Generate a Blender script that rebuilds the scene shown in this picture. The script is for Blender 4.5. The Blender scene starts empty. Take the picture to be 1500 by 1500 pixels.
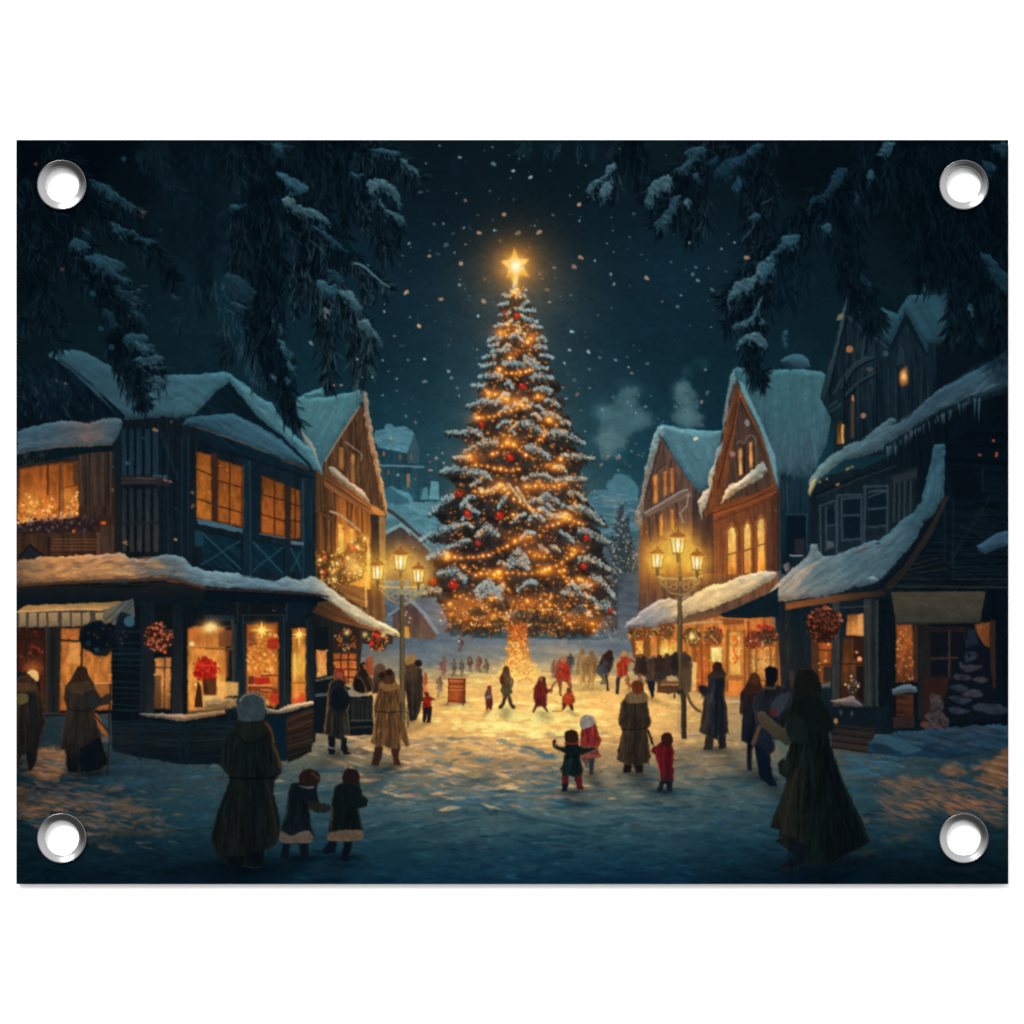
import math, random
import numpy as np

# ------------------------------------------------------------------ print canvas
OX, OY, W, H = 24, 205, 1453, 1090          # the poster's print, one cell = 1/1500 of the picture
SS = 1.0
rng = random.Random(11)
nrs = np.random.RandomState(5)
CV = np.zeros((H, W, 3), np.float32)
ID = np.zeros((H, W), np.int16)
PARTS = [None]                               # id -> dict(name, label, parent)
CUR = [0]
CROPS = {'A': (10, 190, 3.947), 'B': (370, 190, 3.947), 'C': (750, 190, 3.947), 'D': (1120, 190, 3.947),
         'E': (10, 500, 5.), 'F': (290, 520, 4.545), 'G': (600, 320, 5.), 'H': (600, 600, 4.545),
         'I': (880, 520, 4.6875), 'J': (1160, 400, 4.545), 'K': (1110, 680, 3.947), 'L': (10, 780, 4.6875),
         'M': (300, 790, 4.6875), 'N': (600, 860, 5.), 'O': (860, 820, 5.), 'P': (270, 980, 4.286),
         'Q': (780, 1000, 4.6875), 'R': (1060, 960, 4.412), 'U': (10, 1050, 4.6875), 'V': (1200, 1050, 5.),
         '': (0, 0, 1.)}

def T(k, s):
    ox, oy, f = CROPS[k]
    if isinstance(s, str):
        s = [tuple(float(q) for q in p.split(',')) for p in s.split()]
    return [(ox + p[0] / f, oy + p[1] / f) for p in s]

def part(name, label=None, parent=0):
    PARTS.append(dict(name=name, label=label, parent=parent))
    CUR[0] = len(PARTS) - 1
    return CUR[0]

def use(i): CUR[0] = i

_N = nrs.rand(256, 256).astype(np.float32)
def noise(u, v):
    u = np.asarray(u, np.float32); v = np.asarray(v, np.float32)
    iu = np.floor(u); iv = np.floor(v)
    fu = u - iu; fv = v - iv
    fu = fu * fu * (3 - 2 * fu); fv = fv * fv * (3 - 2 * fv)
    a = iu.astype(np.int32) & 255; b = iv.astype(np.int32) & 255
    a1 = (a + 1) & 255; b1 = (b + 1) & 255
    return (_N[b, a] * (1 - fu) + _N[b, a1] * fu) * (1 - fv) + (_N[b1, a] * (1 - fu) + _N[b1, a1] * fu) * fv
def fbm(u, v, o=3):
    s = 0; k = .5; t = 0
    for i in range(o):
        s = s + k * noise(u * 2 ** i + 17 * i, v * 2 ** i + 9 * i); t += k; k *= .5
    return s / t

def c3(c): return np.array(c, np.float32) / 255.
def dim(c, f):
    if callable(c): return lambda X, Y: c(X, Y) * f
    return tuple(q * f for q in c)
def lerp(a, b, t): return tuple(a[i] + (b[i] - a[i]) * t for i in range(3))
def jit(c, j): 
    d = rng.uniform(-j, j); return tuple(max(0, q + d + rng.uniform(-j, j) * .3) for q in c)

def grad(p0, p1, *cols):
    cs = [c3(c) for c in cols]; dx, dy = p1[0] - p0[0], p1[1] - p0[1]; L = dx * dx + dy * dy
    def f(X, Y):
        t = np.clip(((X - p0[0]) * dx + (Y - p0[1]) * dy) / L, 0, 1) * (len(cs) - 1)
        o = np.zeros(t.shape + (3,), np.float32)
        for i, c in enumerate(cs):
            w = np.clip(1 - np.abs(t - i), 0, 1)
            o += w[..., None] * c
        return o
    return f

def box(x0, y0, x1, y1):
    i0 = max(0, int(math.floor(x0 - OX))); i1 = min(W, int(math.ceil(x1 - OX)) + 1)
    j0 = max(0, int(math.floor(y0 - OY))); j1 = min(H, int(math.ceil(y1 - OY)) + 1)
    if i1 <= i0 or j1 <= j0: return None
    X = (np.arange(i0, i1, dtype=np.float32) + OX + .5)[None, :]
    Y = (np.arange(j0, j1, dtype=np.float32) + OY + .5)[:, None]
    return (slice(j0, j1), slice(i0, i1)), X, Y

def put(sl, cov, col, X, Y, a=1., tex=None, wid=True, mode='n'):
    if callable(col):
        XX = X + 0 * Y; YY = Y + 0 * X
        c = col(XX, YY)
    else: c = c3(col)
    if tex:
        ang, amp, ln, wd = tex; ca, sa = math.cos(math.radians(ang)), math.sin(math.radians(ang))
        u = (X * ca + Y * sa) / ln; v = (-X * sa + Y * ca) / wd
        m = 1 + amp * 2 * (fbm(u, v, 2) - .5)
        c = c * m[..., None]
    k = (cov * a)[..., None]
    R = CV[sl]
    if mode == 'n': R[...] = R * (1 - k) + c * k
    elif mode == 'add': R[...] = R + c * k
    elif mode == 'scr': R[...] = 1 - (1 - np.clip(R, 0, 1)) * (1 - c * k)
    elif mode == 'mul': R[...] = R * (1 - k + k * c)
    if wid and mode == 'n' and CUR[0]:
        ID[sl][(cov * a) > .5] = CUR[0]

def catmull(pts, n=5, closed=True):
    o = []; L = len(pts)
    rngi = range(L) if closed else range(L - 1)
    for i in rngi:
        if closed: p0, p1, p2, p3 = pts[i - 1], pts[i], pts[(i + 1) % L], pts[(i + 2) % L]
        else: p0, p1, p2, p3 = pts[max(i - 1, 0)], pts[i], pts[i + 1], pts[min(i + 2, L - 1)]
        for k in range(n):
            t = k / n
            o.append(tuple(.5 * (2 * p1[q] + (p2[q] - p0[q]) * t + (2 * p0[q] - 5 * p1[q] + 4 * p2[q] - p3[q]) * t * t
                                 + (3 * p1[q] - p0[q] - 3 * p2[q] + p3[q]) * t ** 3) for q in (0, 1)))
    if not closed: o.append(pts[-1])
    return o

LASTD = [None]
def cover(pts, X, Y, soft, er=0.):
    d2 = None; ins = None
    L = len(pts)
    for i in range(L):
        ax, ay = pts[i]; bx, by = pts[(i + 1) % L]
        ex, ey = bx - ax, by - ay; l2 = ex * ex + ey * ey
        if l2 < 1e-9: continue
        px, py = X - ax, Y - ay
        t = np.clip((px * ex + py * ey) / l2, 0, 1)
        q = (px - ex * t) ** 2 + (py - ey * t) ** 2
        d2 = q if d2 is None else np.minimum(d2, q)
        c = ((ay <= Y) != (by <= Y)) & ((ex * py - ey * px) * (1 if ey > 0 else -1) > 0)
        ins = c if ins is None else ins ^ c
    d = np.sqrt(d2); d = np.where(ins, -d, d)
    LASTD[0] = d
    return np.clip(.5 - (d + er) / soft, 0, 1)

def poly(k, s, col, a=1., soft=1.3, sm=False, wob=0., tex=None, wid=True, mode='n', wf=7., er=0.):
    pts = T(k, s)
    if sm: pts = catmull(pts, 4)
    xs = [p[0] for p in pts]; ys = [p[1] for p in pts]; m = soft + wob + 1
    b = box(min(xs) - m, min(ys) - m, max(xs) + m, max(ys) + m)
    if not b: return
    sl, X, Y = b
    if wob:
        X2 = X + wob * 2 * (noise(X / wf + 3, Y / wf) - .5) + wob * (noise(X / 2.3, Y / 2.3 + 40) - .5)
        Y2 = Y + wob * 2 * (noise(X / wf, Y / wf + 31) - .5) + wob * (noise(X / 2.3 + 9, Y / 2.3) - .5)
    else: X2, Y2 = X, Y
    cv = cover(pts, X2 + 0 * Y2, Y2 + 0 * X2, soft, er)
    nm = PARTS[CUR[0]]['name'] if CUR[0] else ''
    bul = (0, 0)
    if wid and mode == 'n':
        if nm in ('printed_roof_snow', 'printed_snow_sill'): bul = (10., .26); tex = (tex[0], tex[1] * .7, tex[2], tex[3] * 1.4) if tex else None
        elif nm == 'printed_bough_snow': bul = (5., .3)
    if bul[0] and cv.shape[0] > 2 and cv.shape[1] > 2:
        h = np.clip(-LASTD[0] / bul[0], 0, 1); h = bul[0] * (1 - (1 - h) ** 2) / 2
        gy_ = np.gradient(h, axis=0)
        base = col
        XX = X + 0 * Y; YY = Y + 0 * X
        c = (base(XX, YY) if callable(base) else np.broadcast_to(c3(base), cv.shape + (3,)).copy()) * (1 + bul[1] * 1.3 * gy_)[..., None]
        fin = c
        put(sl, cv, (lambda A, B: fin), X, Y, a, tex, wid, mode)
    else: put(sl, cv, col, X, Y, a, tex, wid, mode)

def rect(k, x0, y0, x1, y1, col, **kw): poly(k, [(x0, y0), (x1, y0), (x1, y1), (x0, y1)], col, **kw)

def stroke(x0, y0, x1, y1, w0, w1, col, a=1., wid=False, soft=1.2, mode='n'):
    w = max(w0, w1) / 2 + soft
    b = box(min(x0, x1) - w, min(y0, y1) - w, max(x0, x1) + w, max(y0, y1) + w)
    if not b: return
    sl, X, Y = b
    ex, ey = x1 - x0, y1 - y0; l2 = ex * ex + ey * ey + 1e-6
    px, py = X - x0, Y - y0
    t = np.clip((px * ex + py * ey) / l2, 0, 1)
    d = np.sqrt((px - ex * t) ** 2 + (py - ey * t) ** 2) - (w0 + (w1 - w0) * t) / 2
    k = np.clip(.5 - d / soft, 0, 1)
    mw = max(w0, w1)
    put(sl, k, col, X, Y, a, None, wid, mode)

def leaf(x0, y0, x1, y1, w, col, a=1., wid=False):
    """brush dab: widest in the middle, pointed at both ends"""
    m = w / 2 + 1.2
    b = box(min(x0, x1) - m, min(y0, y1) - m, max(x0, x1) + m, max(y0, y1) + m)
    if not b: return
    sl, X, Y = b
    ex, ey = x1 - x0, y1 - y0; l2 = ex * ex + ey * ey + 1e-6
    px, py = X - x0, Y - y0
    t = np.clip((px * ex + py * ey) / l2, 0, 1)
    d = np.sqrt((px - ex * t) ** 2 + (py - ey * t) ** 2) - w * 2 * t * (1 - t)
    put(sl, np.clip(.5 - d / 1.1, 0, 1), col, X, Y, a, None, wid)

def line(k, s, w, col, a=1., wid=False, sm=False, soft=1.2, w1=None):
    pts = T(k, s)
    if sm: pts = catmull(pts, 4, False)
    n = len(pts) - 1
    for i in range(n):
        wa = w if w1 is None else w + (w1 - w) * i / n
        wb = w if w1 is None else w + (w1 - w) * (i + 1) / n
        stroke(*pts[i], *pts[i + 1], wa, wb, col, a, wid, soft)

def dot(x, y, r, col, a=1., wid=False, soft=1.2, ry=None):
    ry = ry or r
    b = box(x - r - soft, y - ry - soft, x + r + soft, y + ry + soft)
    if not b: return
    sl, X, Y = b
    d = (np.sqrt(((X - x) / r) ** 2 + ((Y - y) / ry) ** 2) - 1) * min(r, ry)
    put(sl, np.clip(.5 - d / soft, 0, 1), col, X, Y, a, None, wid)

def glow(x, y, rx, ry, col, a=1., mode='scr', p=1.):
    b = box(x - rx * 2.6, y - ry * 2.6, x + rx * 2.6, y + ry * 2.6)
    if not b: return
    sl, X, Y = b
    q = ((X - x) / rx) ** 2 + ((Y - y) / ry) ** 2
    e = np.clip(np.exp(-q ** p) - .0012, 0, 1)
    put(sl, e, col, X, Y, a, None, False, mode)

def inside(pts, x, y):
    r = False; L = len(pts)
    for i in range(L):
        ax, ay = pts[i]; bx, by = pts[(i + 1) % L]
        if (ay > y) != (by > y) and x < (bx - ax) * (y - ay) / (by - ay) + ax: r = not r
    return r

def brush(k, s, n, L, Wd, ang, cols, a=.6, dj=12, cj=6, lf=True, clip=True):
    """n brush dabs inside a polygon"""
    pts = T(k, s); xs = [p[0] for p in pts]; ys = [p[1] for p in pts]
    c = 0; tries = 0
    while c < n and tries < n * 12:
        tries += 1
        x = rng.uniform(min(xs), max(xs)); y = rng.uniform(min(ys), max(ys))
        if not inside(pts, x, y): continue
        A = math.radians((ang(x, y) if callable(ang) else ang) + rng.gauss(0, dj))
        l = L * rng.uniform(.5, 1.3) / 2; dx, dy = math.cos(A) * l, math.sin(A) * l
        if clip and not (inside(pts, x + dx, y + dy) and inside(pts, x - dx, y - dy)):
            if rng.random() < .85: continue
        col = cols(x, y) if callable(cols) else rng.choice(cols)
        (leaf if lf else (lambda *q: stroke(q[0], q[1], q[2], q[3], q[4], q[4] * .6, q[5], q[6])))(
            x - dx, y - dy, x + dx, y + dy, Wd * rng.uniform(.5, 1.3), jit(col, cj), a * rng.uniform(.5, 1.))
        c += 1
# ------------------------------------------------------------------ sky
def paint_back():
    part('printed_sky', 'printed dark teal night sky with falling snow')
    sl, X, Y = box(0, 0, 1500, 1500)
    XX = X + 0 * Y; YY = Y + 0 * X
    g = grad((0, 205), (0, 760), (10, 23, 30), (11, 26, 34), (13, 32, 41), (14, 38, 48), (17, 50, 62), (27, 68, 80))(XX, YY)
    vx = np.clip(1 - (np.abs(XX - 750) / 760) ** 2.2 * .45, 0, 1)
    g = g * vx[..., None]
    n = fbm(XX / 90, YY / 60, 4)
    g = g * (1 + .35 * (n - .5))[..., None]
    CV[...] = g; ID[...] = CUR[0]
    glow(1000, 400, 170, 90, (12, 34, 52), .22)
    glow(470, 370, 160, 120, (12, 28, 44), .25)
    glow(757, 480, 95, 120, (60, 60, 60), .32)
    glow(760, 640, 170, 150, (40, 60, 66), .34)
    glow(770, 430, 90, 60, (70, 48, 28), .28)
    brush('', '24,205 1477,205 1477,620 24,620', 260, 60, 26, 90, lambda x, y: (16, 42, 52) if y > 380 else (12, 30, 40), .12, 60, 4, True, False)
    # chimney smoke
    sm = part('printed_smoke', 'pale chimney smoke drifting over the right rooftops')
    def puff(k, pts, r, col, a):
        for (x, y) in T(k, pts):
            for _ in range(9):
                glow(x + rng.gauss(0, r * .4), y + rng.gauss(0, r * .35), r * rng.uniform(.35, .7), r * rng.uniform(.3, .6), col, a * rng.uniform(.4, 1))
    puff('I', '200,230 160,340 230,440 120,560 60,640 20,420 60,520 150,480 280,440 10,600', 19, (70, 104, 112), .13)
    puff('I', '560,220 590,300 600,390 560,420 640,440 590,470 540,260', 15, (76, 104, 110), .15)
    puff('I', '590,120 700,60', 12, (40, 70, 80), .10)
    puff('G', '1440,1420', 18, (70, 104, 112), .10)
    poly('I', '130,260 200,210 250,260 240,330 330,400 320,480 190,560 200,600 120,640 60,700 0,700 0,400 60,340', (66, 98, 104), .6, 7, True, 5)
    poly('I', '500,250 560,170 640,240 660,340 650,380 700,430 690,490 520,480 490,420 520,330', (72, 100, 106), .62, 6, True, 4)
    poly('I', '0,540 60,520 190,590 180,620 100,650 90,700 0,700', (86, 118, 122), .35, 6, True, 4)
    poly('H', '1330,540 1340,470 1400,420 1470,450 1500,520 1500,560', (60, 100, 112), .6, 5, True, 3)

def paint_far():
    # far village left of the tree
    f1 = part('printed_house', 'small distant snow roofed house left of the tree')
    poly('F', '1180,640 1470,640 1480,740 1500,960 1230,960 1200,760', grad((0, 650), (0, 730), (26, 52, 64), (34, 74, 86)), tex=(90, .25, 30, 5))
    poly('F', '1180,500 1240,490 1250,460 1290,455 1310,485 1370,470 1430,500 1440,540 1390,650 1200,620 1170,560', (70, 116, 130), sm=False, wob=1.2, tex=(10, .15, 20, 4))
    poly('F', '1390,650 1440,520 1475,650 1470,720 1400,720', (46, 74, 84), wob=.6)
    line('F', '1210,735 1500,745', 3, (92, 134, 146), .8)
    for x, y, w, h, c in ((1238, 660, 3, 7, (150, 96, 66)), (1345, 680, 3, 7, (120, 80, 66)), (1270, 780, 3, 7, (130, 84, 56)), (1400, 835, 5, 20, (140, 110, 84)), (1420, 680, 3, 9, (110, 90, 84))):
        px, py = T('F', [(x, y)])[0]; rect('', px - w / 2, py - h / 2, px + w / 2, py + h / 2, c, a=.9)
    brush('F', '1180,500 1430,500 1440,540 1390,650 1200,620', 60, 12, 3, 15, [(92, 140, 150), (58, 100, 116)], .5)
    s1 = part('printed_hillside', 'snowy teal hillside and roofs behind the left lamp')
    poly('', '548,720 575,712 600,722 606,735 640,735 690,730 690,960 548,960', grad((0, 720), (0, 900), (72, 122, 134), (66, 104, 116), (84, 108, 116)), wob=2, tex=(15, .16, 40, 8))
    poly('H', '70,600 90,520 120,520 125,600', (70, 122, 134), wid=False)
    poly('H', '130,600 140,480 190,478 200,600', (82, 136, 146), wid=False)
    poly('F', '1240,880 1290,885 1400,960 1410,1000 1300,1000 1250,970', (50, 92, 106), wob=1)
    brush('', '565,735 690,740 690,850 640,850 600,790', 170, 26, 5, 18, [(96, 150, 158), (60, 108, 122), (78, 128, 140)], .5)
    h2 = part('printed_house', 'brown wooden far house behind the left street lamp')
    poly('F', '1250,1200 1350,1140 1500,1270 1500,1500 1250,1500', grad((0, 780), (0, 850), (52, 50, 54), (70, 62, 58)), tex=(90, .2, 40, 5))
    line('F', '1250,1180 1350,1130 1500,1250', 5, (112, 146, 152), .9)
    line('F', '1240,1010 1360,1100 1500,1225', 5, (48, 46, 52), .9)
    poly('H', '0,810 120,930 180,1040 180,1160 0,1200', grad((0, 780), (0, 860), (50, 48, 54), (90, 70, 52)), tex=(40, .2, 40, 6))
    line('H', '0,800 130,930', 4, (104, 130, 134), .8)
    h3 = part('printed_house', 'low brown cottage with snowy roof below the left lamp')
    poly('', '545,872 660,872 665,960 545,960', grad((0, 870), (0, 950), (72, 90, 104), (88, 102, 112)), tex=(10, .2, 20, 5))
    poly('N', '0,100 20,110 190,330 190,470 0,470', grad((600, 880), (640, 950), (84, 64, 58), (100, 78, 66)), tex=(60, .2, 60, 4))
    line('N', '10,95 110,200 200,330', 6, (120, 130, 136), .9)
    poly('M', '1290,520 1410,430 1500,520 1500,700 1290,700', grad((0, 890), (0, 935), (66, 56, 56), (96, 74, 58)), tex=(90, .25, 30, 3))
    line('M', '1260,520 1410,425 1500,500', 4, (110, 128, 136), .9)
    for x, y in T('M', '1385,500 1410,540 1400,570 1380,520'): dot(x, y, 1.6, (220, 170, 110), .8)
    poly('M', '1365,600 1400,600 1420,760 1370,760', (216, 152, 60), .9, 2, wob=1)
    poly('M', '1365,780 1450,775 1460,830 1380,840', (216, 170, 110), .8, 2, wob=1)
    # right far hill
    s2 = part('printed_hillside', 'snowy teal hillside between the tree and the right houses')
    poly('I', '-90,960 -40,930 60,925 250,930 280,1180 320,1500 -150,1500', grad((0, 720), (0, 860), (58, 104, 120), (52, 84, 96), (64, 76, 80)), wob=2, tex=(12, .16, 40, 8))
    poly('I', '60,930 60,860 120,810 180,830 230,880 250,940', (66, 114, 126), .8, 3, True, 2, wid=False)
    brush('', '858,722 940,720 945,800 870,800', 130, 24, 4, 8, [(84, 134, 146), (46, 88, 104), (110, 130, 130)], .5)
    poly('', '860,800 950,800 960,935 860,935', grad((0, 800), (0, 930), (60, 78, 88), (70, 74, 76), (84, 98, 108)), .75, 6, wid=False)
    brush('', '865,790 950,790 950,930 865,930', 120, 16, 4, 20, [(100, 116, 124), (52, 66, 78), (120, 120, 112)], .35)

# ------------------------------------------------------------------ ground
def ground_col(x, y):
    """sRGB of the snow at a place in the print"""
    d = math.sqrt(((x - 770) / 285.) ** 2 + ((y - 1035) / 74.) ** 2)
    lit = math.exp(-d ** 2.6 * .9)
    if y > 1035: lit2 = math.exp(-(((x - 740) / 330.) ** 2 + ((y - 1035) / 150.) ** 2) ** 1.1)
    else: lit2 = math.exp(-(((x - 790) / 350.) ** 2 + ((y - 1035) / 62.) ** 2) ** 1.3)
    t = min(1, max(0, (y - 940) / 350.))
    base = lerp((88, 108, 120), (72, 104, 118), min(1, t * 3))
    if t > .33: base = lerp((68, 104, 120), (36, 78, 96), min(1, (t - .33) / .27))
    if t > .6: base = lerp((36, 78, 96), (14, 46, 64), min(1, (t - .6) / .35))
    e = abs(x - 760) / 720.
    base = tuple(q * (1 - .38 * e ** 1.6) for q in base)
    return base, lit, lit2

def paint_ground():
    part('printed_snow_ground', 'printed snowy square, golden under the tree and blue in front')
    sl, X, Y = box(24, 925, 1477, 1296)
    XX = X + 0 * Y; YY = Y + 0 * X
    wx = XX + 26 * (fbm(XX / 60, YY / 14) - .5) * 2; wy = YY + 20 * (fbm(XX / 70 + 50, YY / 12) - .5) * 2
    cols = np.zeros(XX.shape + (3,), np.float32)
    t = np.clip((wy - 930) / 365, 0, 1)
    stops = [(0, (82, 102, 120)), (.10, (96, 110, 120)), (.3, (66, 96, 108)), (.5, (48, 82, 96)), (.68, (46, 82, 96)), (.85, (26, 60, 74)), (1, (12, 42, 60))]
    for c in range(3): cols[..., c] = np.interp(t, [s[0] for s in stops], [s[1][c] / 255. for s in stops])
    e = 1 - .50 * (np.abs(XX - 800) / 720) ** 1.5
    cols *= e[..., None]
    q2 = ((wx - 790) / 400.) ** 2 + (np.where(wy > 1030, (wy - 1030) / 125., (wy - 1030) / 47.)) ** 2
    l2 = np.exp(-q2 ** 1.2)[..., None]
    cols = cols * (1 - l2 * .95) + c3((222, 154, 86)) * l2 * .95
    q1 = ((wx - 780) / 270.) ** 2 + ((wy - 1036) / 62.) ** 2
    l1 = np.exp(-q1 ** 1.5)[..., None]
    cols = cols * (1 - l1) + c3((249, 194, 106)) * l1
    cols *= (1 + .22 * (fbm(XX / 40, YY / 7, 3) - .5))[..., None]
    m = np.clip((YY - 934 - 5 * (fbm(XX / 30, YY / 9) - .5)) / 3., 0, 1)
    CV[sl] = CV[sl] * (1 - m[..., None]) + cols * m[..., None]
    ID[sl][m > .5] = CUR[0]
    # brush work
    def gc(x, y):
        i = int(min(W - 1, max(0, x - OX))); j = int(min(H - 1, max(0, y - OY + rng.gauss(0, 9))))
        return tuple(CV[j, i] * 255)
    def ang(x, y): return (x - 760) * .012 + 14 * math.sin(x / 70. + y / 23.)
    brush('', '24,960 1477,960 1477,1294 24,1294', 2600, 42, 5.5, ang, gc, .55, 9, 9, True, False)
    # golden ripples
    for _ in range(520):
        x = rng.gauss(770, 150); y = rng.uniform(985, 1095)
        if y > 1060 and rng.random() < .5: continue
        l = rng.uniform(8, 34)
        dd = ((x - 775) / 260) ** 2 + ((y - 1035) / 62) ** 2
        c = rng.choice([(254, 232, 142), (250, 206, 118), (242, 180, 104), (214, 158, 96)]) if dd < 1 else rng.choice([(226, 176, 118), (186, 142, 104), (120, 122, 116)])
        leaf(x - l / 2, y, x + l / 2, y + rng.uniform(-3, 3), rng.uniform(2, 5), c, rng.uniform(.25, .75))
    for _ in range(150):
        x = rng.gauss(775, 50); y = rng.gauss(1058, 15); l = rng.uniform(12, 40)
        leaf(x - l / 2, y, x + l / 2, y + rng.uniform(-2, 2), rng.uniform(3, 7), (254, 232, 140), rng.uniform(.4, .8))
    # transition strokes of peach over blue
    for _ in range(420):
        y = rng.uniform(1075, 1185); sp = 330 - (y - 1075) * 1.1
        x = rng.gauss(700, sp * .42); l = rng.uniform(10, 42)
        if rng.random() < (y - 1060) / 170.: 
            c = rng.choice([(64, 98, 114), (78, 106, 116), (48, 86, 104)])
        else: c = rng.choice([(214, 162, 110), (190, 146, 108), (236, 188, 120), (150, 128, 108)])
        s = rng.uniform(-.25, .35)
        leaf(x - l / 2, y - s * l / 2, x + l / 2, y + s * l / 2, rng.uniform(2.5, 7), c, rng.uniform(.25, .7))
    # dark blue hollows
    for _ in range(380):
        y = rng.uniform(1120, 1290); x = rng.uniform(30, 1470); l = rng.uniform(20, 80)
        c = lerp((30, 68, 86), (10, 36, 52), (y - 1120) / 170)
        s = rng.uniform(-.2, .25)
        leaf(x - l / 2, y - s * l / 2, x + l / 2, y + s * l / 2, rng.uniform(3, 8), jit(c, 8), rng.uniform(.2, .5))
    for _ in range(1500):
        y = rng.uniform(1085, 1292); x = rng.uniform(26, 1474); l = rng.uniform(7, 30) * (.6 + (y - 1085) / 300)
        i = int(min(W - 1, max(0, x - OX))); j = int(y - OY); b_ = tuple(CV[j, i] * 255); s = rng.gauss(.02, .16) + (x - 760) * .0002
        c = dim(b_, rng.choice((.72, .82, 1.16, 1.3)))
        leaf(x - l / 2, y - s * l / 2, x + l / 2, y + s * l / 2, rng.uniform(1.6, 4.5), c, rng.uniform(.35, .75))
    # darker vignette bottom corners
    glow(1370, 1285, 150, 45, (90, 96, 100), .55, 'mul'); glow(300, 1285, 130, 40, (90, 100, 110), .5, 'mul')
    glow(1150, 1290, 170, 34, (110, 120, 128), .5, 'mul')
    # warm light left
    for k, s, a in (('U', '100,230 380,220 400,300 385,400 340,440 240,430 180,350 200,300', .9), ('U', '70,490 180,500 330,550 430,590 420,610 330,600 200,570 70,560', .7),
                    ('U', '640,590 780,560 860,570 850,590 980,630 960,665 860,660 860,690 790,670 660,610', .55), ('U', '660,500 800,455 780,500 680,510', .45),
                    ('U', '420,600 640,595 690,610 560,615', .45), ('U', '510,690 620,700 800,770 900,700 1060,690 1080,730 960,730 820,790 960,780 1150,785 1100,800 820,810 640,820 560,790 700,790', .45),
                    ('U', '560,840 680,860 800,925 740,925 620,880', .35), ('U', '70,580 200,600 300,640 220,680 70,690', .6), ('U', '500,740 650,700 640,760 540,770', .2)):
        poly(k, s, jit((168, 100, 56), 6), a * .62, 9, True, 4, wid=False, tex=(8, .5, 20, 3))
    glow(85, 1118, 34, 16, (180, 100, 40), .45)
    brush('U', '70,240 400,240 700,560 980,640 560,860 70,740', 420, 26, 3.6, 8, [(170, 104, 60), (132, 88, 60), (84, 76, 70), (50, 64, 72), (30, 54, 68), (36, 62, 76)], .5, 9)
    for _ in range(60):
        x, y = T('U', [(rng.uniform(300, 1200), rng.uniform(480, 900))])[0]; l = rng.uniform(8, 30)
        leaf(x, y, x + l, y + l * rng.uniform(-.1, .35), 3, rng.choice([(110, 84, 66), (76, 76, 74)]), .45)
    # warm light right
    for k, s, a in (('V', '1385,240 1385,500 1300,520 1200,500 1130,460 1190,420 1240,400 1200,380 1130,370 1200,330 1300,300', .9), ('V', '870,410 940,350 1000,340 1070,400 1060,430 960,430', .8),
                    ('V', '460,510 560,500 800,570 900,600 780,580 640,560', .6), ('V', '590,460 680,445 840,500 780,510', .5), ('V', '840,540 960,560 1100,590 1200,640 1380,720 1300,730 1120,670 1000,650', .65),
                    ('V', '820,660 920,670 1020,710 960,715', .6), ('V', '1200,720 1380,780 1280,800', .5), ('V', '300,740 360,760 340,775', .8), ('V', '400,560 600,600 700,690 560,640', .3), ('V', '470,900 620,860 740,880 560,905', .35),
                    ('V', '1180,620 1385,620 1385,650 1300,650', .4), ('V', '250,990 440,985 440,1005 300,1010', .25), ('V', '420,720 600,740 820,820 560,800', .25)):
        poly(k, s, jit((162, 98, 58), 6), a * .62, 9, True, 4, wid=False, tex=(18, .5, 24, 3))
    brush('V', '380,440 700,430 1385,500 1385,760 900,740 420,780', 460, 30, 3.6, 17, [(160, 98, 58), (120, 82, 60), (74, 72, 70), (50, 64, 70), (30, 52, 64)], .5, 9)
    brush('V', '100,260 700,300 600,440 200,420', 60, 34, 5, 10, [(50, 88, 106), (30, 62, 80), (66, 98, 112)], .5)
NV = (12, 30, 42); DK = (7, 18, 27)
def snowtex(k, s, n, L, w, ang, cols, a=.4, dj=7): brush(k, s, n, L, w, ang, cols, a * .6, dj, 5)

DW = [.92]
def window(k, s, cols, label=None, parent=0, bars=(), bw=2, bc=(60, 34, 20), detail=0, dcols=None):
    """lit window; bars = list of line strings"""
    keep = CUR[0]
    part('printed_window', label, parent)
    pts = T(k, s); ys = [p[1] for p in pts]
    cols = [dim(c, DW[0]) for c in cols]; ew = min(1.6, (max(p[0] for p in pts) - min(p[0] for p in pts)) * .05)
    poly(k, s, grad((0, min(ys)), (0, max(ys)), *[dim(c, .55) for c in cols]), tex=(90, .18, 14, 5))
    poly(k, s, grad((0, min(ys)), (0, max(ys)), *cols), tex=(90, .22, 14, 5), er=ew, soft=1.3 + ew * 1.6)
    if detail:
        dc = dcols or [(255, 214, 120), (230, 120, 50), (120, 54, 26), (250, 180, 90)]
        for _ in range(detail):
            for _t in range(20):
                x = rng.uniform(min(p[0] for p in pts), max(p[0] for p in pts)); y = rng.uniform(min(ys), max(ys))
                if inside(pts, x, y): break
            else: continue
            dot(x, y, rng.uniform(.8, 2.4), rng.choice(dc), rng.uniform(.3, .8), False, 1.4, rng.uniform(.8, 2.2))
    for b in bars: line(k, b, bw, bc, .9)
    use(keep)

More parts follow.
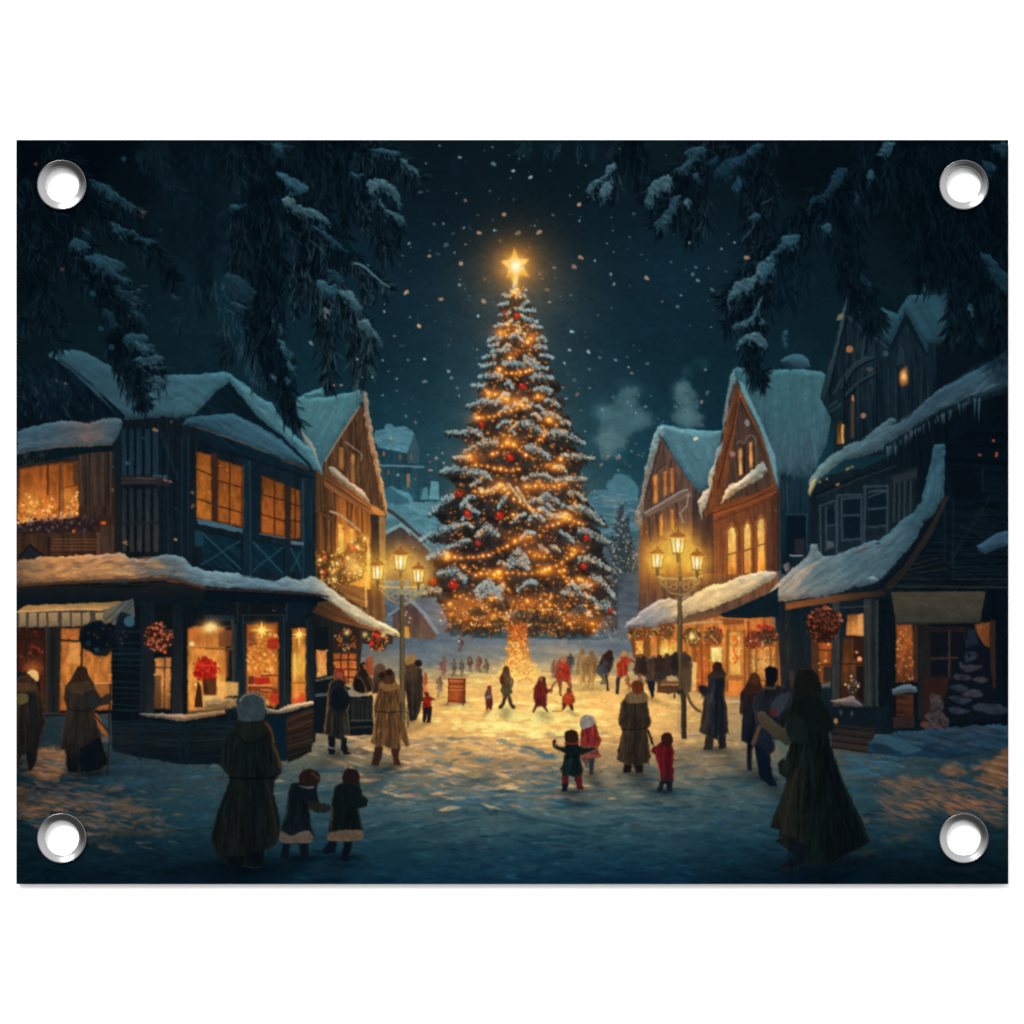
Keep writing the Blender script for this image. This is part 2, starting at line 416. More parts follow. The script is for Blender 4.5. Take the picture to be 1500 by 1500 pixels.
def wreath(x, y, r, cols, n=60, label=None, parent=0, dark=(30, 24, 20), ring=True):
    cols = [dim(c, .84) for c in cols]
    keep = CUR[0]
    part('printed_wreath', label, parent)
    for i in range(26):
        a = i / 26 * 6.283; rr = r * (.7 if ring else rng.uniform(.2, .75))
        dot(x + rr * math.cos(a), y + rr * math.sin(a), r * rng.uniform(.26, .36), jit(dark, 8), .85, True, 2)
    for _ in range(n):
        a = rng.uniform(0, 6.283); rr = r * (rng.gauss(.72, .16) if ring else math.sqrt(rng.random()))
        px, py = x + rr * math.cos(a), y + rr * math.sin(a)
        dot(px, py, rng.uniform(.8, 2.1), dim(jit(rng.choice(cols), 14), rng.choice((1, 1, .8, .45))), rng.uniform(.6, 1), False, 1.2, rng.uniform(.9, 2))
    use(keep)

def paint_left():
    # ============ gabled house C
    C_ = part('printed_house', 'gabled timber house with warm facade left of the square')
    poly('F', '1100,330 1150,520 1250,1020 1250,1400 1240,1560 1250,1780 740,1600 730,780 830,720', grad((450, 0), (560, 0), (62, 44, 32), (96, 62, 36), (112, 74, 44)), tex=(88, .35, 60, 3))
    poly('F', '1100,330 1000,440 850,700 840,780 1150,990 1220,1010 1180,760', grad((0, 590), (0, 745), (60, 42, 30), (88, 60, 40)), tex=(84, .45, 80, 2.5), wid=False)
    brush('F', '1100,350 860,700 860,760 1140,980 1200,980', 90, 34, 2.6, 92, [(44, 32, 26), (104, 72, 46), (70, 50, 36)], .6, 5)
    # lit facade panels
    poly('F', '920,930 1150,1060 1150,1560 1060,1560 920,1480', grad((0, 725), (0, 860), (128, 72, 34), (190, 108, 42), (214, 138, 56)), tex=(88, .3, 50, 4), wid=False)
    poly('F', '750,1010 920,1080 920,1400 750,1330', grad((0, 740), (0, 820), (66, 44, 30), (110, 66, 34)), tex=(88, .4, 50, 3), wid=False)
    for s in ('785,1020 790,1300', '840,1040 850,1340', '885,1060 890,1370', '990,960 1000,1120', '1090,1010 1095,1180', '1030,980 1010,1130'): line('F', s, 2, (40, 28, 22), .8)
    for s in ('760,1050 765,1300', '815,1060 820,1300', '870,1100 872,1340'): line('F', s, 2.2, (150, 96, 54), .55)
    window('F', '935,1120 975,1130 975,1340 930,1340', [(255, 176, 70), (255, 196, 90)], 'bright doorway behind the garland', C_, detail=10)
    window('F', '1005,1150 1040,1165 1040,1230 1005,1230', [(255, 190, 84), (240, 160, 60)], None, C_)
    window('F', '940,610 970,620 970,770 940,750', [(150, 100, 56), (178, 118, 64)], None, C_)
    window('F', '1020,655 1045,660 1045,880 1018,850', [(168, 112, 62), (150, 98, 56)], None, C_)
    poly('F', '1150,1060 1200,1060 1210,1400 1150,1400', (44, 38, 36), wid=False)
    poly('F', '1205,1070 1248,1080 1248,1400 1212,1400', (150, 112, 66), .9, wid=False, tex=(90, .2, 30, 2))
    # cornice beam
    poly('F', '840,790 870,780 1160,1000 1240,1040 1240,1070 1150,1060 1000,970 840,870', grad((475, 690), (560, 750), (90, 58, 36), (150, 90, 48), (184, 112, 56)), wid=False, tex=(38, .35, 60, 2.2))
    line('F', '850,830 1150,1030', 1.8, (54, 34, 24), .8); line('F', '850,800 1150,1010', 1.5, (60, 38, 26), .7)
    poly('F', '1160,1010 1200,1020 1250,1060 1240,1070 1170,1050', (206, 132, 66), .9, 2, wid=False)
    line('F', '740,1010 900,1100', 4, (84, 56, 38), .9); line('F', '880,1040 950,1070 1080,1170', 3.2, (170, 140, 112), .9, sm=True)
    part('printed_roof_snow', None, C_)
    poly('F', '560,300 640,300 700,270 850,280 980,255 1080,228 1110,240 1130,262 1060,350 960,510 890,630 840,710 830,770 780,700 740,600 680,500 610,380', grad((0, 570), (0, 690), (66, 108, 116), (62, 102, 110), (54, 92, 102)), wob=1, tex=(-58, .14, 60, 5))
    poly('F', '700,265 760,240 830,218 850,240 840,275 720,292', (66, 112, 122), .95, wob=1)
    snowtex('F', '620,330 1060,260 860,680 740,600', 120, 40, 3.5, 122, [(86, 134, 142), (54, 92, 104), (76, 120, 130)], .35)
    poly('F', '1095,240 1125,255 1140,360 1160,480 1180,620 1220,780 1250,950 1270,1110 1235,1010 1200,830 1150,640 1120,480 1105,340', grad((0, 575), (0, 760), (120, 110, 98), (170, 124, 84), (196, 138, 86)), wob=1.6, tex=(80, .3, 16, 3))
    line('F', '1075,340 960,520 850,700', 3, (150, 132, 110), .7)
    poly('F', '620,390 690,500 760,580 800,690 830,760 820,800 780,740 720,600 650,490', grad((0, 610), (0, 690), (96, 108, 110), (190, 176, 150)), .75, 2, wob=1.2)
    poly('F', '870,750 900,745 1000,830 1100,900 1150,990 1060,930 960,850 880,790', grad((480, 685), (540, 740), (150, 140, 122), (196, 154, 114)), wob=1.4, tex=(40, .3, 14, 4))
    line('F', '980,575 1040,620 1085,660 1085,700', 2, (150, 130, 108), .7, sm=True)
    # garland with baubles
    g = part('printed_garland', 'glowing fir garland with red baubles on the gabled house', C_)
    gp = T('F', '780,1370 830,1300 900,1330 970,1320 1000,1260 1050,1220 1110,1230 1130,1330 1110,1450 1050,1500 960,1520 880,1500 800,1480')
    poly('', gp, (72, 48, 26), .85, 3, True, 3)
    for _ in range(230):
        while True:
            x, y = rng.uniform(460, 540), rng.uniform(785, 856)
            if inside(gp, x, y): break
        dot(x, y, rng.uniform(.8, 2.4), jit(rng.choice([(60, 50, 28), (200, 110, 44), (255, 200, 100), (40, 36, 24), (226, 140, 52), (150, 50, 30)]), 10), .75)
    for x, y, r in ((845, 1350, 3.5), (1030, 1290, 4.5), (1000, 1350, 3.5), (840, 1450, 3), (1020, 1180 + 90, 3)):
        px, py = T('F', [(x, y)])[0]; dot(px, py, r, (186, 50, 30)); dot(px - 1, py - 1, 1.2, (255, 150, 90))
    for x, y in T('F', '1025,1245 1065,1275 815,1365 905,1440 1000,1355 1110,1220 1085,1440 900,1490 1135,1340 925,1385'):
        dot(x, y, 1.8, (255, 226, 150)); glow(x, y, 6, 6, (255, 150, 50), .5)
    glow(*T('F', '1035,1410')[0], 12, 14, (255, 160, 70), .8)
    for _ in range(70):
        t = rng.random(); x, y = 470 + 70 * t, 850 + 38 * t + rng.gauss(0, 3)
        dot(x, y - 4, rng.uniform(.7, 1.5), (255, 190, 90), .7)
    use(C_)
    poly('M', '880,300 1115,330 1110,470 1000,420', grad((0, 850), (0, 890), (120, 76, 40), (170, 108, 54)), .95, wid=False, tex=(22, .35, 50, 2.2))
    line('M', '1120,0 1128,200 1105,340 1108,460', 2.5, (255, 200, 110), .65)
    glow(517, 812, 34, 36, (150, 80, 20), .5)

    # ============ blue timber house B
    B_ = part('printed_house', 'dark blue half timbered house with orange windows on the left')
    poly('', '168,596 300,596 380,640 462,690 462,872 440,880 300,872 205,860 165,845', grad((170, 0), (460, 0), (14, 22, 27), (15, 26, 33), (19, 32, 40)), tex=(90, .25, 60, 4))
    # dark gable
    poly('F', '205,175 300,280 400,400 560,500 700,640 760,740 760,800 500,720 0,560 0,370', grad((0, 560), (0, 690), (9, 24, 33), (12, 32, 42)), wid=False, tex=(40, .3, 60, 4))
    # lower hip roof snow
    hp = part('printed_roof_snow', None, B_)
    poly('F', '-80,420 0,405 120,395 230,385 300,420 420,480 560,570 680,680 740,750 620,710 480,660 300,590 120,520 0,480 -100,470', grad((290, 610), (450, 690), (38, 66, 80), (50, 84, 98), (40, 70, 84)), wob=1, tex=(28, .2, 60, 4))
    snowtex('F', '0,410 240,395 700,700 600,700 0,475', 60, 50, 3, 28, [(58, 94, 106), (34, 62, 78)], .4)
    line('F', '-20,480 200,550 470,655', 1.6, (120, 78, 44), .6); line('F', '560,700 740,760', 3, (72, 50, 40), .8)
    part('printed_roof_snow', None, B_)
    # main snow roof: two slopes over the dark gable
    poly('', '76,517 88,511 120,514 134,520 165,538 200,562 225,560 243,549 290,548 330,544 340,549 362,566 382,583 398,590 410,610 432,638 458,660 472,688 474,696 462,688 440,664 410,636 380,612 362,592 345,570 335,559 318,572 300,592 284,608 262,611 240,610 210,613 185,616 172,606 150,588 120,560 96,538 76,524',
         grad((80, 0), (470, 0), (42, 72, 84), (46, 76, 88), (56, 96, 108), (70, 112, 122)), wob=1, tex=(30, .16, 60, 4))
    snowtex('', '160,545 240,552 330,548 290,590 180,610', 110, 34, 3, -8, [(70, 108, 118), (44, 78, 92), (58, 96, 108)], .4)
    snowtex('', '340,552 400,596 470,690 430,655 345,570', 70, 30, 3, 44, [(96, 138, 146), (56, 92, 104)], .4)
    poly('', '70,520 80,512 92,512 88,524 78,530', (62, 100, 112), .7, wid=False)
    for p in ('240,611 260,612 270,607 262,617',): poly('', p, (16, 36, 48), .8, wid=False)
    use(B_)
    # boards of the corner panel
    for i, x in enumerate((178, 189, 200, 212, 224)):
        rect('', x, 628, x + 8, 696, grad((0, 628), (0, 696), (22, 42, 54), (30, 52, 64)), a=.8, wid=False, tex=(90, .3, 40, 3))
        rect('', x + 1, 716, x + 8, 808, grad((0, 716), (0, 808), (34, 44, 50), (62, 56, 50)), a=.75, wid=False, tex=(90, .3, 40, 3))
    for x in (186.5, 197.5, 209.5, 222.5): line('', [(x, 628), (x, 812)], 2.6, DK, .9)
    poly('E', '840,985 1100,985 1200,1020 1190,1060 840,1050', (38, 36, 38), wid=False, tex=(0, .35, 30, 2))
    line('E', '950,1000 1090,1010', 2, (84, 70, 58), .7); line('E', '1080,985 1170,990', 4, (52, 78, 92), .8); line('E', '1150,1010 1200,1030', 3.5, (140, 96, 80), .8)
    line('E', '860,1065 1090,1055', 3, DK, .9); line('E', '850,1330 1100,1330', 3.5, (30, 32, 36), .95)
    line('E', '1130,680 1250,1000', 6, (16, 34, 46), .9); line('E', '1110,680 1220,1000', 2, DK, .8)
    for x in (238, 246, 256, 266, 276): line('', [(x, 640), (x, 815)], 2, rng.choice([DK, (22, 44, 58)]), .7)
    rect('', 165, 618, 177, 850, grad((0, 618), (0, 850), (10, 26, 36), (34, 30, 28)), a=.9, wid=False)
    # corner and window posts
    for x0, x1, c in ((356, 372, (20, 37, 47)), (368, 381, (14, 28, 37)), (418, 425, (14, 28, 37)), (441, 458, (22, 40, 50))):
        poly('', [(x0, 668 + (x0 - 356) * .45), (x1, 672 + (x1 - 356) * .45), (x1, 858), (x0, 850)], grad((0, 680), (0, 850), c, (16, 33, 43)), .95, wid=False, tex=(90, .2, 50, 3))
    line('F', '700,830 700,1480', 2.5, (38, 70, 86), .6); line('F', '345,700 350,1480', 2, (34, 64, 80), .6)
    line('F', '0,600 340,690 500,740 760,820', 4, (8, 22, 30), .9)
    bc = (52, 30, 20); DW[0] = .78
    window('F', '-12,640 90,665 95,1110 -12,1085', [(168, 92, 38), (206, 116, 42), (214, 122, 48)], 'orange lit left sash of the wide upper window', B_, ('-12,760 90,800', '-12,955 95,990'), 2, bc, 6, [(226, 140, 60), (180, 96, 40)])
    window('F', '130,690 298,745 292,1145 130,1112', [(150, 80, 34), (186, 102, 40), (190, 100, 40)], 'orange lit right sash of the wide upper window', B_, ('212,715 210,1125', '130,835 295,885', '130,1005 292,1050'), 2, bc, 6, [(214, 126, 52), (160, 84, 36)])
    line('F', '110,670 112,1120', 8, (54, 34, 26), .95); line('F', '302,740 300,1150', 2.4, (90, 56, 34), .8)
    window('F', '422,798 582,860 580,1215 418,1185', [(130, 72, 32), (176, 92, 38), (196, 104, 40)], 'orange lit upper window with a snowy sill', B_, ('510,830 508,1200', '420,930 582,970', '418,1060 580,1108'), 2, bc, 5, [(200, 112, 46), (150, 80, 34)])
    window('F', '617,880 682,905 684,1225 614,1222', [(140, 78, 34), (170, 90, 38), (150, 80, 36)], 'narrow orange lit upper window', B_, ('648,895 646,1220', '617,990 682,1010', '615,1100 684,1112'), 2, bc)
    DW[0] = .92
    rect('F', 585, 870, 612, 1230, (50, 34, 28), a=.9, wid=False)
    poly('F', '-15,1090 60,1100 300,1155 300,1185 0,1125', (62, 92, 106), wid=False, wob=.6); poly('F', '410,1185 580,1215 580,1225 410,1195', (90, 108, 116), .8, wid=False)
    poly('F', '620,1235 700,1245 705,1265 620,1262', (96, 116, 124), .8, wid=False)
    # x braced panels
    for (x0, y0, x1, y1, dy) in ((24, 1200, 290, 1400, 30), (370, 1255, 570, 1440, 20), (620, 1285, 695, 1440, 8)):
        poly('F', [(x0, y0 - dy), (x1, y0 + dy), (x1, y1 + dy * 1.5), (x0, y1)], (13, 35, 45), .95, wid=False, tex=(40, .3, 20, 4))
        line('F', [(x0, y0 - dy + 10), (x1, y1 + dy)], 2.6, (34, 66, 80), .9); line('F', [(x1, y0 + dy), (x0, y1 - 5)], 2.6, (30, 60, 76), .9)
        line('F', [(x0, y0 - dy), (x1, y0 + dy), (x1, y1 + dy * 1.5)], 1.6, (6, 20, 28), .8)
    poly('E', '1375,1380 1440,1400 1440,1500 1375,1500', (24, 58, 72), .8, wid=False)

    # ============ brown house A upper storey
    A_ = part('printed_house', 'brown shop house with flower boxes at the left edge')
    poly('', '24,545 60,528 78,524 96,538 130,568 168,604 168,840 24,840', grad((0, 530), (0, 820), (10, 26, 35), (12, 27, 35), (48, 36, 30), (60, 40, 28)), tex=(88, .3, 50, 4))
    poly('E', '75,170 200,170 300,130 330,130 450,200 560,300 740,480 780,540 600,570 75,640', grad((0, 530), (0, 620), (10, 26, 35), (8, 18, 26)), wid=False, tex=(60, .4, 30, 5))
    brush('E', '80,200 320,140 740,520 100,620', 110, 16, 4, 80, [(18, 38, 48), (6, 14, 22), (26, 48, 58)], .6, 25)
    poly('E', '370,130 460,180 620,310 760,480 850,570 870,545 700,390 560,270 430,160', (6, 16, 24), .9, wid=False)
    rect('E', 530, 790, 770, 1280, grad((0, 660), (0, 760), (56, 46, 40), (50, 36, 30)), a=.95, wid=False, tex=(90, .4, 60, 3))
    for x in (540, 570, 600, 640, 670, 700, 740): line('E', [(x, 800), (x + 8, 1200)], 1.8, rng.choice([(26, 24, 24), (84, 66, 52)]), .7)
    poly('E', '75,790 530,770 790,765 790,800 530,830 75,910', (10, 22, 28), wid=False, wob=1)
    for _ in range(30):
        x, y = T('E', [(rng.uniform(80, 300), rng.uniform(815, 890))])[0]; stroke(x, y - 2, x + rng.uniform(-1, 1), y + 3, 1.5, 1, rng.choice([(44, 52, 46), (60, 56, 44)]), .6)
    w = window('E', '90,930 270,900 490,880 528,870 528,1300 75,1330', [(134, 70, 30), (176, 92, 36), (214, 122, 50)], 'upper shop window filled with glowing decorations', A_, ('390,885 390,1280', '300,900 300,1120'), 3, (70, 38, 22), 0)
    # contents
    gl = T('E', '80,1250 140,1100 200,1130 240,1200 270,1140 300,1160 350,1120 370,1250 430,1230 480,1150 525,1080 525,1280 75,1340')
    for _ in range(330):
        while True:
            x, y = rng.uniform(25, 116), rng.uniform(715, 768)
            if inside(gl, x, y): break
        dot(x, y, rng.uniform(.7, 2.4), jit(rng.choice([(255, 180, 80), (226, 120, 50), (140, 66, 34), (250, 206, 130), (190, 90, 40)]), 12), .65)
    glow(46, 738, 18, 22, (200, 110, 30), .5); glow(100, 730, 14, 16, (180, 100, 30), .45)
    for x in (385, 410): line('E', [(x, 890), (x, 1270)], 2.5, (104, 62, 36), .7)
    rect('E', 485, 890, 528, 1050, (60, 44, 34), a=.8, wid=False); line('E', '430,1070 525,1050', 1.6, (70, 40, 24), .8)
    fb = part('printed_flower_box', 'snowy flower box under the upper shop window', A_)
    poly('E', '75,1350 150,1330 340,1320 500,1290 560,1290 680,1300 660,1390 400,1400 75,1415', (40, 28, 28), wob=2)
    for _ in range(120):
        x, y = T('E', [(rng.uniform(80, 660), rng.uniform(1285, 1390))])[0]
        dot(x, y, rng.uniform(1, 2.6), jit(rng.choice([(44, 30, 36), (30, 24, 26), (104, 92, 96), (70, 40, 36), (60, 56, 66)]), 6), .7)
    for x, y in T('E', '180,1300 260,1295 330,1300 400,1290 450,1285 480,1275'): dot(x, y, 3.2, (150, 130, 124), .6, ry=2)
    for x, y in T('E', '490,1390 700,1330 715,1330'): dot(x, y, 2.6, (206, 84, 40))
    for x, y in T('E', '85,1330 120,1320 150,1310'): dot(x, y, 2, (255, 190, 100), .8)
    use(A_)
    for i in range(6):
        y = 790 + i * 5; line('', [(76, y), (140, y + rng.uniform(-1, 1))], 1.6, rng.choice([(120, 74, 46), (36, 24, 20)]), .7)
    rect('', 70, 786, 74, 818, (34, 24, 22), a=.9, wid=False); rect('', 141, 780, 147, 818, (88, 60, 46), a=.9, wid=False)
    poly('L', '75,180 160,80 260,160 260,190', (28, 30, 34), wid=False); line('L', '80,170 160,85 260,170', 2.4, (16, 18, 20))
    rect('', 148, 770, 166, 818, (66, 50, 42), a=.8, wid=False, tex=(90, .3, 30, 3))
    part('printed_roof_snow', None, A_)
    poly('E', '75,660 150,635 300,600 420,580 600,600 700,565 800,560 850,590 840,640 810,700 770,755 560,775 400,780 200,805 75,830', grad((24, 0), (178, 0), (52, 78, 90), (58, 80, 92), (88, 82, 82), (54, 80, 92)), wob=1.2, tex=(-6, .2, 40, 4))
    poly('E', '530,690 600,655 680,665 720,690 640,715 540,725', (122, 96, 84), .7, 4, True, 2, wid=False)
    snowtex('E', '80,670 700,600 820,600 760,740 80,800', 120, 26, 3, -8, [(78, 106, 116), (46, 70, 84), (110, 94, 86), (66, 92, 102)], .4)
    line('E', '80,815 400,770 770,755', 1.6, (120, 92, 76), .5)

    # ============ ground floor shop
    S_ = part('printed_shop', 'dark timber corner shop with bright display windows')
    poly('', '24,852 205,855 300,860 440,866 486,872 490,1030 462,1040 462,1085 425,1112 380,1118 270,1118 200,1108 165,1100 163,1045 24,1052', grad((24, 0), (460, 0), (15, 20, 23), (10, 16, 20), (15, 21, 25), (16, 24, 28)), tex=(90, .25, 60, 5))
    poly('L', '75,370 900,380 1160,330 1500,370 1500,560 900,470 850,455 200,490 75,500', grad((0, 860), (0, 890), (22, 26, 28), (8, 20, 28)), wid=False)
    poly('M', '0,320 400,340 800,360 860,400 840,460 0,420', (7, 18, 26), wid=False)
    poly('M', '560,430 700,430 700,570 560,570', (10, 26, 36), .8, wid=False)
    line('M', '0,345 300,355 780,385', 1.6, (60, 40, 36), .7)
    brush('', '170,880 460,880 460,910 170,900', 60, 16, 2, 3, [(30, 34, 36), (8, 16, 22), (24, 34, 40)], .5)
    brush('', '168,1062 262,1068 420,1056 420,1108 260,1114 168,1096', 130, 22, 2.4, 4, [(34, 36, 36), (8, 15, 21), (20, 28, 34)], .5)
    brush('', '205,885 270,890 270,1045 205,1040', 60, 26, 2, 90, [(36, 42, 46), (8, 16, 22)], .45)
    # logs on the corner
    for i in range(22):
        y = 925 + i * 8.2; line('', [(165, y), (204, y + rng.uniform(-2, 3))], rng.uniform(2, 5), rng.choice([(16, 36, 48), (8, 20, 28), (20, 42, 56)]), .6, sm=False)
    for x0, x1, y0, y1, c in ((205, 213, 880, 1045, (14, 28, 38)), (213, 226, 880, 1045, (30, 36, 40)), (252, 268, 885, 1048, (36, 38, 40)), (340, 349, 905, 1042, (16, 36, 48)), (349, 360, 905, 1040, (22, 44, 56)), (409, 424, 905, 1040, (30, 40, 46)), (450, 462, 905, 1030, (34, 40, 44))):
        rect('', x0, y0, x1, y1, grad((0, y0), (0, y1), (16, 26, 33), lerp(c, (34, 32, 30), .4)), a=.95, wid=False, tex=(90, .2, 50, 3))
    for s in ('205,580 200,1060', '275,570 500,570', '250,520 540,520 545,570', '260,520 280,1060', '545,560 550,1100', '700,560 705,1080', '215,590 210,1000', '560,440 560,560', '225,430 225,560'): line('M', s, 1.5, (44, 56, 60), .75)
    rect('M', 0, 520, 205, 560, (26, 40, 46), a=.9, wid=False)
    # windows A
    window('L', '70,655 265,655 262,1230 230,1230 225,1040 160,960 70,960', [(50, 26, 20), (70, 34, 24), (96, 50, 30)], 'dim shop window behind the awning at the left edge', S_, ('130,655 130,900', '70,730 265,730'), 2.5, (34, 24, 20), 50, [(110, 40, 30), (150, 80, 40), (60, 30, 24)])
    glow(*T('L', '180,930')[0], 12, 10, (200, 90, 30), .6)
    for x, y in T('L', '180,780 220,800 240,820 200,790'): dot(x, y, 2.2, (140, 50, 40), .7)
    rect('', 66, 918, 88, 1045, grad((66, 0), (88, 0), (54, 44, 36), (22, 26, 28), (40, 38, 36)), a=.96, wid=False, tex=(90, .2, 50, 3))
    window('L', '370,655 720,655 720,1220 360,1225', [(180, 100, 46), (206, 124, 54), (170, 92, 42)], 'orange shop window under the striped awning', S_, ('370,740 520,745', '515,770 512,920'), 3.4, (40, 30, 24), 40, [(236, 160, 84), (180, 100, 44), (150, 84, 40)])
    poly('L', '425,760 500,760 500,900 425,900', (246, 176, 94), .5, 4, wid=False)
    poly('L', '560,1035 720,1035 720,1215 600,1215', (150, 88, 44), .7, 3, wid=False)
    for i in range(9): line('L', [(590 + i * 15, 1040), (590 + i * 15, 1150)], 1.1, (110, 66, 36), .7)
    line('L', '560,1035 720,1035', 1.8, (226, 160, 88), .7)
    line('L', '70,1245 400,1245', 3, (60, 50, 44), .8)
    aw = part('printed_awning', 'striped cream awning at the left edge', S_)
    poly('L', '70,545 130,500 400,490 800,472 870,455 875,580 830,575 740,560 690,640 660,560 70,560', grad((0, 880), (0, 900), (90, 72, 50), (184, 136, 80), (156, 112, 68)), wob=.6, tex=(-3, .2, 30, 2))
    poly('L', '70,548 660,528 660,640 70,655', (66, 60, 52))
    for x0, x1 in ((85, 130), (150, 205), (222, 270), (285, 350), (378, 430), (445, 505), (520, 570), (610, 660)):
        poly('L', [(x0, 552), (x1, 548), (x1 + 3, 640), (x0, 650)], grad((0, 897), (0, 917), (160, 130, 90), (118, 98, 74)), wid=False)
    line('L', '70,545 400,530 660,530', 2, (214, 164, 104), .9)
    poly('L', '660,530 700,520 800,475 870,460 872,580 800,560 740,640 700,610 680,650 660,640', grad((150, 0), (196, 0), (96, 84, 68), (84, 90, 86), (60, 74, 80)), .95, wid=False)
    for s in ('680,600 800,480', '720,620 850,480', '760,590 870,500'): line('L', s, 2, (52, 50, 46), .7)
    # dark wreaths at the corner
    wreath(142, 934, 25, [(18, 26, 34), (50, 44, 48), (80, 40, 44), (20, 50, 60), (70, 66, 70)], 90, 'dark wreath hanging under the awning corner', S_, (9, 16, 22), False)
    poly('L', '520,640 700,630 725,720 715,820 640,850 580,830 510,760', (9, 17, 24), .9, 3, True, 1.5)
    for x, y in T('L', '600,700 625,720 660,660 690,770 560,690 610,800'): dot(x, y, 1.8, (80, 50, 54), .6)
    dot(*T('L', '620,805')[0], 3.5, (30, 80, 92), .5); dot(*T('L', '560,760')[0], 4, (20, 60, 74), .5)
    poly('L', '770,560 840,560 880,620 870,660 820,650 800,780 770,790 740,700', (16, 26, 34), .9, 2, True)
    dot(*T('L', '840,610')[0], 8, (54, 88, 102), .9); 
    for x, y in T('L', '800,680 820,710 780,730 790,760'): dot(x, y, 2, (76, 48, 62), .6)
    wreath(232, 933, 22, [(200, 92, 54), (160, 60, 34), (226, 140, 100), (120, 50, 30), (214, 110, 60)], 110, 'wreath of orange flowers beside the bay window', S_, (40, 24, 20), False)
    for _ in range(26):
        a = rng.uniform(0, 6.28); q_ = rng.uniform(.3, 1.1); x, y = 232 + 16 * q_ * math.cos(a) + rng.gauss(0, 2), 933 + 17 * q_ * math.sin(a) + rng.gauss(0, 2)
        for j in range(4): dot(x + 1.7 * math.cos(j * 1.57), y + 1.7 * math.sin(j * 1.57), 1.2, (160, 76, 48), .8)
        dot(x, y, .9, (206, 140, 100))
    dot(*T('L', '1085,820')[0], 3, (200, 70, 40))
    window('L', '1020,860 1130,855 1125,1215 1010,1210', [(190, 120, 62), (216, 140, 70), (120, 74, 40)], 'narrow lit window beside the bay', S_, ('1085,860 1080,1210', '1015,925 1130,930'), 1.8, (60, 38, 26), 22, [(120, 70, 36), (250, 190, 110)])
    poly('L', '1015,980 1060,980 1060,1210 1010,1210', (70, 46, 32), .7, 3, wid=False)
    # bay window 1
    w1 = window('L', '1240,660 1290,640 1500,640 1512,1160 1480,1190 1400,1220 1240,1230', [(176, 98, 44), (250, 166, 72), (232, 146, 62)], 'bright bay window showing a red poinsettia', S_, (), 2, (60, 36, 20), 16, [(255, 206, 120), (220, 140, 60)])
    poly('M', '95,625 185,620 185,735 95,740', (116, 66, 38), .9, 2, wid=False); poly('M', '130,760 165,765 160,940 100,920', (198, 104, 40), .55, 5, wid=False); poly('M', '0,745 190,745 190,760 0,755', (110, 64, 32), .8, 1.4, wid=False)
    line('L', '1240,790 1500,792', 2, (150, 90, 44), .8)
    line('L', '1375,680 1375,780', 3, (170, 90, 36), .7); poly('L', '1250,665 1350,660 1350,780 1250,785', (190, 98, 38), .45, 4, wid=False); line('M', '190,560 195,1085', 3.4, (66, 50, 40), .9); line('M', '60,600 185,600', 3, (60, 40, 34), .8)
    glow(*T('L', '1400,650')[0], 9, 6, (255, 240, 170), 1); glow(*T('L', '1400,650')[0], 15, 10, (255, 150, 50), .8)
    glow(*T('L', '1270,765')[0], 4, 3, (255, 240, 170), 1)
    for an in range(0, 360, 45):
        x, y = T('L', '1400,650')[0]; stroke(x, y, x + 12 * math.cos(math.radians(an)), y + 8 * math.sin(math.radians(an)), 2.2, .4, (255, 206, 110), .6)
    poly('M', '0,950 60,950 80,950 85,1070 0,1070', (66, 34, 22), .9, 2, wid=False)
    poly('L', '1340,990 1370,1000 1375,1100 1350,1110', (50, 28, 20), .9, 2, wid=False)
    poly('L', '1350,1120 1490,1130 1480,1200 1345,1200', (226, 180, 110), .95, 2.5, wid=False); poly('L', '1445,1020 1590,1030 1590,1120 1440,1130', (240, 178, 96), .8, 3, wid=False)
    poly('L', '1310,1020 1335,1060 1345,1200 1285,1200 1300,1100', (50, 26, 18), .95, 2, wid=False)
    pf = part('printed_poinsettia', 'red poinsettia in the bay window', S_)
    poly('L', '1285,970 1320,890 1360,850 1400,880 1440,900 1435,990 1380,1000 1300,1000', (160, 26, 18), .95, 2, True, 2)
    for _ in range(60):
        x, y = T('L', [(rng.gauss(1368, 38), rng.gauss(940, 30))])[0]; an = rng.uniform(0, 6.28)
        leaf(x, y, x + 9 * math.cos(an), y + 9 * math.sin(an), 3.6, jit(rng.choice([(176, 30, 20), (140, 20, 16), (206, 54, 32)]), 6), .8, False)
    use(S_)
    # bay window 2
    window('M', '285,580 505,570 510,1120 480,1160 285,1100', [(150, 74, 32), (226, 130, 50), (180, 90, 38)], 'bright shop window with a gold star and red gifts', S_, (), 2, (60, 36, 20), 0)
    for _ in range(170):
        x, y = T('M', [(rng.uniform(290, 505), rng.uniform(640, 930))])[0]
        dot(x, y, rng.uniform(.8, 2.6), jit(rng.choice([(255, 206, 110), (226, 130, 50), (160, 84, 40), (250, 176, 84)]), 8), .55)
    x, y = T('M', '390,625')[0]
    for an, l in ((-90, 14), (90, 13), (0, 15), (180, 15), (-45, 9), (45, 9), (135, 9), (225, 9)):
        stroke(x, y, x + l * math.cos(math.radians(an)), y + l * math.sin(math.radians(an)), 4.5, .5, (255, 206, 100), .9)
    glow(x, y, 14, 12, (255, 150, 40), .6)
    poly('M', '300,640 345,640 350,720 300,740', (110, 52, 34), .7, 4, wid=False)
    poly('M', '430,690 500,680 505,745 440,750', (160, 38, 26), .85, 3, True, 1, wid=False)
    poly('M', '330,950 440,945 450,990 340,1000', (176, 40, 26), .95, 2.5, wid=False); poly('M', '300,940 335,940 335,1000 300,1000', (90, 40, 26), .9, 2, wid=False)
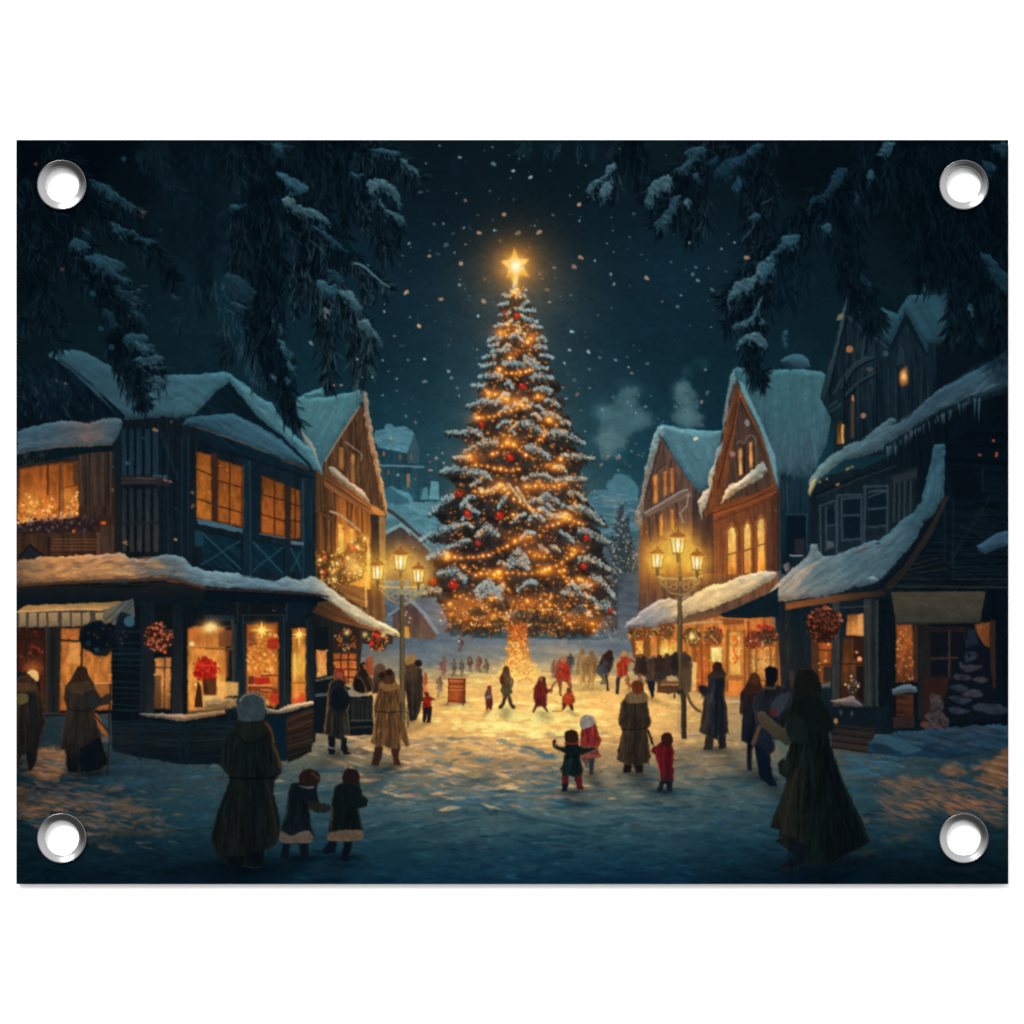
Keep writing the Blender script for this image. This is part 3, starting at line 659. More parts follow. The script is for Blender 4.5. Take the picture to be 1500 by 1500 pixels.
    poly('M', '300,1005 440,1010 505,1030 505,1060 300,1040', (110, 48, 28), .85, 3, wid=False); poly('M', '450,1060 505,1060 505,1130 440,1110', (180, 44, 30), .85, 3, wid=False)
    line('M', '300,1000 450,1005', 2, (240, 170, 96), .8); line('M', '390,935 500,935', 2.4, (80, 44, 26), .9); line('M', '380,1030 460,1040', 2, (236, 150, 80), .7)
    poly('M', '285,1050 360,1060 440,1110 440,1140 285,1100', (250, 190, 110), .6, 4, wid=False)
    # bay window 3
    window('M', '597,610 695,605 695,1120 592,1140', [(190, 106, 44), (244, 172, 68), (200, 100, 40)], 'tall narrow bright shop window with a hanging star', S_, ('597,985 695,985',), 2, (150, 84, 36), 0)
    x, y = T('M', '648,655')[0]
    for an, l in ((-90, 10), (90, 18), (0, 10), (180, 10), (-45, 7), (45, 8), (135, 8), (225, 7)):
        stroke(x, y, x + l * math.cos(math.radians(an)), y + l * math.sin(math.radians(an)), 4.5, .6, (255, 226, 120), .85)
    poly('M', '635,790 665,790 665,930 635,930', (226, 176, 70), .8, 3, wid=False)
    rect('M', 610, 780, 625, 960, (255, 214, 120), a=.6, wid=False)
    poly('M', '600,1060 690,1060 690,1115 600,1130', (206, 66, 34), .8, 4, wid=False); glow(*T('M', '628,1075')[0], 5, 5, (255, 140, 60), .8)
    # wreath cluster shop (right part of the building)
    poly('M', '740,480 880,520 1080,600 1290,640 1290,720 1080,720 1060,950 745,960', grad((460, 0), (570, 0), (22, 26, 28), (40, 34, 30), (60, 42, 30)), .97, tex=(90, .25, 40, 3))
    poly('M', '780,430 870,420 1150,590 1330,640 1300,660 1080,610 880,560 740,500', grad((460, 0), (570, 0), (60, 42, 32), (110, 66, 38), (150, 92, 50)), wid=False, tex=(28, .25, 40, 3))
    window('M', '765,758 838,762 838,935 768,950', [(216, 136, 66), (240, 170, 90)], 'small lit pane beside the stall', S_, (), 2, (60, 36, 20), 22, [(255, 210, 130), (190, 90, 50)])
    rect('M', 750, 600, 850, 755, (14, 20, 24), a=.9, wid=False)
    window('M', '880,780 1045,780 1045,990 890,970', [(180, 92, 44), (226, 120, 56), (236, 140, 70)], 'red glowing window with dark glazing bars', S_, ('935,780 935,980', '985,780 985,990', '880,828 1045,828', '880,890 1045,895', '880,940 1045,950'), 2.2, (56, 28, 20), 20, [(250, 150, 80), (200, 70, 40)])
    wreath(*T('M', '975,692')[0], 17, [(206, 60, 40), (226, 180, 130), (70, 50, 34), (150, 40, 30), (240, 140, 70), (44, 50, 40)], 120, 'round wreath with red berries under the snowy eave', S_, (44, 30, 22), True)
    wreath(*T('M', '1190,700')[0], 15, [(206, 60, 40), (240, 190, 110), (200, 40, 36), (255, 170, 80), (44, 50, 40)], 120, 'wide wreath with red bows at the end of the eave', S_, (44, 30, 22), False)
    for x, y in T('M', '1145,715 1175,655 1190,665'): dot(x, y, 3.2, (210, 44, 34))
    for x, y in T('M', '1100,655 975,640 1230,655'): glow(x, y, 4, 4, (255, 200, 100), .9)
    # ledge snow
    lg = part('printed_roof_snow', 'long snow ledge over the left shop windows', S_)
    poly('', '24,822 60,816 100,815 128,813 160,812 176,809 192,817 214,819 236,812 258,812 270,818 283,830 300,836 345,838 357,845 402,852 418,845 440,850 456,843 466,848 482,860 500,873 540,902 572,918 586,928 584,934 556,922 520,908 488,884 470,872 438,868 350,862 300,860 262,850 240,846 100,852 24,857',
         grad((24, 0), (586, 0), (104, 80, 60), (176, 122, 76), (150, 112, 84), (78, 94, 100), (92, 118, 126), (84, 114, 126), (110, 124, 128), (186, 170, 140), (230, 200, 140)), wob=1.6, tex=(4, .2, 30, 4))
    snowtex('', '30,824 180,814 260,818 250,842 30,850', 190, 22, 5, 2, [(190, 134, 84), (140, 100, 72), (214, 152, 92), (110, 88, 74), (176, 124, 84)], .5)
    for _ in range(90):
        x = rng.uniform(34, 262); y = 818 + rng.uniform(0, 30) + abs(x - 120) * .03; l = rng.uniform(8, 26)
        leaf(x, y, x + l, y - rng.uniform(-1, 5), rng.uniform(2, 5), rng.choice([(212, 146, 78), (196, 128, 68), (224, 160, 90), (120, 84, 60), (100, 76, 60)]) if 60 < x < 200 else rng.choice([(130, 100, 78), (90, 76, 66), (150, 112, 84)]), rng.uniform(.3, .7))
    snowtex('', '262,822 300,838 440,852 470,868 300,858', 140, 26, 4, 6, [(110, 138, 146), (66, 92, 106), (84, 112, 124), (150, 160, 156)], .5)
    snowtex('', '456,846 500,874 582,928 552,920 490,884', 80, 24, 4, 33, [(226, 206, 160), (150, 150, 140), (250, 222, 160), (180, 164, 136)], .5)
    glow(110, 834, 70, 12, (90, 40, 10), .5)
    use(S_)
    line('', '24,858 100,853 240,848 262,851 300,861', 4.5, (74, 48, 36), .9); line('', '24,862 240,855 300,864', 2, (36, 28, 26), .8)
    line('', '300,862 440,868 480,874', 3, (44, 34, 36), .9)
    # lower wall and snow sill
    poly('', '205,1052 262,1062 330,1054 420,1050 462,1034 460,1086 424,1112 380,1120 270,1120 200,1108 165,1100 165,1060', grad((0, 1050), (0, 1118), (12, 26, 34), (22, 28, 31), (10, 20, 28)), .97, 2, wob=1, tex=(2, .3, 40, 3))
    for i in range(5):
        y = 1070 + i * 9; line('', [(215, y - 4), (262, y), (335, y - 3)], 1.5, (8, 18, 24), .8)
    for x in (203, 262, 272, 396): line('', [(x, 1060), (x + 2, 1112)], 4, (12, 28, 38), .9)
    poly('P', '640,300 810,240 800,520 650,590', grad((0, 1045), (0, 1110), (52, 36, 28), (26, 24, 24)), wid=False, tex=(-18, .3, 40, 2.5))
    for i in range(6): line('P', [(650, 345 + i * 36), (810, 280 + i * 40)], 1.4, rng.choice([(90, 58, 36), (18, 16, 18)]), .7)
    poly('P', '530,300 630,300 640,580 530,560', (10, 26, 38), wid=False)
    part('printed_snow_sill', None, S_)
    poly('L', '900,1240 1010,1240 1130,1245 1230,1250 1340,1235 1500,1215 1500,1245 1380,1265 1220,1300 1100,1280 930,1262', grad((200, 0), (330, 0), (74, 78, 80), (150, 120, 96), (150, 110, 70)), wob=1)
    poly('M', '0,1110 60,1090 220,1090 220,1150 0,1170', (140, 110, 74), .95, 3, wob=2); 
    poly('M', '420,1160 500,1170 600,1130 680,1115 740,1110 775,1135 680,1150 560,1190 430,1200', grad((390, 0), (465, 0), (110, 96, 84), (214, 176, 130)), wob=1)
    poly('P', '335,230 345,180 330,250 300,200 200,230 100,240 30,260 0,290 0,310 200,280', (150, 112, 70), .5, 3, wid=False)

def paint_market_left():
    st = part('printed_market_stall', 'dark market stall with a snowy counter beside the left lamp')
    poly('M', '750,960 870,940 900,960 1080,1070 1150,1070 1160,1340 1000,1350 750,1330', (14, 22, 27), wob=.6)
    poly('M', '755,965 880,935 890,955 760,975', (110, 96, 78), .8); poly('M', '760,1060 850,1055 850,1075 760,1080', (84, 92, 92), .8)
    poly('M', '1000,1090 1155,1090 1150,1250 1010,1250', (34, 34, 34), wid=False, tex=(90, .2, 30, 3))
    for x in (1040, 1070, 1100, 1130): line('M', [(x, 1110), (x, 1240)], 1.4, (14, 18, 20), .9)
    line('M', '1000,1245 1155,1245', 2.6, (70, 62, 52), .8); line('M', '1010,1295 1150,1285', 2.4, (60, 56, 50), .8)
    poly('M', '975,1040 1020,1020 1080,1055 1120,1060 1135,1078 980,1080', (150, 138, 118), .9, wob=1)
    glow(*T('M', '940,930')[0], 7, 8, (180, 40, 20), .5)
def paint_right():
    # ============ gable D
    part('printed_hillside', 'grey blue snow bank below the right street lamp')
    poly('', '905,840 1150,836 1150,935 905,935', grad((0, 840), (0, 935), (66, 76, 84), (92, 100, 108)), .95, 3, tex=(10, .2, 20, 5))
    poly('', '937,760 1040,760 1140,830 1140,905 935,905', grad((0, 780), (0, 900), (112, 68, 42), (128, 76, 42), (84, 62, 52)), .95, 3, tex=(90, .3, 40, 3))
    D_ = part('printed_house', 'gabled timber house with narrow lit windows behind the right lamp')
    poly('I', '405,550 500,700 600,860 660,920 720,1000 740,1500 330,1500 310,1150 290,1080 240,1140 290,880 340,700', grad((0, 640), (0, 860), (78, 62, 54), (92, 66, 54), (150, 90, 46)), tex=(88, .3, 50, 3))
    brush('I', '405,580 620,920 600,1300 330,1300 300,1000', 120, 36, 3, 90, [(60, 46, 42), (120, 88, 70), (84, 62, 54)], .5, 6)
    poly('I', '620,900 700,940 720,1320 630,1320', (62, 50, 48), .9, wid=False, tex=(90, .3, 40, 3)); 
    for s in ('410,600 300,1000', '480,720 480,960', '520,960 530,1220', '640,980 640,1300', '380,1090 400,1260', '470,740 380,800', '700,1080 700,1320', '330,1120 340,1280'): line('I', s, 2.6, (50, 38, 36), .8)
    for s in ('470,740 400,800', '390,620 300,940'): line('I', s, 2, (140, 108, 86), .6)
    window('I', '360,830 390,820 390,1010 362,1020', [(220, 130, 56), (236, 150, 66)], None, D_)
    window('I', '432,800 455,790 455,960 432,975', [(200, 116, 54), (220, 136, 60)], None, D_)
    window('I', '475,775 502,770 502,940 478,950', [(190, 112, 60), (200, 120, 60)], None, D_)
    window('I', '405,1100 428,1092 428,1240 405,1245', [(220, 134, 60), (236, 140, 50)], None, D_)
    window('I', '480,1060 500,1055 505,1200 485,1200', [(226, 140, 60), (236, 140, 50)], None, D_)
    poly('I', '290,1080 420,1010 560,930 620,935 625,965 500,1020 310,1110', (116, 92, 76), wid=False, tex=(-28, .3, 40, 3)); line('I', '300,1085 430,1010 560,930 600,925', 2.4, (150, 150, 146), .8)
    poly('I', '300,1320 420,1280 480,1270 480,1310 310,1360', (150, 90, 50), .8, wid=False)
    line('I', '600,960 590,1040 540,1090 570,1150', 2, (190, 180, 170), .5)
    glow(995, 818, 36, 34, (170, 84, 16), .65)
    part('printed_roof_snow', None, D_)
    poly('I', '380,500 420,472 480,485 560,510 700,518 830,520 820,600 790,690 760,790 740,900 700,940 660,920 600,860 560,780 510,710 470,640 420,560', grad((0, 620), (0, 720), (78, 116, 126), (72, 110, 120), (64, 98, 108)), wob=1, tex=(60, .12, 60, 5))
    snowtex('I', '420,490 810,530 740,890 620,860', 120, 36, 3, 60, [(92, 134, 144), (64, 102, 114)], .35); snowtex('I', '420,490 700,530 650,560', 30, 50, 2, 15, [(110, 160, 172)], .4)
    poly('I', '400,480 380,520 340,640 300,800 280,960 240,1080 245,1180 275,1180 290,1060 300,960 330,850 370,700 405,560 430,560 440,500', grad((0, 625), (0, 770), (110, 146, 152), (124, 120, 110), (130, 112, 92)), wob=1.6, tex=(70, .25, 14, 4))
    for x, y in T('I', '655,572 645,578'): dot(x, y, 2.6, (214, 200, 160), .9)

    # ============ gable E
    E_ = part('printed_house', 'tall orange gabled house with three arched windows')
    poly('I', '925,170 1000,330 1060,460 1140,640 1200,900 1230,930 1230,1480 1150,1500 770,1500 700,1380 690,1180 740,980 830,600', grad((1035, 0), (1140, 0), (104, 58, 36), (116, 66, 38), (72, 46, 36)), tex=(80, .25, 60, 3))
    poly('I', '955,300 1060,500 1150,720 1190,810 1180,900 1010,970 830,1000 880,800', grad((0, 590), (0, 720), (58, 46, 42), (70, 52, 42)), .97, wid=False, tex=(82, .3, 60, 3))
    poly('I', '925,180 950,220 950,320 900,600 800,960 760,1060 740,1060 790,880 860,540', grad((0, 560), (0, 740), (80, 50, 36), (122, 66, 36)), .95, wid=False, tex=(-72, .3, 60, 3))
    line('I', '940,330 880,600 800,920', 2.4, (54, 34, 28), .9); line('I', '985,280 1010,380 1110,560 1150,700 1195,880', 3.4, (100, 64, 44), .9); line('I', '960,300 1000,400 1060,520', 2, (40, 34, 34), .8)
    poly('I', '770,1060 900,1010 1100,940 1210,870 1210,940 1100,1010 900,1070 780,1130', grad((1045, 750), (1135, 710), (146, 76, 40), (108, 58, 36)), .95, wid=False, tex=(-22, .25, 60, 2.2))
    line('I', '770,1085 1000,1010 1210,905', 1.8, (74, 36, 24), .8); line('I', '775,1140 1000,1060 1205,960', 2.2, (96, 46, 28), .8)
    poly('I', '1135,1000 1225,940 1230,1480 1140,1480', grad((1122, 0), (1142, 0), (92, 54, 36), (60, 40, 34)), .9, wid=False, tex=(90, .25, 50, 3))
    poly('I', '770,1150 860,1130 860,1500 770,1500', (120, 66, 38), .6, wid=False, tex=(90, .3, 50, 3))
    poly('I', '680,1130 770,1080 780,1500 700,1500', (58, 44, 42), .85, 2, wid=False, tex=(90, .3, 50, 3))
    for i, (x0, x1, y0, y1) in enumerate(((868, 930, 1190, 1510), (980, 1030, 1165, 1500), (1072, 1125, 1130, 1490))):
        use(E_)
        poly('I', [(x0 - 16, y1), (x0 - 16, y0 + 20), ((x0 + x1) / 2, y0 - 45), (x1 + 14, y0 + 10), (x1 + 12, y1)], (160, 88, 46), .8, sm=False, wid=False)
        s = [(x0, y1), (x0 - 2, y0 + 45), (x0 + 12, y0 + 6), ((x0 + x1) / 2, y0 - 12), (x1 - 8, y0 + 2), (x1, y0 + 40), (x1 + 3, y1)]
        window('I', s, [(255, 206, 110), (255, 190, 92), (250, 150, 56)], ('left', 'middle', 'right')[i] + ' of three arched lit windows', E_, (f'{x0},{y0+185} {x1},{y0+165}', f'{x0},{y0+45} {x0},{y1}'), 2.2, (120, 64, 30))
    window('I', '945,650 970,640 972,815 948,830', [(226, 160, 96), (240, 172, 100)], None, E_)
    window('I', '1017,605 1040,592 1045,770 1020,780', [(220, 150, 88), (232, 156, 84)], None, E_)
    dot(*T('I', '1005,465')[0], 3.4, (130, 130, 120), .9, ry=5.5); dot(*T('I', '905,680')[0], 4.5, (150, 112, 96), .9, ry=4)
    line('I', '935,610 960,590 980,610 1010,560 1050,560 1060,620', 2, (110, 92, 80), .7, sm=True)
    line('I', '985,620 990,810', 3, (36, 30, 30), .9); line('I', '1065,560 1070,740', 2.5, (100, 76, 62), .8)
    part('printed_roof_snow', None, E_)
    poly('I', '905,110 930,82 1000,85 1100,100 1240,95 1400,100 1520,110 1580,180 1600,300 1550,620 1480,760 1430,820 1240,820 1230,900 1215,930 1190,820 1150,660 1100,500 1060,420 1000,300 950,210 925,170', grad((0, 540), (0, 700), (54, 94, 102), (52, 86, 96), (56, 78, 90)), wob=.8, tex=(88, .12, 90, 5))
    snowtex('I', '960,120 1560,130 1500,780 1260,800 1150,560', 190, 50, 3, 90, [(68, 112, 120), (50, 88, 100), (74, 104, 112)], .35)
    poly('I', '950,170 990,210 1060,370 1120,500 1160,600 1200,700 1215,900 1195,850 1150,680 1100,520 1030,380 960,240', (112, 156, 164), .75, 2, wid=False)
    poly('I', '890,130 915,105 930,170 900,240 880,320 870,430 850,500 830,560 850,360', grad((0, 545), (0, 640), (90, 122, 128), (124, 118, 110)), .95, 2, wob=1.5)
    poly('I', '790,660 830,600 830,640 790,760 770,860 740,980 700,1080 690,1140 660,1010 700,940 740,920 740,800 770,770', grad((0, 650), (0, 760), (120, 140, 142), (190, 170, 140), (176, 160, 134)), wob=1.5, tex=(100, .2, 14, 4))
    poly('I', '815,1020 850,940 880,890 940,870 1000,830 1080,750 1120,735 1155,790 1100,850 1000,900 920,950 840,1005', grad((1055, 735), (1125, 680), (220, 180, 130), (180, 160, 132), (120, 130, 128)), wob=1.8, tex=(-35, .3, 16, 4))
    poly('I', '1230,40 1265,10 1320,-8 1380,-4 1425,25 1438,80 1380,100 1300,70', (48, 80, 94), .95, wob=1); 
    use(E_)
    poly('I', '1240,60 1290,45 1340,90 1300,110', (20, 46, 58), .8, 2, wid=False)

    # ============ dark building F between
    F_ = part('printed_house', 'narrow dark house in shadow between the arched windows and the corner shop')
    poly('I', '1230,820 1440,830 1520,860 1520,1560 1240,1500', grad((0, 700), (0, 860), (20, 40, 50), (12, 26, 35)), tex=(90, .25, 60, 3))
    brush('I', '1235,760 1480,770 1500,860 1235,850', 40, 20, 4, 90, [(54, 80, 90), (34, 60, 70)], .5)
    poly('I', '1280,1100 1410,1100 1410,1370 1280,1370', (9, 22, 32), wid=False); line('I', '1270,1095 1415,1095 1415,1380', 2, (36, 54, 64), .9); line('I', '1280,880 1285,1090', 2, (50, 70, 76), .7); line('I', '1250,860 1255,1050', 2, (44, 64, 72), .6)
    rect('I', 1330, 1260, 1400, 1370, (38, 38, 42), a=.8, wid=False); line('I', '1300,1378 1400,1378', 2.4, (150, 156, 156), .8)
    poly('I', '1250,1440 1290,1420 1310,1470 1270,1490', (130, 118, 112), .8, 2, wob=1)

    # ============ upper right dark gables H
    H_ = part('printed_house', 'dark timber house with two steep gables at the upper right')
    poly('J', '370,280 420,300 560,420 660,480 700,400 755,265 840,430 900,540 910,470 1150,470 1280,300 1440,260 1440,900 640,1200 280,1250 280,1000 190,830 240,600 330,290', grad((0, 460), (0, 660), (18, 34, 43), (15, 30, 39), (16, 28, 35)), tex=(86, .3, 60, 3))
    brush('J', '370,320 640,520 560,900 270,980 220,800', 120, 40, 3, 88, [(26, 42, 50), (10, 20, 28), (32, 44, 48)], .6, 8)
    brush('J', '750,300 900,600 900,900 640,1000 650,560', 100, 40, 3, 88, [(20, 38, 46), (8, 18, 26), (30, 42, 48)], .55, 6)
    poly('J', '370,150 340,240 300,450 240,640 190,820 215,850 260,700 320,480 350,300', grad((0, 440), (0, 580), (58, 78, 84), (26, 44, 52)), .95, wob=.6)
    line('J', '370,300 330,420 250,800', 2.6, (8, 18, 26), .9)
    for s in ('330,760 420,620 540,560', '350,820 450,720 560,660', '280,800 340,700 420,600 500,560', '250,890 300,850', '260,920 330,870', '440,340 480,420 470,560', '370,290 500,390 640,500'): line('J', s, 3.4, (38, 54, 60), .75, sm=True); 
    for s in ('340,780 430,640 545,575', '360,840 460,740 565,675', '460,340 500,430 490,540'): line('J', s, 2.4, (7, 17, 25), .8, sm=True)
    for x in (350, 440, 565, 640, 690, 715, 800, 860, 905, 945, 980): line('J', [(x, 620 + abs(x - 600) * .3), (x, 1000)], 2.8, rng.choice([(8, 18, 26), (8, 18, 26), (28, 44, 50)]), .8)
    poly('J', '960,490 1150,480 1300,500 1380,520 1050,720 960,780', (7, 18, 27), .95, wid=False)
    window('J', '715,660 770,610 770,740 740,760 715,740', [(80, 52, 36), (186, 112, 58), (70, 46, 36)], None, H_); glow(*T('J', '745,690')[0], 5, 10, (255, 160, 80), .7); dot(*T('J', '745,690')[0], 2, (250, 190, 120), ry=4)
    window('J', '300,1010 330,980 350,1010 350,1140 300,1140', [(70, 50, 30), (120, 84, 44)], None, H_); line('J', '338,1015 338,1130', 3, (222, 166, 84), .9)
    rect('J', 388, 830, 418, 1100, (50, 46, 42), a=.9, wid=False); line('J', '405,820 408,850', 3.4, (190, 120, 70), .9); line('J', '405,850 405,1090', 1.6, (96, 74, 54), .8)
    dot(*T('J', '383,507')[0], 5.4, (156, 104, 66), .9); dot(*T('J', '475,950')[0], 4.2, (150, 104, 84), .9, ry=4)
    poly('J', '295,310 310,280 345,260 340,300 310,320', (120, 112, 84), .9, 2)
    dot(*T('J', '520,640')[0], 6, (70, 66, 70), .8, ry=3); dot(*T('J', '625,535')[0], 4.5, (54, 76, 88), .8)
    poly('J', '700,570 720,480 750,520 750,590 700,620', (34, 54, 62), .7, 2, wid=False)
    part('printed_roof_snow', None, H_)
    poly('J', '410,290 430,255 500,250 600,230 700,270 740,200 790,145 830,140 860,140 870,70 920,45 1010,50 1100,60 1180,60 1280,180 1420,380 1440,480 1380,520 1290,500 1160,470 910,470 900,540 850,450 810,350 755,260 700,390 660,480 600,440 520,370', grad((0, 410), (0, 510), (34, 62, 76), (36, 68, 80), (30, 60, 72)), wob=.8, tex=(60, .15, 60, 4))
    poly('J', '860,110 900,140 1030,90 1080,100 1010,145 870,145', (12, 34, 46), .85, 2, wid=False)
    poly('J', '755,262 700,400 650,490 660,540 760,330 840,470 895,560 900,530 830,400', (10, 24, 33), .9, 1.5, wid=False)

    # ============ corner shop right
    R_ = part('printed_shop', 'dark timber corner shop with sweeping snow eaves on the right')
    poly('K', '300,160 420,60 620,20 780,-60 1000,-260 1450,-420 1450,1560 970,1560 520,1560 150,1500 120,1400 100,850 60,790 300,480', grad((1130, 0), (1477, 0), (18, 30, 38), (17, 28, 35), (8, 18, 26), (6, 14, 22)), tex=(88, .25, 60, 4))
    poly('K', '1080,-120 1450,-300 1450,720 800,720 740,700 900,560 1060,300', grad((0, 640), (0, 860), (5, 14, 22), (8, 19, 28), (8, 17, 24)), wid=False, tex=(4, .3, 60, 4))
    for i in range(12):
        y = 430 + i * 24; x0 = 1060 - (y - 300) * .75
        line('K', [(max(820, x0 + 60), y), (1450, y - 10)], 1.6, rng.choice([(18, 30, 38), (4, 11, 17)]), .7)
    for s in ('1080,200 1080,560', '1130,210 1130,660', '1140,200 1300,210', '1300,250 1110,540', '1340,200 1120,560', '1300,200 1300,20'): line('K', s, 3, (20, 32, 40), .7)
    for s in ('850,640 1100,600', '870,610 1050,570', '900,580 1040,540', '830,660 1450,665'): line('K', s, 1.8, (50, 40, 34), .7)
    poly('K', '1110,20 1240,20 1310,180 1300,210 1130,210', (6, 14, 22), .9, 2, wid=False)
    for x, y in T('J', '1340,1115 1250,1210 1365,1200 1360,1215'): dot(x, y, 2.2, (150, 76, 44), .9)
    brush('K', '160,560 330,520 330,760 180,780', 60, 30, 2.4, 90, [(26, 40, 48), (8, 16, 22)], .5)
    brush('K', '120,860 300,840 300,1400 160,1400', 90, 40, 2.4, 90, [(26, 38, 44), (6, 13, 19), (36, 40, 40)], .5)
    brush('K', '620,800 780,790 780,1440 620,1420', 120, 40, 2.4, 90, [(44, 46, 44), (6, 13, 19), (24, 30, 34)], .5)
    brush('K', '800,650 1100,300 1440,100 1440,700 820,720', 200, 34, 2.4, 2, [(16, 27, 34), (4, 10, 16), (24, 32, 36)], .5)
    # diagonal fascia
    poly('K', '1060,200 1110,180 1000,420 880,600 770,730 740,730 730,690 850,560 960,380 1040,270', grad((1300, 0), (1390, 0), (30, 28, 28), (38, 36, 34)), .95, wid=False)
    line('K', '1050,240 960,400 840,580 720,700', 4, (8, 18, 25), .95)
    # upper windows with shutters
    poly('K', '340,190 470,130 620,110 920,10 920,380 800,440 500,530 350,540', grad((0, 700), (0, 810), (18, 30, 36), (22, 34, 42)), .95, wid=False, tex=(90, .2, 40, 3))
    line('K', '320,180 600,60 920,-20', 4, (10, 20, 26), .9); line('K', '340,190 620,70 800,10', 1.6, (44, 56, 60), .7)
    FR = (46, 60, 70)
    for s in ('460,180 460,520', '485,200 600,190 600,450', '485,200 485,440 590,430', '490,298 590,292', '610,130 750,125 750,420', '620,140 615,450', '640,260 745,250', '640,365 745,355', '640,160 745,150', '360,240 450,210', '360,250 365,520', '395,355 450,350', '395,250 395,500', '450,230 455,510', '465,180 600,175'): line('K', s, 3.2, FR, .9)
    for s in ('500,210 590,205 590,285 500,290', '500,305 590,300 590,420 500,430', '645,170 740,160 740,245 645,250', '645,272 740,262 740,350 645,358', '400,260 445,250 445,345 400,350'): poly('K', s, (12, 24, 34), .95, wid=False)
    poly('K', '400,440 440,450 440,480 400,490', (84, 90, 88), .8, 2, wob=1, wid=False); line('K', '640,190 740,155', 2, (60, 74, 82), .7)
    for x in (790, 820, 850, 885, 915): line('K', [(x, 100), (x - 4, 330)], 2.6, rng.choice([(10, 20, 26), (50, 58, 60)]), .8)
    poly('K', '780,70 920,30 920,75 780,115', (34, 42, 48), .9, wid=False)
    # lower storey details
    for x0, x1, c in ((190, 300, (12, 26, 34)), (430, 475, (50, 52, 50)), (612, 660, (46, 48, 48)), (660, 700, (30, 34, 36)), (700, 780, (9, 18, 24))):
        rect('K', x0, 780, x1, 1400, c, a=.85, wid=False, tex=(90, .25, 50, 3))
    poly('K', '160,840 160,800 300,780 480,750 740,730 740,760 500,790 300,820 160,845', grad((1150, 0), (1297, 0), (132, 74, 36), (90, 56, 36), (34, 30, 28)), .97, wid=False, tex=(-8, .2, 40, 2))
    for s in ('640,790 645,1390', '690,790 690,1400', '480,830 640,820'): line('K', s, 2, (66, 70, 68), .6)
    window('K', '515,870 610,862 612,995 510,990', [(130, 78, 38), (206, 132, 66), (214, 140, 72)], 'lit upper pane of the right corner shop', R_, (), 2, (60, 36, 20), 5, [(250, 190, 110), (160, 96, 50)])
    poly('K', '575,870 612,866 612,990 580,990', (226, 164, 96), .7, 3, wid=False)
    window('K', '490,1000 612,1000 612,1380 470,1370', [(84, 50, 30), (96, 56, 30), (44, 30, 24)], 'dim window with figurines and a lamp in the right corner shop', R_, ('500,1155 612,1155',), 2.2, (44, 28, 22), 0)
    poly('K', '555,1000 612,1000 612,1130 555,1130', (40, 26, 22), .9, 2, wid=False); poly('K', '570,1165 612,1165 612,1370 570,1340', (20, 18, 20), .9, 2, wid=False)
    dot(*T('K', '590,1125')[0], 3.5, (226, 150, 100)); dot(*T('K', '572,1088')[0], 2, (230, 140, 80))
    for _ in range(40):
        x, y = T('K', [(rng.gauss(545, 20), rng.gauss(1275, 32))])[0]; dot(x, y, rng.uniform(.8, 2.2), rng.choice([(20, 40, 60), (120, 90, 60), (40, 40, 44), (180, 150, 110), (26, 60, 96)]), .8)
    for x, y in T('K', '540,1225 505,1275 580,1280 550,1350'): dot(x, y, 1.8, (214, 190, 140))
    window('K', '350,1030 430,1030 425,1270 350,1270', [(176, 84, 36), (150, 78, 36), (120, 66, 34)], 'small lit window under the red wreath', R_, ('350,1075 425,1075', '350,1160 425,1160'), 2, (60, 34, 24), 10)
    rect('K', 310, 1010, 350, 1300, (70, 44, 30), a=.9, wid=False); poly('K', '380,1170 430,1170 430,1260 380,1260', (30, 34, 34), .85, 2, wid=False)
    wreath(*T('K', '378,930')[0], 26, [(150, 66, 40), (112, 42, 28), (176, 96, 66), (60, 28, 22), (186, 88, 48), (50, 30, 26)], 230, 'large red and orange wreath under the right eave', R_, (40, 24, 20), False)
    for x, y in T('K', '385,830 400,830 300,880 470,870 480,900'): dot(x, y, 3.4, (140, 64, 42), .9); dot(x + 2, y + 1, 1.8, (186, 104, 70), .9)
    # sign board and doorway
    poly('K', '780,920 1330,900 1370,1060 1400,1480 780,1480', (11, 17, 22), .95, wid=False)
    window('K', '800,925 895,925 910,1255 795,1265', [(160, 86, 40), (150, 80, 38), (84, 48, 30)], 'dim orange window beside the door', R_, ('865,1255 865,1260',), 2, (60, 34, 24), 60, [(200, 120, 60), (90, 46, 26), (214, 150, 90)])
    rect('K', 900, 930, 925, 1260, (60, 40, 32), a=.9, wid=False); rect('K', 925, 920, 1000, 1480, (28, 27, 28), a=.9, wid=False, tex=(90, .2, 40, 3))
    dr = part('printed_door', 'dark glazed shop door under the blank sign board', R_)
    rect('K', 990, 940, 1200, 1470, (30, 24, 26))
    for s in ('1000,970 1100,970 1100,1110 1000,1115', '1115,970 1190,970 1190,1110 1115,1110', '1000,1135 1100,1130 1100,1225 1000,1225', '1115,1130 1190,1125 1190,1220 1115,1222'): poly('K', s, (13, 18, 24), .95)
    line('K', '1107,960 1107,1230', 2, (66, 52, 46), .8); line('K', '1000,1122 1190,1120', 2, (58, 46, 42), .8)
    rect('K', 960, 1240, 1100, 1480, (44, 26, 22), a=.8)
    use(R_)
    window('K', '1250,925 1345,910 1345,1065 1310,1050 1270,1000', [(132, 78, 42), (96, 54, 32)], 'orange curtain glow in the doorway', R_, ('1300,915 1320,1050',), 2, (100, 56, 30))
    rect('K', 1345, 900, 1375, 1300, (50, 34, 28), a=.85, wid=False)
    sg = part('printed_sign_board', 'blank dark beige sign board over the shop door', R_)
    poly('K', '770,738 1318,735 1285,918 800,926', grad((0, 868), (0, 915), (64, 58, 48), (50, 50, 45)), tex=(0, .1, 40, 10))
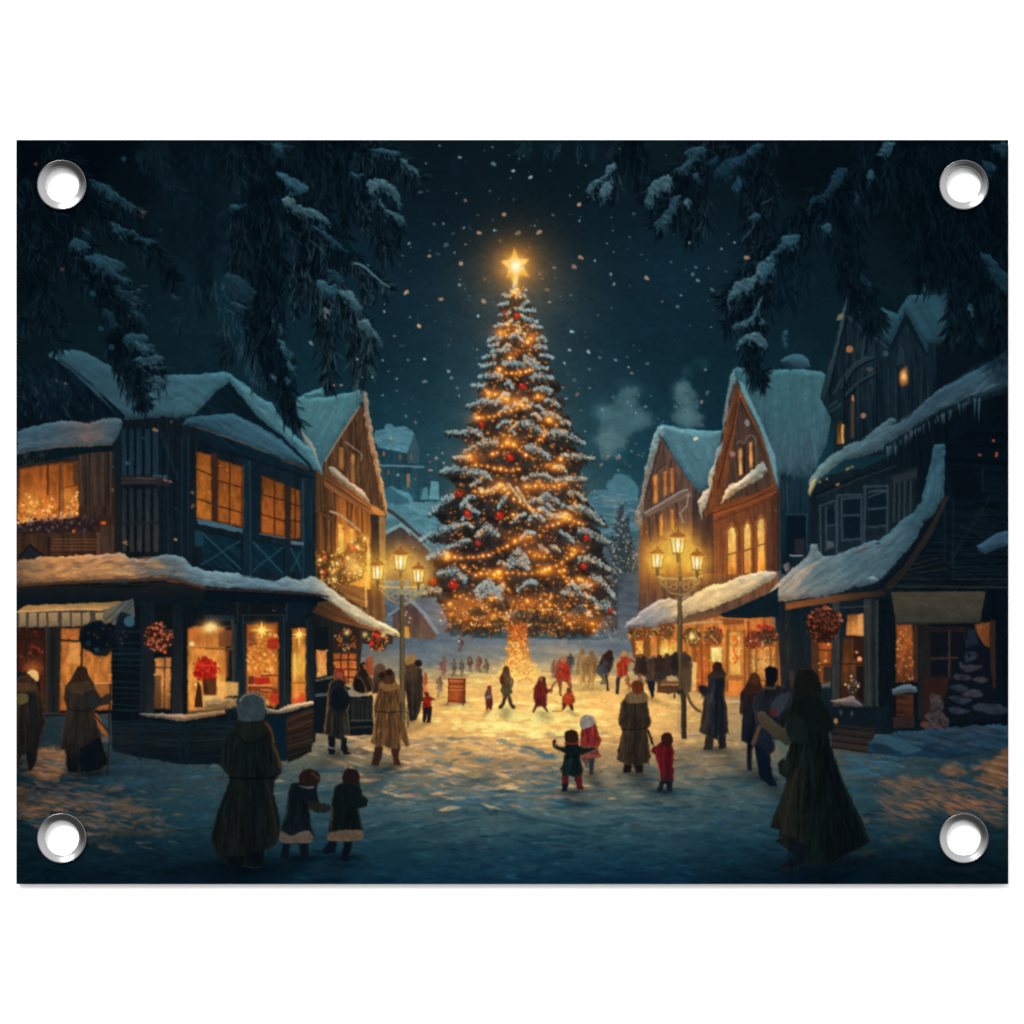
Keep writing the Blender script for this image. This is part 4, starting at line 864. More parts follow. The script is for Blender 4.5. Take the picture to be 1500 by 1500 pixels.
    line('K', '800,920 1285,912', 1.4, (26, 26, 26), .8, wid=True)
    use(R_)
    line('K', '760,705 1450,712', 3, (40, 38, 36), .9)
    # small tree in the doorway
    tr = part('printed_fir_tree', 'small shadowed fir with snow dusted boughs in the shop doorway')
    poly('K', '1220,940 1262,960 1330,1080 1360,1250 1400,1480 1040,1500 1060,1380 1120,1240 1170,1080', (12, 18, 25), .97, 2, wob=2)
    poly('K', '1215,950 1262,960 1280,1040 1200,1060', (28, 38, 50), .8, 3, wob=1.5)
    for s in ('1170,1150 1230,1160 1300,1160 1240,1200 1180,1185', '1130,1230 1180,1210 1235,1230 1180,1250', '1240,1240 1290,1225 1335,1250 1280,1260', '1105,1290 1160,1270 1220,1290 1170,1315', '1180,1330 1240,1300 1310,1330 1240,1345', '1100,1350 1170,1340 1240,1360 1180,1385', '1100,1410 1160,1400 1230,1430 1150,1450', '1200,1110 1215,1090 1250,1085 1270,1110 1240,1140 1210,1140', '1240,1400 1320,1380 1420,1400 1440,1440 1300,1440'):
        poly('K', s, rng.choice([(56, 53, 60), (50, 50, 58), (40, 48, 60)]), .85, 2, True, 1.5, tex=(10, .3, 10, 3))
    dot(*T('K', '1222,1105')[0], 3, (14, 20, 28), .9)
    sb = part('printed_shrub', 'small pinkish snow covered shrub beside the door')
    poly('K', '1005,1330 1040,1318 1070,1370 1075,1420 1100,1480 1090,1560 965,1560 975,1450 990,1420', (56, 48, 50), .95, 2, False, 3, tex=(20, .5, 8, 4))
    brush('K', '1005,1330 1070,1370 1090,1540 970,1540', 50, 8, 4, 30, [(82, 66, 64), (34, 32, 38), (66, 56, 58)], .6, 40)
    # sills and steps
    part('printed_snow_sill', None, R_)
    poly('K', '415,1370 480,1355 545,1340 605,1390 610,1405 500,1395', grad((1215, 0), (1263, 0), (124, 104, 92), (84, 78, 80)), wob=.8)
    poly('K', '775,1300 830,1280 880,1265 920,1290 922,1318 850,1325 780,1335', (74, 88, 96), wob=.8); poly('K', '365,1270 420,1268 420,1290 370,1295', (90, 96, 98), .8)
    use(R_)
    poly('K', '420,1400 610,1405 690,1430 700,1500 640,1660 440,1600', (15, 24, 31), .95, wid=False)
    poly('R', '690,440 980,470 960,640 700,600', grad((0, 1060), (0, 1100), (30, 30, 32), (46, 36, 32)), .97, wid=False)
    for i in range(4): line('R', [(690, 460 + i * 44), (950, 490 + i * 46)], 1.6, (12, 18, 24), .9); line('R', [(690, 480 + i * 44), (930, 505 + i * 46)], 2, (60, 46, 40), .5)
    dot(*T('R', '725,425')[0], 3, (170, 120, 60), .9, ry=4)
    for x, y in T('R', '760,370 828,375'): dot(x, y, 2, (70, 72, 72), .8, ry=4)
    rect('V', 540, 0, 700, 80, (46, 34, 30), a=.9, wid=False)
    poly('K', '800,1330 900,1330 900,1460 800,1460', (70, 38, 26), .8, wid=False, tex=(0, .4, 20, 3))
    # eave snow
    ev = part('printed_roof_snow', 'upper snow eave sweeping up to the right edge', R_)
    poly('', '1184,722 1186,704 1200,682 1222,664 1244,650 1262,646 1282,628 1300,614 1308,611 1312,616 1306,624 1330,612 1360,582 1376,570 1410,552 1440,536 1460,524 1478,508 1478,566 1456,574 1440,580 1420,580 1400,592 1380,600 1350,616 1330,632 1300,650 1288,660 1260,670 1236,674 1214,690 1200,702 1190,716',
         grad((1185, 720), (1460, 540), (100, 120, 116), (64, 90, 98), (58, 82, 92), (44, 68, 80), (38, 66, 80)), wob=1.2, tex=(-32, .16, 60, 4))
    snowtex('', '1190,705 1240,655 1360,590 1470,530 1470,560 1350,612 1240,668', 150, 30, 3, -30, [(88, 120, 130), (56, 84, 98), (104, 130, 134)], .4)
    poly('J', '640,1060 830,900 1000,780 1300,690 1430,560 1440,620 1300,760 1060,860 820,1000 700,1100', (38, 58, 74), .35, 5, wid=False)
    poly('', '1184,722 1188,706 1196,700 1192,716 1186,728', (190, 164, 110), .8, 2)
    for _ in range(36):
        t = rng.random(); x = 1290 + t * 140; y = 660 - t * 82 + rng.uniform(-2, 3); l = rng.uniform(5, 15) 
        stroke(x, y, x + rng.uniform(-1, 1), y + l, 3, .6, (56, 74, 82), .7)
    for x, l in ((1428, 26), (1434, 34), (1300, 18), (1312, 14)): stroke(x, 584 if x > 1400 else 655, x, (584 if x > 1400 else 655) + l, 4, .6, (54, 84, 96), .8)
    use(R_)
    for x, y in T('J', '365,1305 235,1372 185,1392 300,1410 310,1405 400,1290 380,1300'): dot(x, y, 2, (150, 116, 72), .9)
    lo = part('printed_roof_snow', 'lower snow roof with a curled edge above the wreath', R_)
    poly('K', '62,800 70,740 110,690 160,640 230,580 290,525 305,485 310,460 345,460 350,500 380,530 440,528 500,505 560,480 640,450 700,435 760,400 800,350 850,310 900,275 940,220 970,120 990,20 1020,-110 1080,-120 1085,20 1075,180 1030,280 960,340 930,400 880,480 800,570 720,660 680,690 560,710 460,745 360,770 250,780 160,795 110,790 80,785',
         grad((1127, 860), (1380, 700), (158, 138, 118), (108, 116, 118), (74, 98, 108), (60, 86, 98), (48, 78, 90), (42, 72, 86)), wob=1.2, tex=(-38, .18, 50, 4))
    snowtex('K', '120,740 300,540 560,500 800,380 960,300 700,650 400,750', 300, 34, 3, -34, [(90, 118, 126), (52, 76, 88), (70, 96, 106), (110, 126, 126)], .45)
    snowtex('K', '100,750 300,560 360,560 200,740', 80, 24, 4, -40, [(206, 180, 148), (150, 140, 128), (180, 160, 140)], .45)
    snowtex('K', '960,250 1000,0 1070,-60 1060,180', 60, 40, 3, 100, [(72, 110, 124), (46, 80, 98)], .4)
    poly('K', '535,520 560,500 620,475 660,470 640,490 580,515', (90, 84, 82), .7, 2, wob=1); poly('K', '675,455 700,448 710,455 690,465', (30, 40, 46), .8, 1.5)
    poly('K', '630,655 670,645 700,670 660,685', (120, 140, 146), .7, 3, wob=1); poly('K', '945,330 980,318 990,330 960,350', (20, 26, 30), .8, 2)
    sp_ = part('printed_roof_snow', 'snow patch on the dark wall at the right edge', R_)
    poly('K', '1265,470 1300,450 1380,400 1450,380 1450,470 1380,490 1310,518 1275,500', (42, 68, 84), wob=.8, tex=(-20, .15, 30, 4))
    # drifts by the right shop
    dq = part('printed_snow_drift', 'dark blue snow drift in front of the right shop')
    poly('V', '360,270 370,180 460,130 700,100 900,90 1100,60 1385,60 1385,230 1200,260 1000,300 860,310 700,290 600,300 480,270', grad((0, 1065), (0, 1115), (36, 60, 76), (16, 38, 54)), wob=2, tex=(12, .3, 40, 6))
    poly('V', '370,180 480,130 640,160 800,190 740,250 640,280 520,230 400,190', (48, 76, 92), .8, 3, wob=1.5); poly('V', '390,190 480,200 600,270 400,270', (20, 40, 52), .8, 3)
    brush('V', '480,130 1380,70 1380,230 800,280', 110, 30, 4, 15, [(26, 48, 64), (14, 30, 44), (50, 54, 62), (40, 66, 84)], .55, 14)
    poly('V', '940,130 1030,90 1200,80 1380,100 1200,110 1100,100', (60, 48, 52), .5, 3)
    dot(*T('V', '770,55')[0], 6, (96, 60, 50), .8, ry=5)

    # ============ lit stalls under the warm snow awning
    G_ = part('printed_shop', 'golden lit row of shop windows under the right awning')
    poly('O', '300,480 480,500 700,440 980,400 1340,380 1400,560 1420,940 1150,1000 1040,1000 820,980 770,960 770,700 340,720 320,600', grad((920, 0), (1144, 0), (96, 60, 36), (170, 96, 44), (196, 110, 50), (170, 92, 42)), tex=(90, .3, 40, 4))
    for s in ('345,500 345,700', '450,500 450,700', '515,560 515,700', '780,560 790,940', '835,600 840,960', '1030,520 1025,960', '1150,520 1160,980', '1180,460 1190,950', '1390,560 1400,920'): line('O', s, 4, (104, 60, 34), .8)
    window('O', '352,590 415,590 412,690 355,690', [(236, 150, 66), (250, 190, 96)], None, G_, (), 2, (60, 36, 20), 6)
    window('O', '465,560 515,560 515,700 465,700', [(214, 116, 54), (236, 150, 70)], None, G_)
    window('O', '530,580 670,580 670,700 530,700', [(226, 128, 50), (255, 196, 90)], None, G_, ('600,580 600,700',), 2, (130, 70, 34), 12)
    glow(*T('O', '580,670')[0], 8, 9, (255, 200, 80), .8)
    window('O', '720,590 770,590 770,700 730,700', [(190, 96, 44), (214, 120, 54)], None, G_)
    window('O', '790,620 900,620 900,960 800,960', [(170, 84, 40), (206, 92, 44)], None, G_, ('840,620 845,960',), 3, (100, 54, 30), 30, [(226, 90, 44), (150, 50, 30), (250, 160, 80)])
    poly('O', '765,750 805,750 800,960 770,960', (236, 190, 110), .9, 2, wid=False)
    window('O', '905,640 990,635 990,820 930,760 905,740', [(255, 226, 140), (255, 206, 110)], 'brightest doorway behind the man in the long coat', G_)
    window('O', '1040,525 1135,520 1130,850 1040,850', [(240, 160, 70), (250, 184, 92), (240, 170, 84)], 'lit shop panel with orange ornament', G_)
    for _ in range(40):
        x, y = T('O', [(rng.gauss(1085, 20), rng.uniform(555, 760))])[0]; dot(x, y, rng.uniform(1, 2.4), rng.choice([(206, 84, 34), (226, 120, 50), (255, 200, 110)]), .8)
    line('O', '1075,560 1100,600 1070,660 1100,720 1080,760', 2.5, (206, 84, 34), .8, sm=True)
    poly('O', '1010,850 1150,850 1150,885 1010,885', (150, 88, 44), .9, 2, wid=False); poly('O', '1040,890 1120,890 1115,1000 1045,1000', (226, 130, 54), .8, 3, wid=False)
    window('O', '1195,640 1385,620 1385,880 1200,900', [(190, 110, 50), (226, 160, 84), (206, 120, 56)], 'lit shop window under the double wreath', G_, ('1345,650 1345,860', '1240,650 1240,860'), 3, (130, 76, 38), 40, [(255, 210, 130), (120, 64, 34), (240, 160, 80)])
    poly('O', '960,430 1150,440 1150,470 1000,480', (120, 66, 36), .9, wid=False); line('O', '690,470 990,450', 3, (190, 150, 100), .9)
    for (x, y, r, c) in ((335, 545, 8, 0), (395, 540, 9, 0), (580, 520, 13, 1), (480, 530, 7, 0)):
        wreath(*T('O', [(x, y)])[0], r, [(240, 170, 80), (200, 70, 40), (120, 90, 50), (255, 210, 120)], 40, None, G_, (90, 56, 32), False)
    wreath(*T('O', '768,565')[0], 13.5, [(226, 180, 90), (170, 60, 40), (90, 70, 40), (255, 220, 130), (140, 90, 50)], 90, 'round lit wreath right of the lamp post', G_, (70, 50, 30), True)
    glow(*T('O', '768,562')[0], 5, 5, (255, 226, 120), 1)
    wreath(*T('O', '925,560')[0], 15, [(206, 60, 40), (240, 190, 110), (120, 90, 50), (190, 50, 40), (90, 80, 50)], 110, 'arched wreath with red berries', G_, (70, 46, 30), False)
    wreath(*T('O', '1220,585')[0], 14, [(206, 50, 40), (226, 160, 110), (150, 40, 34), (110, 60, 40)], 110, 'red wreath left of the dark one', G_, (84, 38, 28), False)
    wreath(*T('O', '1320,560')[0], 16, [(190, 50, 40), (110, 90, 60), (60, 56, 40), (210, 180, 130), (150, 50, 40)], 120, 'dark wreath with red ribbon at the end of the awning', G_, (44, 36, 28), False)
    for x, y in T('O', '1260,490 1300,490 1340,500'): dot(x, y, 3.6, (180, 36, 34), .9)
    glow(1040, 960, 110, 50, (120, 56, 10), .45)
    use(G_)
    poly('O', '970,400 1100,350 1340,240 1400,200 1400,420 1300,420 1180,430 1000,420', (12, 26, 34), .97)
    poly('O', '600,470 700,430 900,380 980,380 980,410 860,440 700,470', (110, 74, 50), .95, wid=False)
    aw = part('printed_roof_snow', 'warm cream snow on the sloping awning', G_)
    poly('O', '268,495 290,460 380,390 460,330 520,295 600,285 690,310 760,270 850,210 920,180 1020,165 1150,115 1230,95 1300,80 1380,85 1385,110 1340,150 1260,200 1180,240 1080,290 960,340 860,370 760,400 690,430 560,465 420,490 300,500',
         grad((914, 915), (1137, 840), (136, 134, 140), (158, 148, 140), (214, 176, 124), (232, 194, 132), (206, 180, 138), (180, 170, 146)), wob=1.4, tex=(-26, .16, 40, 4))
    snowtex('O', '300,480 520,310 900,210 1350,95 1200,220 800,380', 260, 26, 4, -26, [(240, 206, 146), (200, 164, 118), (226, 186, 126), (160, 144, 124), (250, 222, 160)], .4)
    snowtex('O', '290,485 500,310 620,300 620,440', 70, 24, 4, -26, [(150, 148, 152), (124, 126, 134), (176, 160, 146)], .5)

LP = {}
def lamp(parts, x, y0, y1, wpost, lanterns, label, br):
    L_ = part('printed_street_lamp', label); LP[x] = L_
    # post
    for k in range(int(y0), int(y1)):
        pass
    GD = (118, 96, 58)
    b = br
    poly('', [(x - wpost * .4, y0), (x + wpost * .4, y0), (x + wpost * .55, (y0 + y1) / 2), (x + wpost * .5, y1), (x - wpost * .5, y1), (x - wpost * .55, (y0 + y1) / 2)], grad((x - wpost / 2, 0), (x + wpost / 2, 0), (44, 39, 31), (124, 100, 64), (32, 30, 27)))
    # bracket
    bx0, bx1, by = b
    line('', [(bx0, by - 4), (bx0 + 8, by - 1), (x, by), (bx1 - 8, by - 1), (bx1, by - 4)], 3.2, (176, 148, 92), 1, True)
    for s in (-1, 1):
        w = (x - bx0) if s < 0 else (bx1 - x)
        arc = [(x + s * w * .92, by + 2), (x + s * w * .62, by + 14), (x + s * w * .35, by + 21), (x, by + 23)]
        line('', arc, 2, (150, 124, 76), .95, True, True)
        for cx, cy, r in ((.75, 5, 3.6), (.5, 8, 4.6), (.28, 12, 4.4), (.12, 7, 3)):
            for a in range(0, 300, 36):
                a0, a1 = math.radians(a), math.radians(a + 36)
                stroke(x + s * w * cx + r * math.cos(a0), by + cy + r * math.sin(a0), x + s * w * cx + r * math.cos(a1), by + cy + r * math.sin(a1), 1.4, 1.4, (160, 132, 80), .8)
    line('', [(x, by), (x, min(l[1] for l in lanterns) + 10)], 4, (70, 56, 38), 1, True)
    for yy in range(0, 3): dot(x, by - 6 - yy * 7, 3 - .3 * yy, (110, 88, 54), 1, True)
    # lanterns
    for (lx, ly, r) in lanterns:
        r *= 1.08
        part('printed_lantern', None, L_)
        glow(lx, ly, r * 2.3, r * 2.3, (222, 112, 6), .6)
        glow(lx, ly, r * 1.4, r * 1.5, (255, 170, 40), .65)
        stroke(lx, ly + r, lx, ly + r * 1.9, r * .5, r * .3, (110, 84, 46), .95, True)
        poly('', [(lx - r * .86, ly - r * .7), (lx + r * .86, ly - r * .7), (lx + r * .55, ly + r * .95), (lx - r * .55, ly + r * .95)], grad((lx - r, 0), (lx + r, 0), (226, 150, 44), (255, 226, 130), (255, 214, 100), (232, 156, 48)))
        glow(lx, ly + r * .15, r * .45, r * .6, (255, 255, 210), .9)
        for q in (-.86, -.3, .3, .86): line('', [(lx + r * q, ly - r * .75), (lx + r * q * .64, ly + r)], 1.3, (150, 100, 40), .85)
        poly('', [(lx - r * 1.05, ly - r * .65), (lx - r * .6, ly - r * 1.15), (lx - r * .15, ly - r * 1.35), (lx + r * .15, ly - r * 1.35), (lx + r * .6, ly - r * 1.15), (lx + r * 1.05, ly - r * .65)], (150, 92, 40), .95, 2)
        line('', [(lx - r * 1.02, ly - r * .68), (lx + r * 1.02, ly - r * .68)], 1.8, (236, 176, 90), .9)
        line('', [(lx - r * .6, ly + r), (lx + r * .6, ly + r)], 2.2, (150, 110, 56), .9)
        dot(lx, ly - r * 1.5, 1.6, (110, 70, 40), 1, True)
    use(L_)

def paint_lamps():
    lamp(0, 589, 870, 1056, 6.5, [(553, 837, 11), (587, 822, 12), (613, 842, 10.5)], 'three lantern street lamp left of the tree', (554, 620, 861))
    L2 = lamp(0, 996, 846, 1012, 6.5, [(963, 820, 11), (993, 797, 12.5), (1021, 823, 11)], 'three lantern street lamp in front of the right shops', (963, 1028, 848))

def paint_posts():
    use(LP[996])
    poly('O', '662,480 684,480 700,960 725,985 730,1310 690,1315 684,1000 676,960', grad((992, 0), (1006, 0), (120, 96, 60), (60, 50, 38), (32, 29, 27)))
    poly('O', '655,955 705,945 715,980 665,988', (48, 40, 32), 1)
    poly('O', '660,990 682,990 684,1250 660,1240', (150, 128, 90), .4, 3, wid=False)
    use(LP[589])
    poly('', '586,872 591,872 593,1000 594,1054 588,1056 587,1000', grad((586, 0), (594, 0), (52, 46, 36), (110, 90, 58), (30, 28, 25)), 1)
    line('M', '1350,1120 1345,1240', 2.5, (44, 38, 30), .8)
def tree_hw(y):
    ys = [425, 450, 500, 540, 580, 620, 650, 700, 740, 780, 830, 880, 915, 940]
    ws = [6, 20, 38, 52, 66, 80, 98, 104, 118, 124, 130, 130, 122, 60]
    return float(np.interp(y, ys, ws))
TX = lambda y: 757 + (y - 420) * .012

def paint_tree():
    T_ = part('printed_christmas_tree', 'huge snow laden christmas tree wrapped in golden lights')
    glow(757, 760, 130, 190, (70, 46, 24), .35)
    # trunk wrapped with lights
    # body silhouette, stepped by the tiers of boughs
    sil = '757,425 768,440 775,450 772,458 784,468 786,478 793,486 800,500 800,510 810,525 800,532 812,540 808,552 820,568 812,578 830,590 820,600 836,612 832,622 855,645 838,652 852,660 866,671 850,688 856,700 848,712 862,735 868,745 888,766 870,770 880,785 892,795 880,805 884,815 896,836 885,845 900,872 884,880 898,895 880,906 876,918 866,934 840,928 820,936 790,926 770,932 740,926 716,930 700,924 680,928 664,918 655,910 650,890 640,878 625,868 626,856 640,845 632,820 645,808 660,800 636,796 618,790 650,770 640,758 630,752 650,732 670,715 650,700 646,690 672,688 668,672 690,655 660,634 680,626 700,612 690,598 684,592 712,585 700,566 715,558 704,548 716,535 708,525 722,515 716,500 730,488 725,476 735,465 732,455 745,445'
    poly('', sil, grad((0, 430), (0, 930), (44, 40, 36), (38, 36, 34), (32, 32, 32), (30, 30, 32), (46, 36, 30)), 1, 3, wob=4, tex=(20, .5, 14, 7))
    # inner dark needles
    for _ in range(1700):
        y = rng.uniform(440, 925); w = tree_hw(y) * .84; x = TX(y) + rng.uniform(-w, w)
        d = (x - TX(y)) / w; an = math.radians(90 - d * 62 + rng.gauss(0, 14)); l = rng.uniform(6, 15)
        leaf(x, y, x + l * math.cos(an), y + l * math.sin(an), rng.uniform(2, 4), jit(rng.choice([(28, 32, 32), (60, 46, 34), (38, 46, 48), (86, 54, 32), (24, 28, 30), (112, 66, 34), (50, 62, 66)]), 5), .55, False)
    # snow laden boughs, each a curve from trunk side to tip; snow is built of many small dabs
    def bough(k, pts, th, warm=.12, hang=9.):
        P = catmull(T(k, pts), 6, False); m = len(P) - 1
        hi = lerp((136, 162, 166), (216, 160, 104), warm); mid = lerp((100, 128, 134), (158, 112, 74), warm); lo = lerp((56, 76, 82), (100, 62, 38), warm)
        ln = sum(math.hypot(P[i + 1][0] - P[i][0], P[i + 1][1] - P[i][1]) for i in range(m))
        def at(t):
            q = t * m; j = min(int(q), m - 1); f = q - j
            return P[j][0] * (1 - f) + P[j + 1][0] * f, P[j][1] * (1 - f) + P[j + 1][1] * f, P[j + 1][0] - P[j][0], P[j + 1][1] - P[j][1]
        for _ in range(int(ln * 1.5)):
            t = rng.random(); x, y, dx, dy = at(t); e = math.sin(math.pi * (.12 + .82 * t)) ** .6
            an = math.atan2(1.6, (dx / (abs(dx) + 1e-3)) * .55) + rng.gauss(0, .35); l = hang * rng.uniform(.5, 1.25) * (.6 + .5 * e)
            y += rng.uniform(0, th * .9) * e
            leaf(x, y, x + l * math.cos(an), y + l * math.sin(an), rng.uniform(1.8, 3.2), jit(rng.choice([(28, 32, 34), (20, 24, 27), (44, 44, 40), (60, 62, 58), (40, 36, 30)]), 5), .85, True)
        for q, c, n_ in ((.75, lo, .9), (.35, mid, 1.3), (-.15, hi, 1.5)):
            for _ in range(int(ln * n_)):
                t = rng.random() ** .9; x, y, dx, dy = at(t); e = math.sin(math.pi * (.12 + .84 * t)) ** .6
                o = rng.gauss(q, .34) * th * e
                an = math.atan2(dy, dx) + (.5 if dx > 0 else -.5) + rng.gauss(0, .5); l = rng.uniform(2.2, 5.5)
                leaf(x, y + o, x + l * math.cos(an), y + o + l * math.sin(an), rng.uniform(1.3, 2.8), jit(c, 12), rng.uniform(.5, .9), rng.random() < .7)
    CROPS['W'] = (560, 540, 3.26); first = True
    for _ in range(45):
        y = rng.uniform(455, 880); w = tree_hw(y); u = rng.uniform(-.72, .72); x = TX(y) + u * w; d = 1 if u + rng.gauss(0, .25) > 0 else -1
        l = (5 + w * .13) * rng.uniform(.7, 1.4)
        bough('', [(x - d * l * .5, y), (x, y - l * .12), (x + d * l * .5, y + l * .3)], 1.2 + w * .016, rng.choice((.05, .1, .3, .6)), 4 + w * .03)
    glow(757, 700, 80, 200, (20, 12, 4), .3)
    for k, pts, th, wm in (('G', '760,560 720,560 690,552', 2.2, .3), ('G', '790,560 830,555 850,565', 2.2, .2), ('G', '730,610 690,620 660,628', 3, .1), ('G', '800,640 840,620 860,605', 3, .1), ('G', '760,650 800,660 820,650', 2.6, .1), ('G', '740,680 700,690 660,700', 3, .1), ('G', '820,670 870,668 920,670', 2.6, 0),
                       ('G', '820,720 870,730 930,752', 4, 0), ('G', '720,760 670,770 620,785', 3, .2), ('G', '870,780 920,785 965,790', 3, .1), ('G', '720,880 750,845 790,855 835,890', 4.2, .05), ('G', '690,860 620,870 575,885', 4, .1), ('G', '920,880 960,870 1000,890', 4, .05), ('G', '900,945 950,930 1000,940', 4, .05),
                       ('G', '660,910 620,920 580,925', 3, .1), ('G', '740,950 670,955 600,970', 4, .08), ('G', '830,1000 870,1020 910,1045', 5, .05), ('G', '940,1000 1000,995 1050,1015', 3, 0), ('G', '600,1000 570,1000 540,1015', 3, .05), ('G', '670,1060 750,1050 850,1065', 5, .03), ('G', '850,1040 920,1080 1005,1090', 4, .05), ('G', '640,1050 580,1065 520,1075', 4, .05),
                       ('G', '690,1150 610,1140 510,1150', 5, .05), ('G', '870,1160 950,1145 1050,1160', 5, .03), ('G', '690,1220 720,1190 760,1230', 4, .03), ('G', '560,1225 510,1215 455,1215', 4, .1), ('G', '900,1250 970,1235 1040,1250', 4, .1),
                       ('W', '560,165 490,150 405,172', 5, .08), ('W', '580,160 550,150 540,170', 3, .2), ('W', '770,145 820,150 845,175', 4.5, .1), ('W', '760,205 810,215 850,232', 4, .25), ('W', '840,255 880,248 897,262', 3, .4),
                       ('W', '490,325 440,290 385,300', 6, .1), ('W', '385,305 350,298 312,300', 3, .1), ('W', '660,255 710,260 765,295', 6, .1), ('W', '800,300 860,300 965,350', 6.5, .15), ('W', '560,350 480,350 385,395', 6, .5), ('W', '680,372 740,375 800,425', 6, .15), ('W', '850,410 920,410 1005,425', 4, .3), ('W', '420,420 380,418 348,422', 3, .5),
                       ('W', '440,490 360,475 280,485', 6.5, .05), ('W', '420,490 470,490 520,520', 6, .1), ('W', '660,520 740,515 830,530', 4, .35), ('W', '700,505 760,500 800,515', 4, .2), ('W', '820,530 900,520 972,520', 4.5, .3), ('W', '600,600 575,620 550,660', 6, .1), ('W', '345,600 290,630 222,690', 7, .05), ('W', '365,660 395,630 430,670', 7, .05), ('W', '740,625 790,600 870,650', 7, .12), ('W', '690,640 720,620 760,630', 4, .4),
                       ('W', '880,590 930,590 970,625', 5, .4), ('W', '915,650 980,670 1062,738', 7, .2), ('W', '690,720 730,690 775,720', 6, .05), ('W', '370,745 290,760 185,812', 7, .05), ('W', '440,800 495,755 560,790', 8, .12), ('W', '420,810 370,825 310,850', 4, .05), ('W', '840,770 880,790 915,822', 5, .02), ('W', '930,765 1000,785 1085,825', 6, .25), ('W', '640,560 680,620 720,680', 3, .6), ('W', '600,540 630,580 660,620', 3, .7),
                       ('W', '310,870 260,880 215,900', 6, .1), ('W', '590,930 650,870 700,920', 10, .12), ('W', '600,950 650,910 700,950', 8, .12), ('W', '930,900 1000,905 1090,955', 7, .3), ('W', '990,985 1050,1010 1110,1085', 7, .2), ('W', '410,1025 350,960 265,975', 8, .08), ('W', '440,1085 510,1020 565,1080', 9, .05), ('W', '460,1095 510,1060 570,1095', 6, .05), ('W', '850,1065 920,1060 1015,1095', 6, .3), ('W', '290,1060 240,1050 195,1070', 6, .6),
                       ('W', '1010,1125 1060,1125 1110,1160', 7, .12), ('W', '900,1165 950,1140 1000,1175', 7, .3), ('W', '740,840 765,850 790,870', 4, .7), ('W', '540,560 500,580 470,570', 2.5, .5), ('W', '660,1180 640,1160 600,1180', 3, .3), ('W', '1000,1040 960,1030 920,1045', 4, .3), ('W', '330,760 400,735 430,750', 3, .2), ('W', '610,740 650,700 680,690', 3, .3), ('W', '780,690 830,700 880,690', 3, .4)):
        if first: bough(k, pts, th * 1.02, wm, 9 if k == 'W' else 5.5)
    # warm and dark zones
    for (x, y, rx, ry, a) in ((735, 487, 12, 8, .8), (778, 495, 12, 9, .7), (758, 516, 12, 7, .5), (725, 578, 16, 6, .75), (752, 588, 20, 8, .95), (790, 583, 9, 6, .6), (701, 612, 12, 7, .7), (805, 615, 13, 7, .7), (745, 648, 18, 10, .8), (692, 670, 15, 9, .85), (812, 682, 16, 8, .75),
                              (732, 712, 13, 9, .8), (800, 712, 34, 7, .6), (770, 720, 20, 16, .45), (825, 757, 20, 9, .9), (765, 790, 20, 9, .7), (654, 815, 14, 9, .95), (785, 812, 18, 10, .8), (725, 843, 16, 9, .9), (800, 838, 16, 8, .85), (845, 805, 12, 9, .7), (860, 854, 20, 7, .7), (672, 722, 9, 5, .6),
                              (690, 885, 30, 12, .7), (775, 882, 40, 10, .7), (840, 905, 36, 10, .6), (720, 905, 50, 12, .6), (665, 895, 20, 12, .5), (870, 915, 18, 8, .7)):
        glow(x, y, rx, ry * .9, (206, 78, 4), a * .7)
        glow(x, y, rx * 1.9, ry * 2, (110, 44, 10), a * .45)
    # light strings (sub parts: glowing lights)
    g = part('printed_light_string', 'golden fairy lights wound round the tree', T_)
    def bulb(x, y, r=1.7, hot=1.):
        r *= .92; glow(x, y, r * 2.7, r * 2.5, (240, 92, 6), .7 * hot)
        dot(x, y, r, lerp((226, 116, 40), (255, 204, 112), hot), .95, True)
        if r > 1.9: dot(x, y, r * .55, (255, 236, 170), .9, True)
    def string(k, s, step=8., r=1.6):
        P = catmull(T(k, s), 6, False); acc = 0
        for i in range(len(P) - 1):
            d = math.hypot(P[i + 1][0] - P[i][0], P[i + 1][1] - P[i][1]); stroke(*P[i], *P[i + 1], 1.4, 1.4, (150, 66, 24), .55); acc += d
            if acc > step: acc = 0; bulb(P[i][0] + rng.uniform(-.8, .8), P[i][1] + rng.uniform(-1, 1), r * rng.uniform(.7, 1.35), rng.uniform(.6, 1))
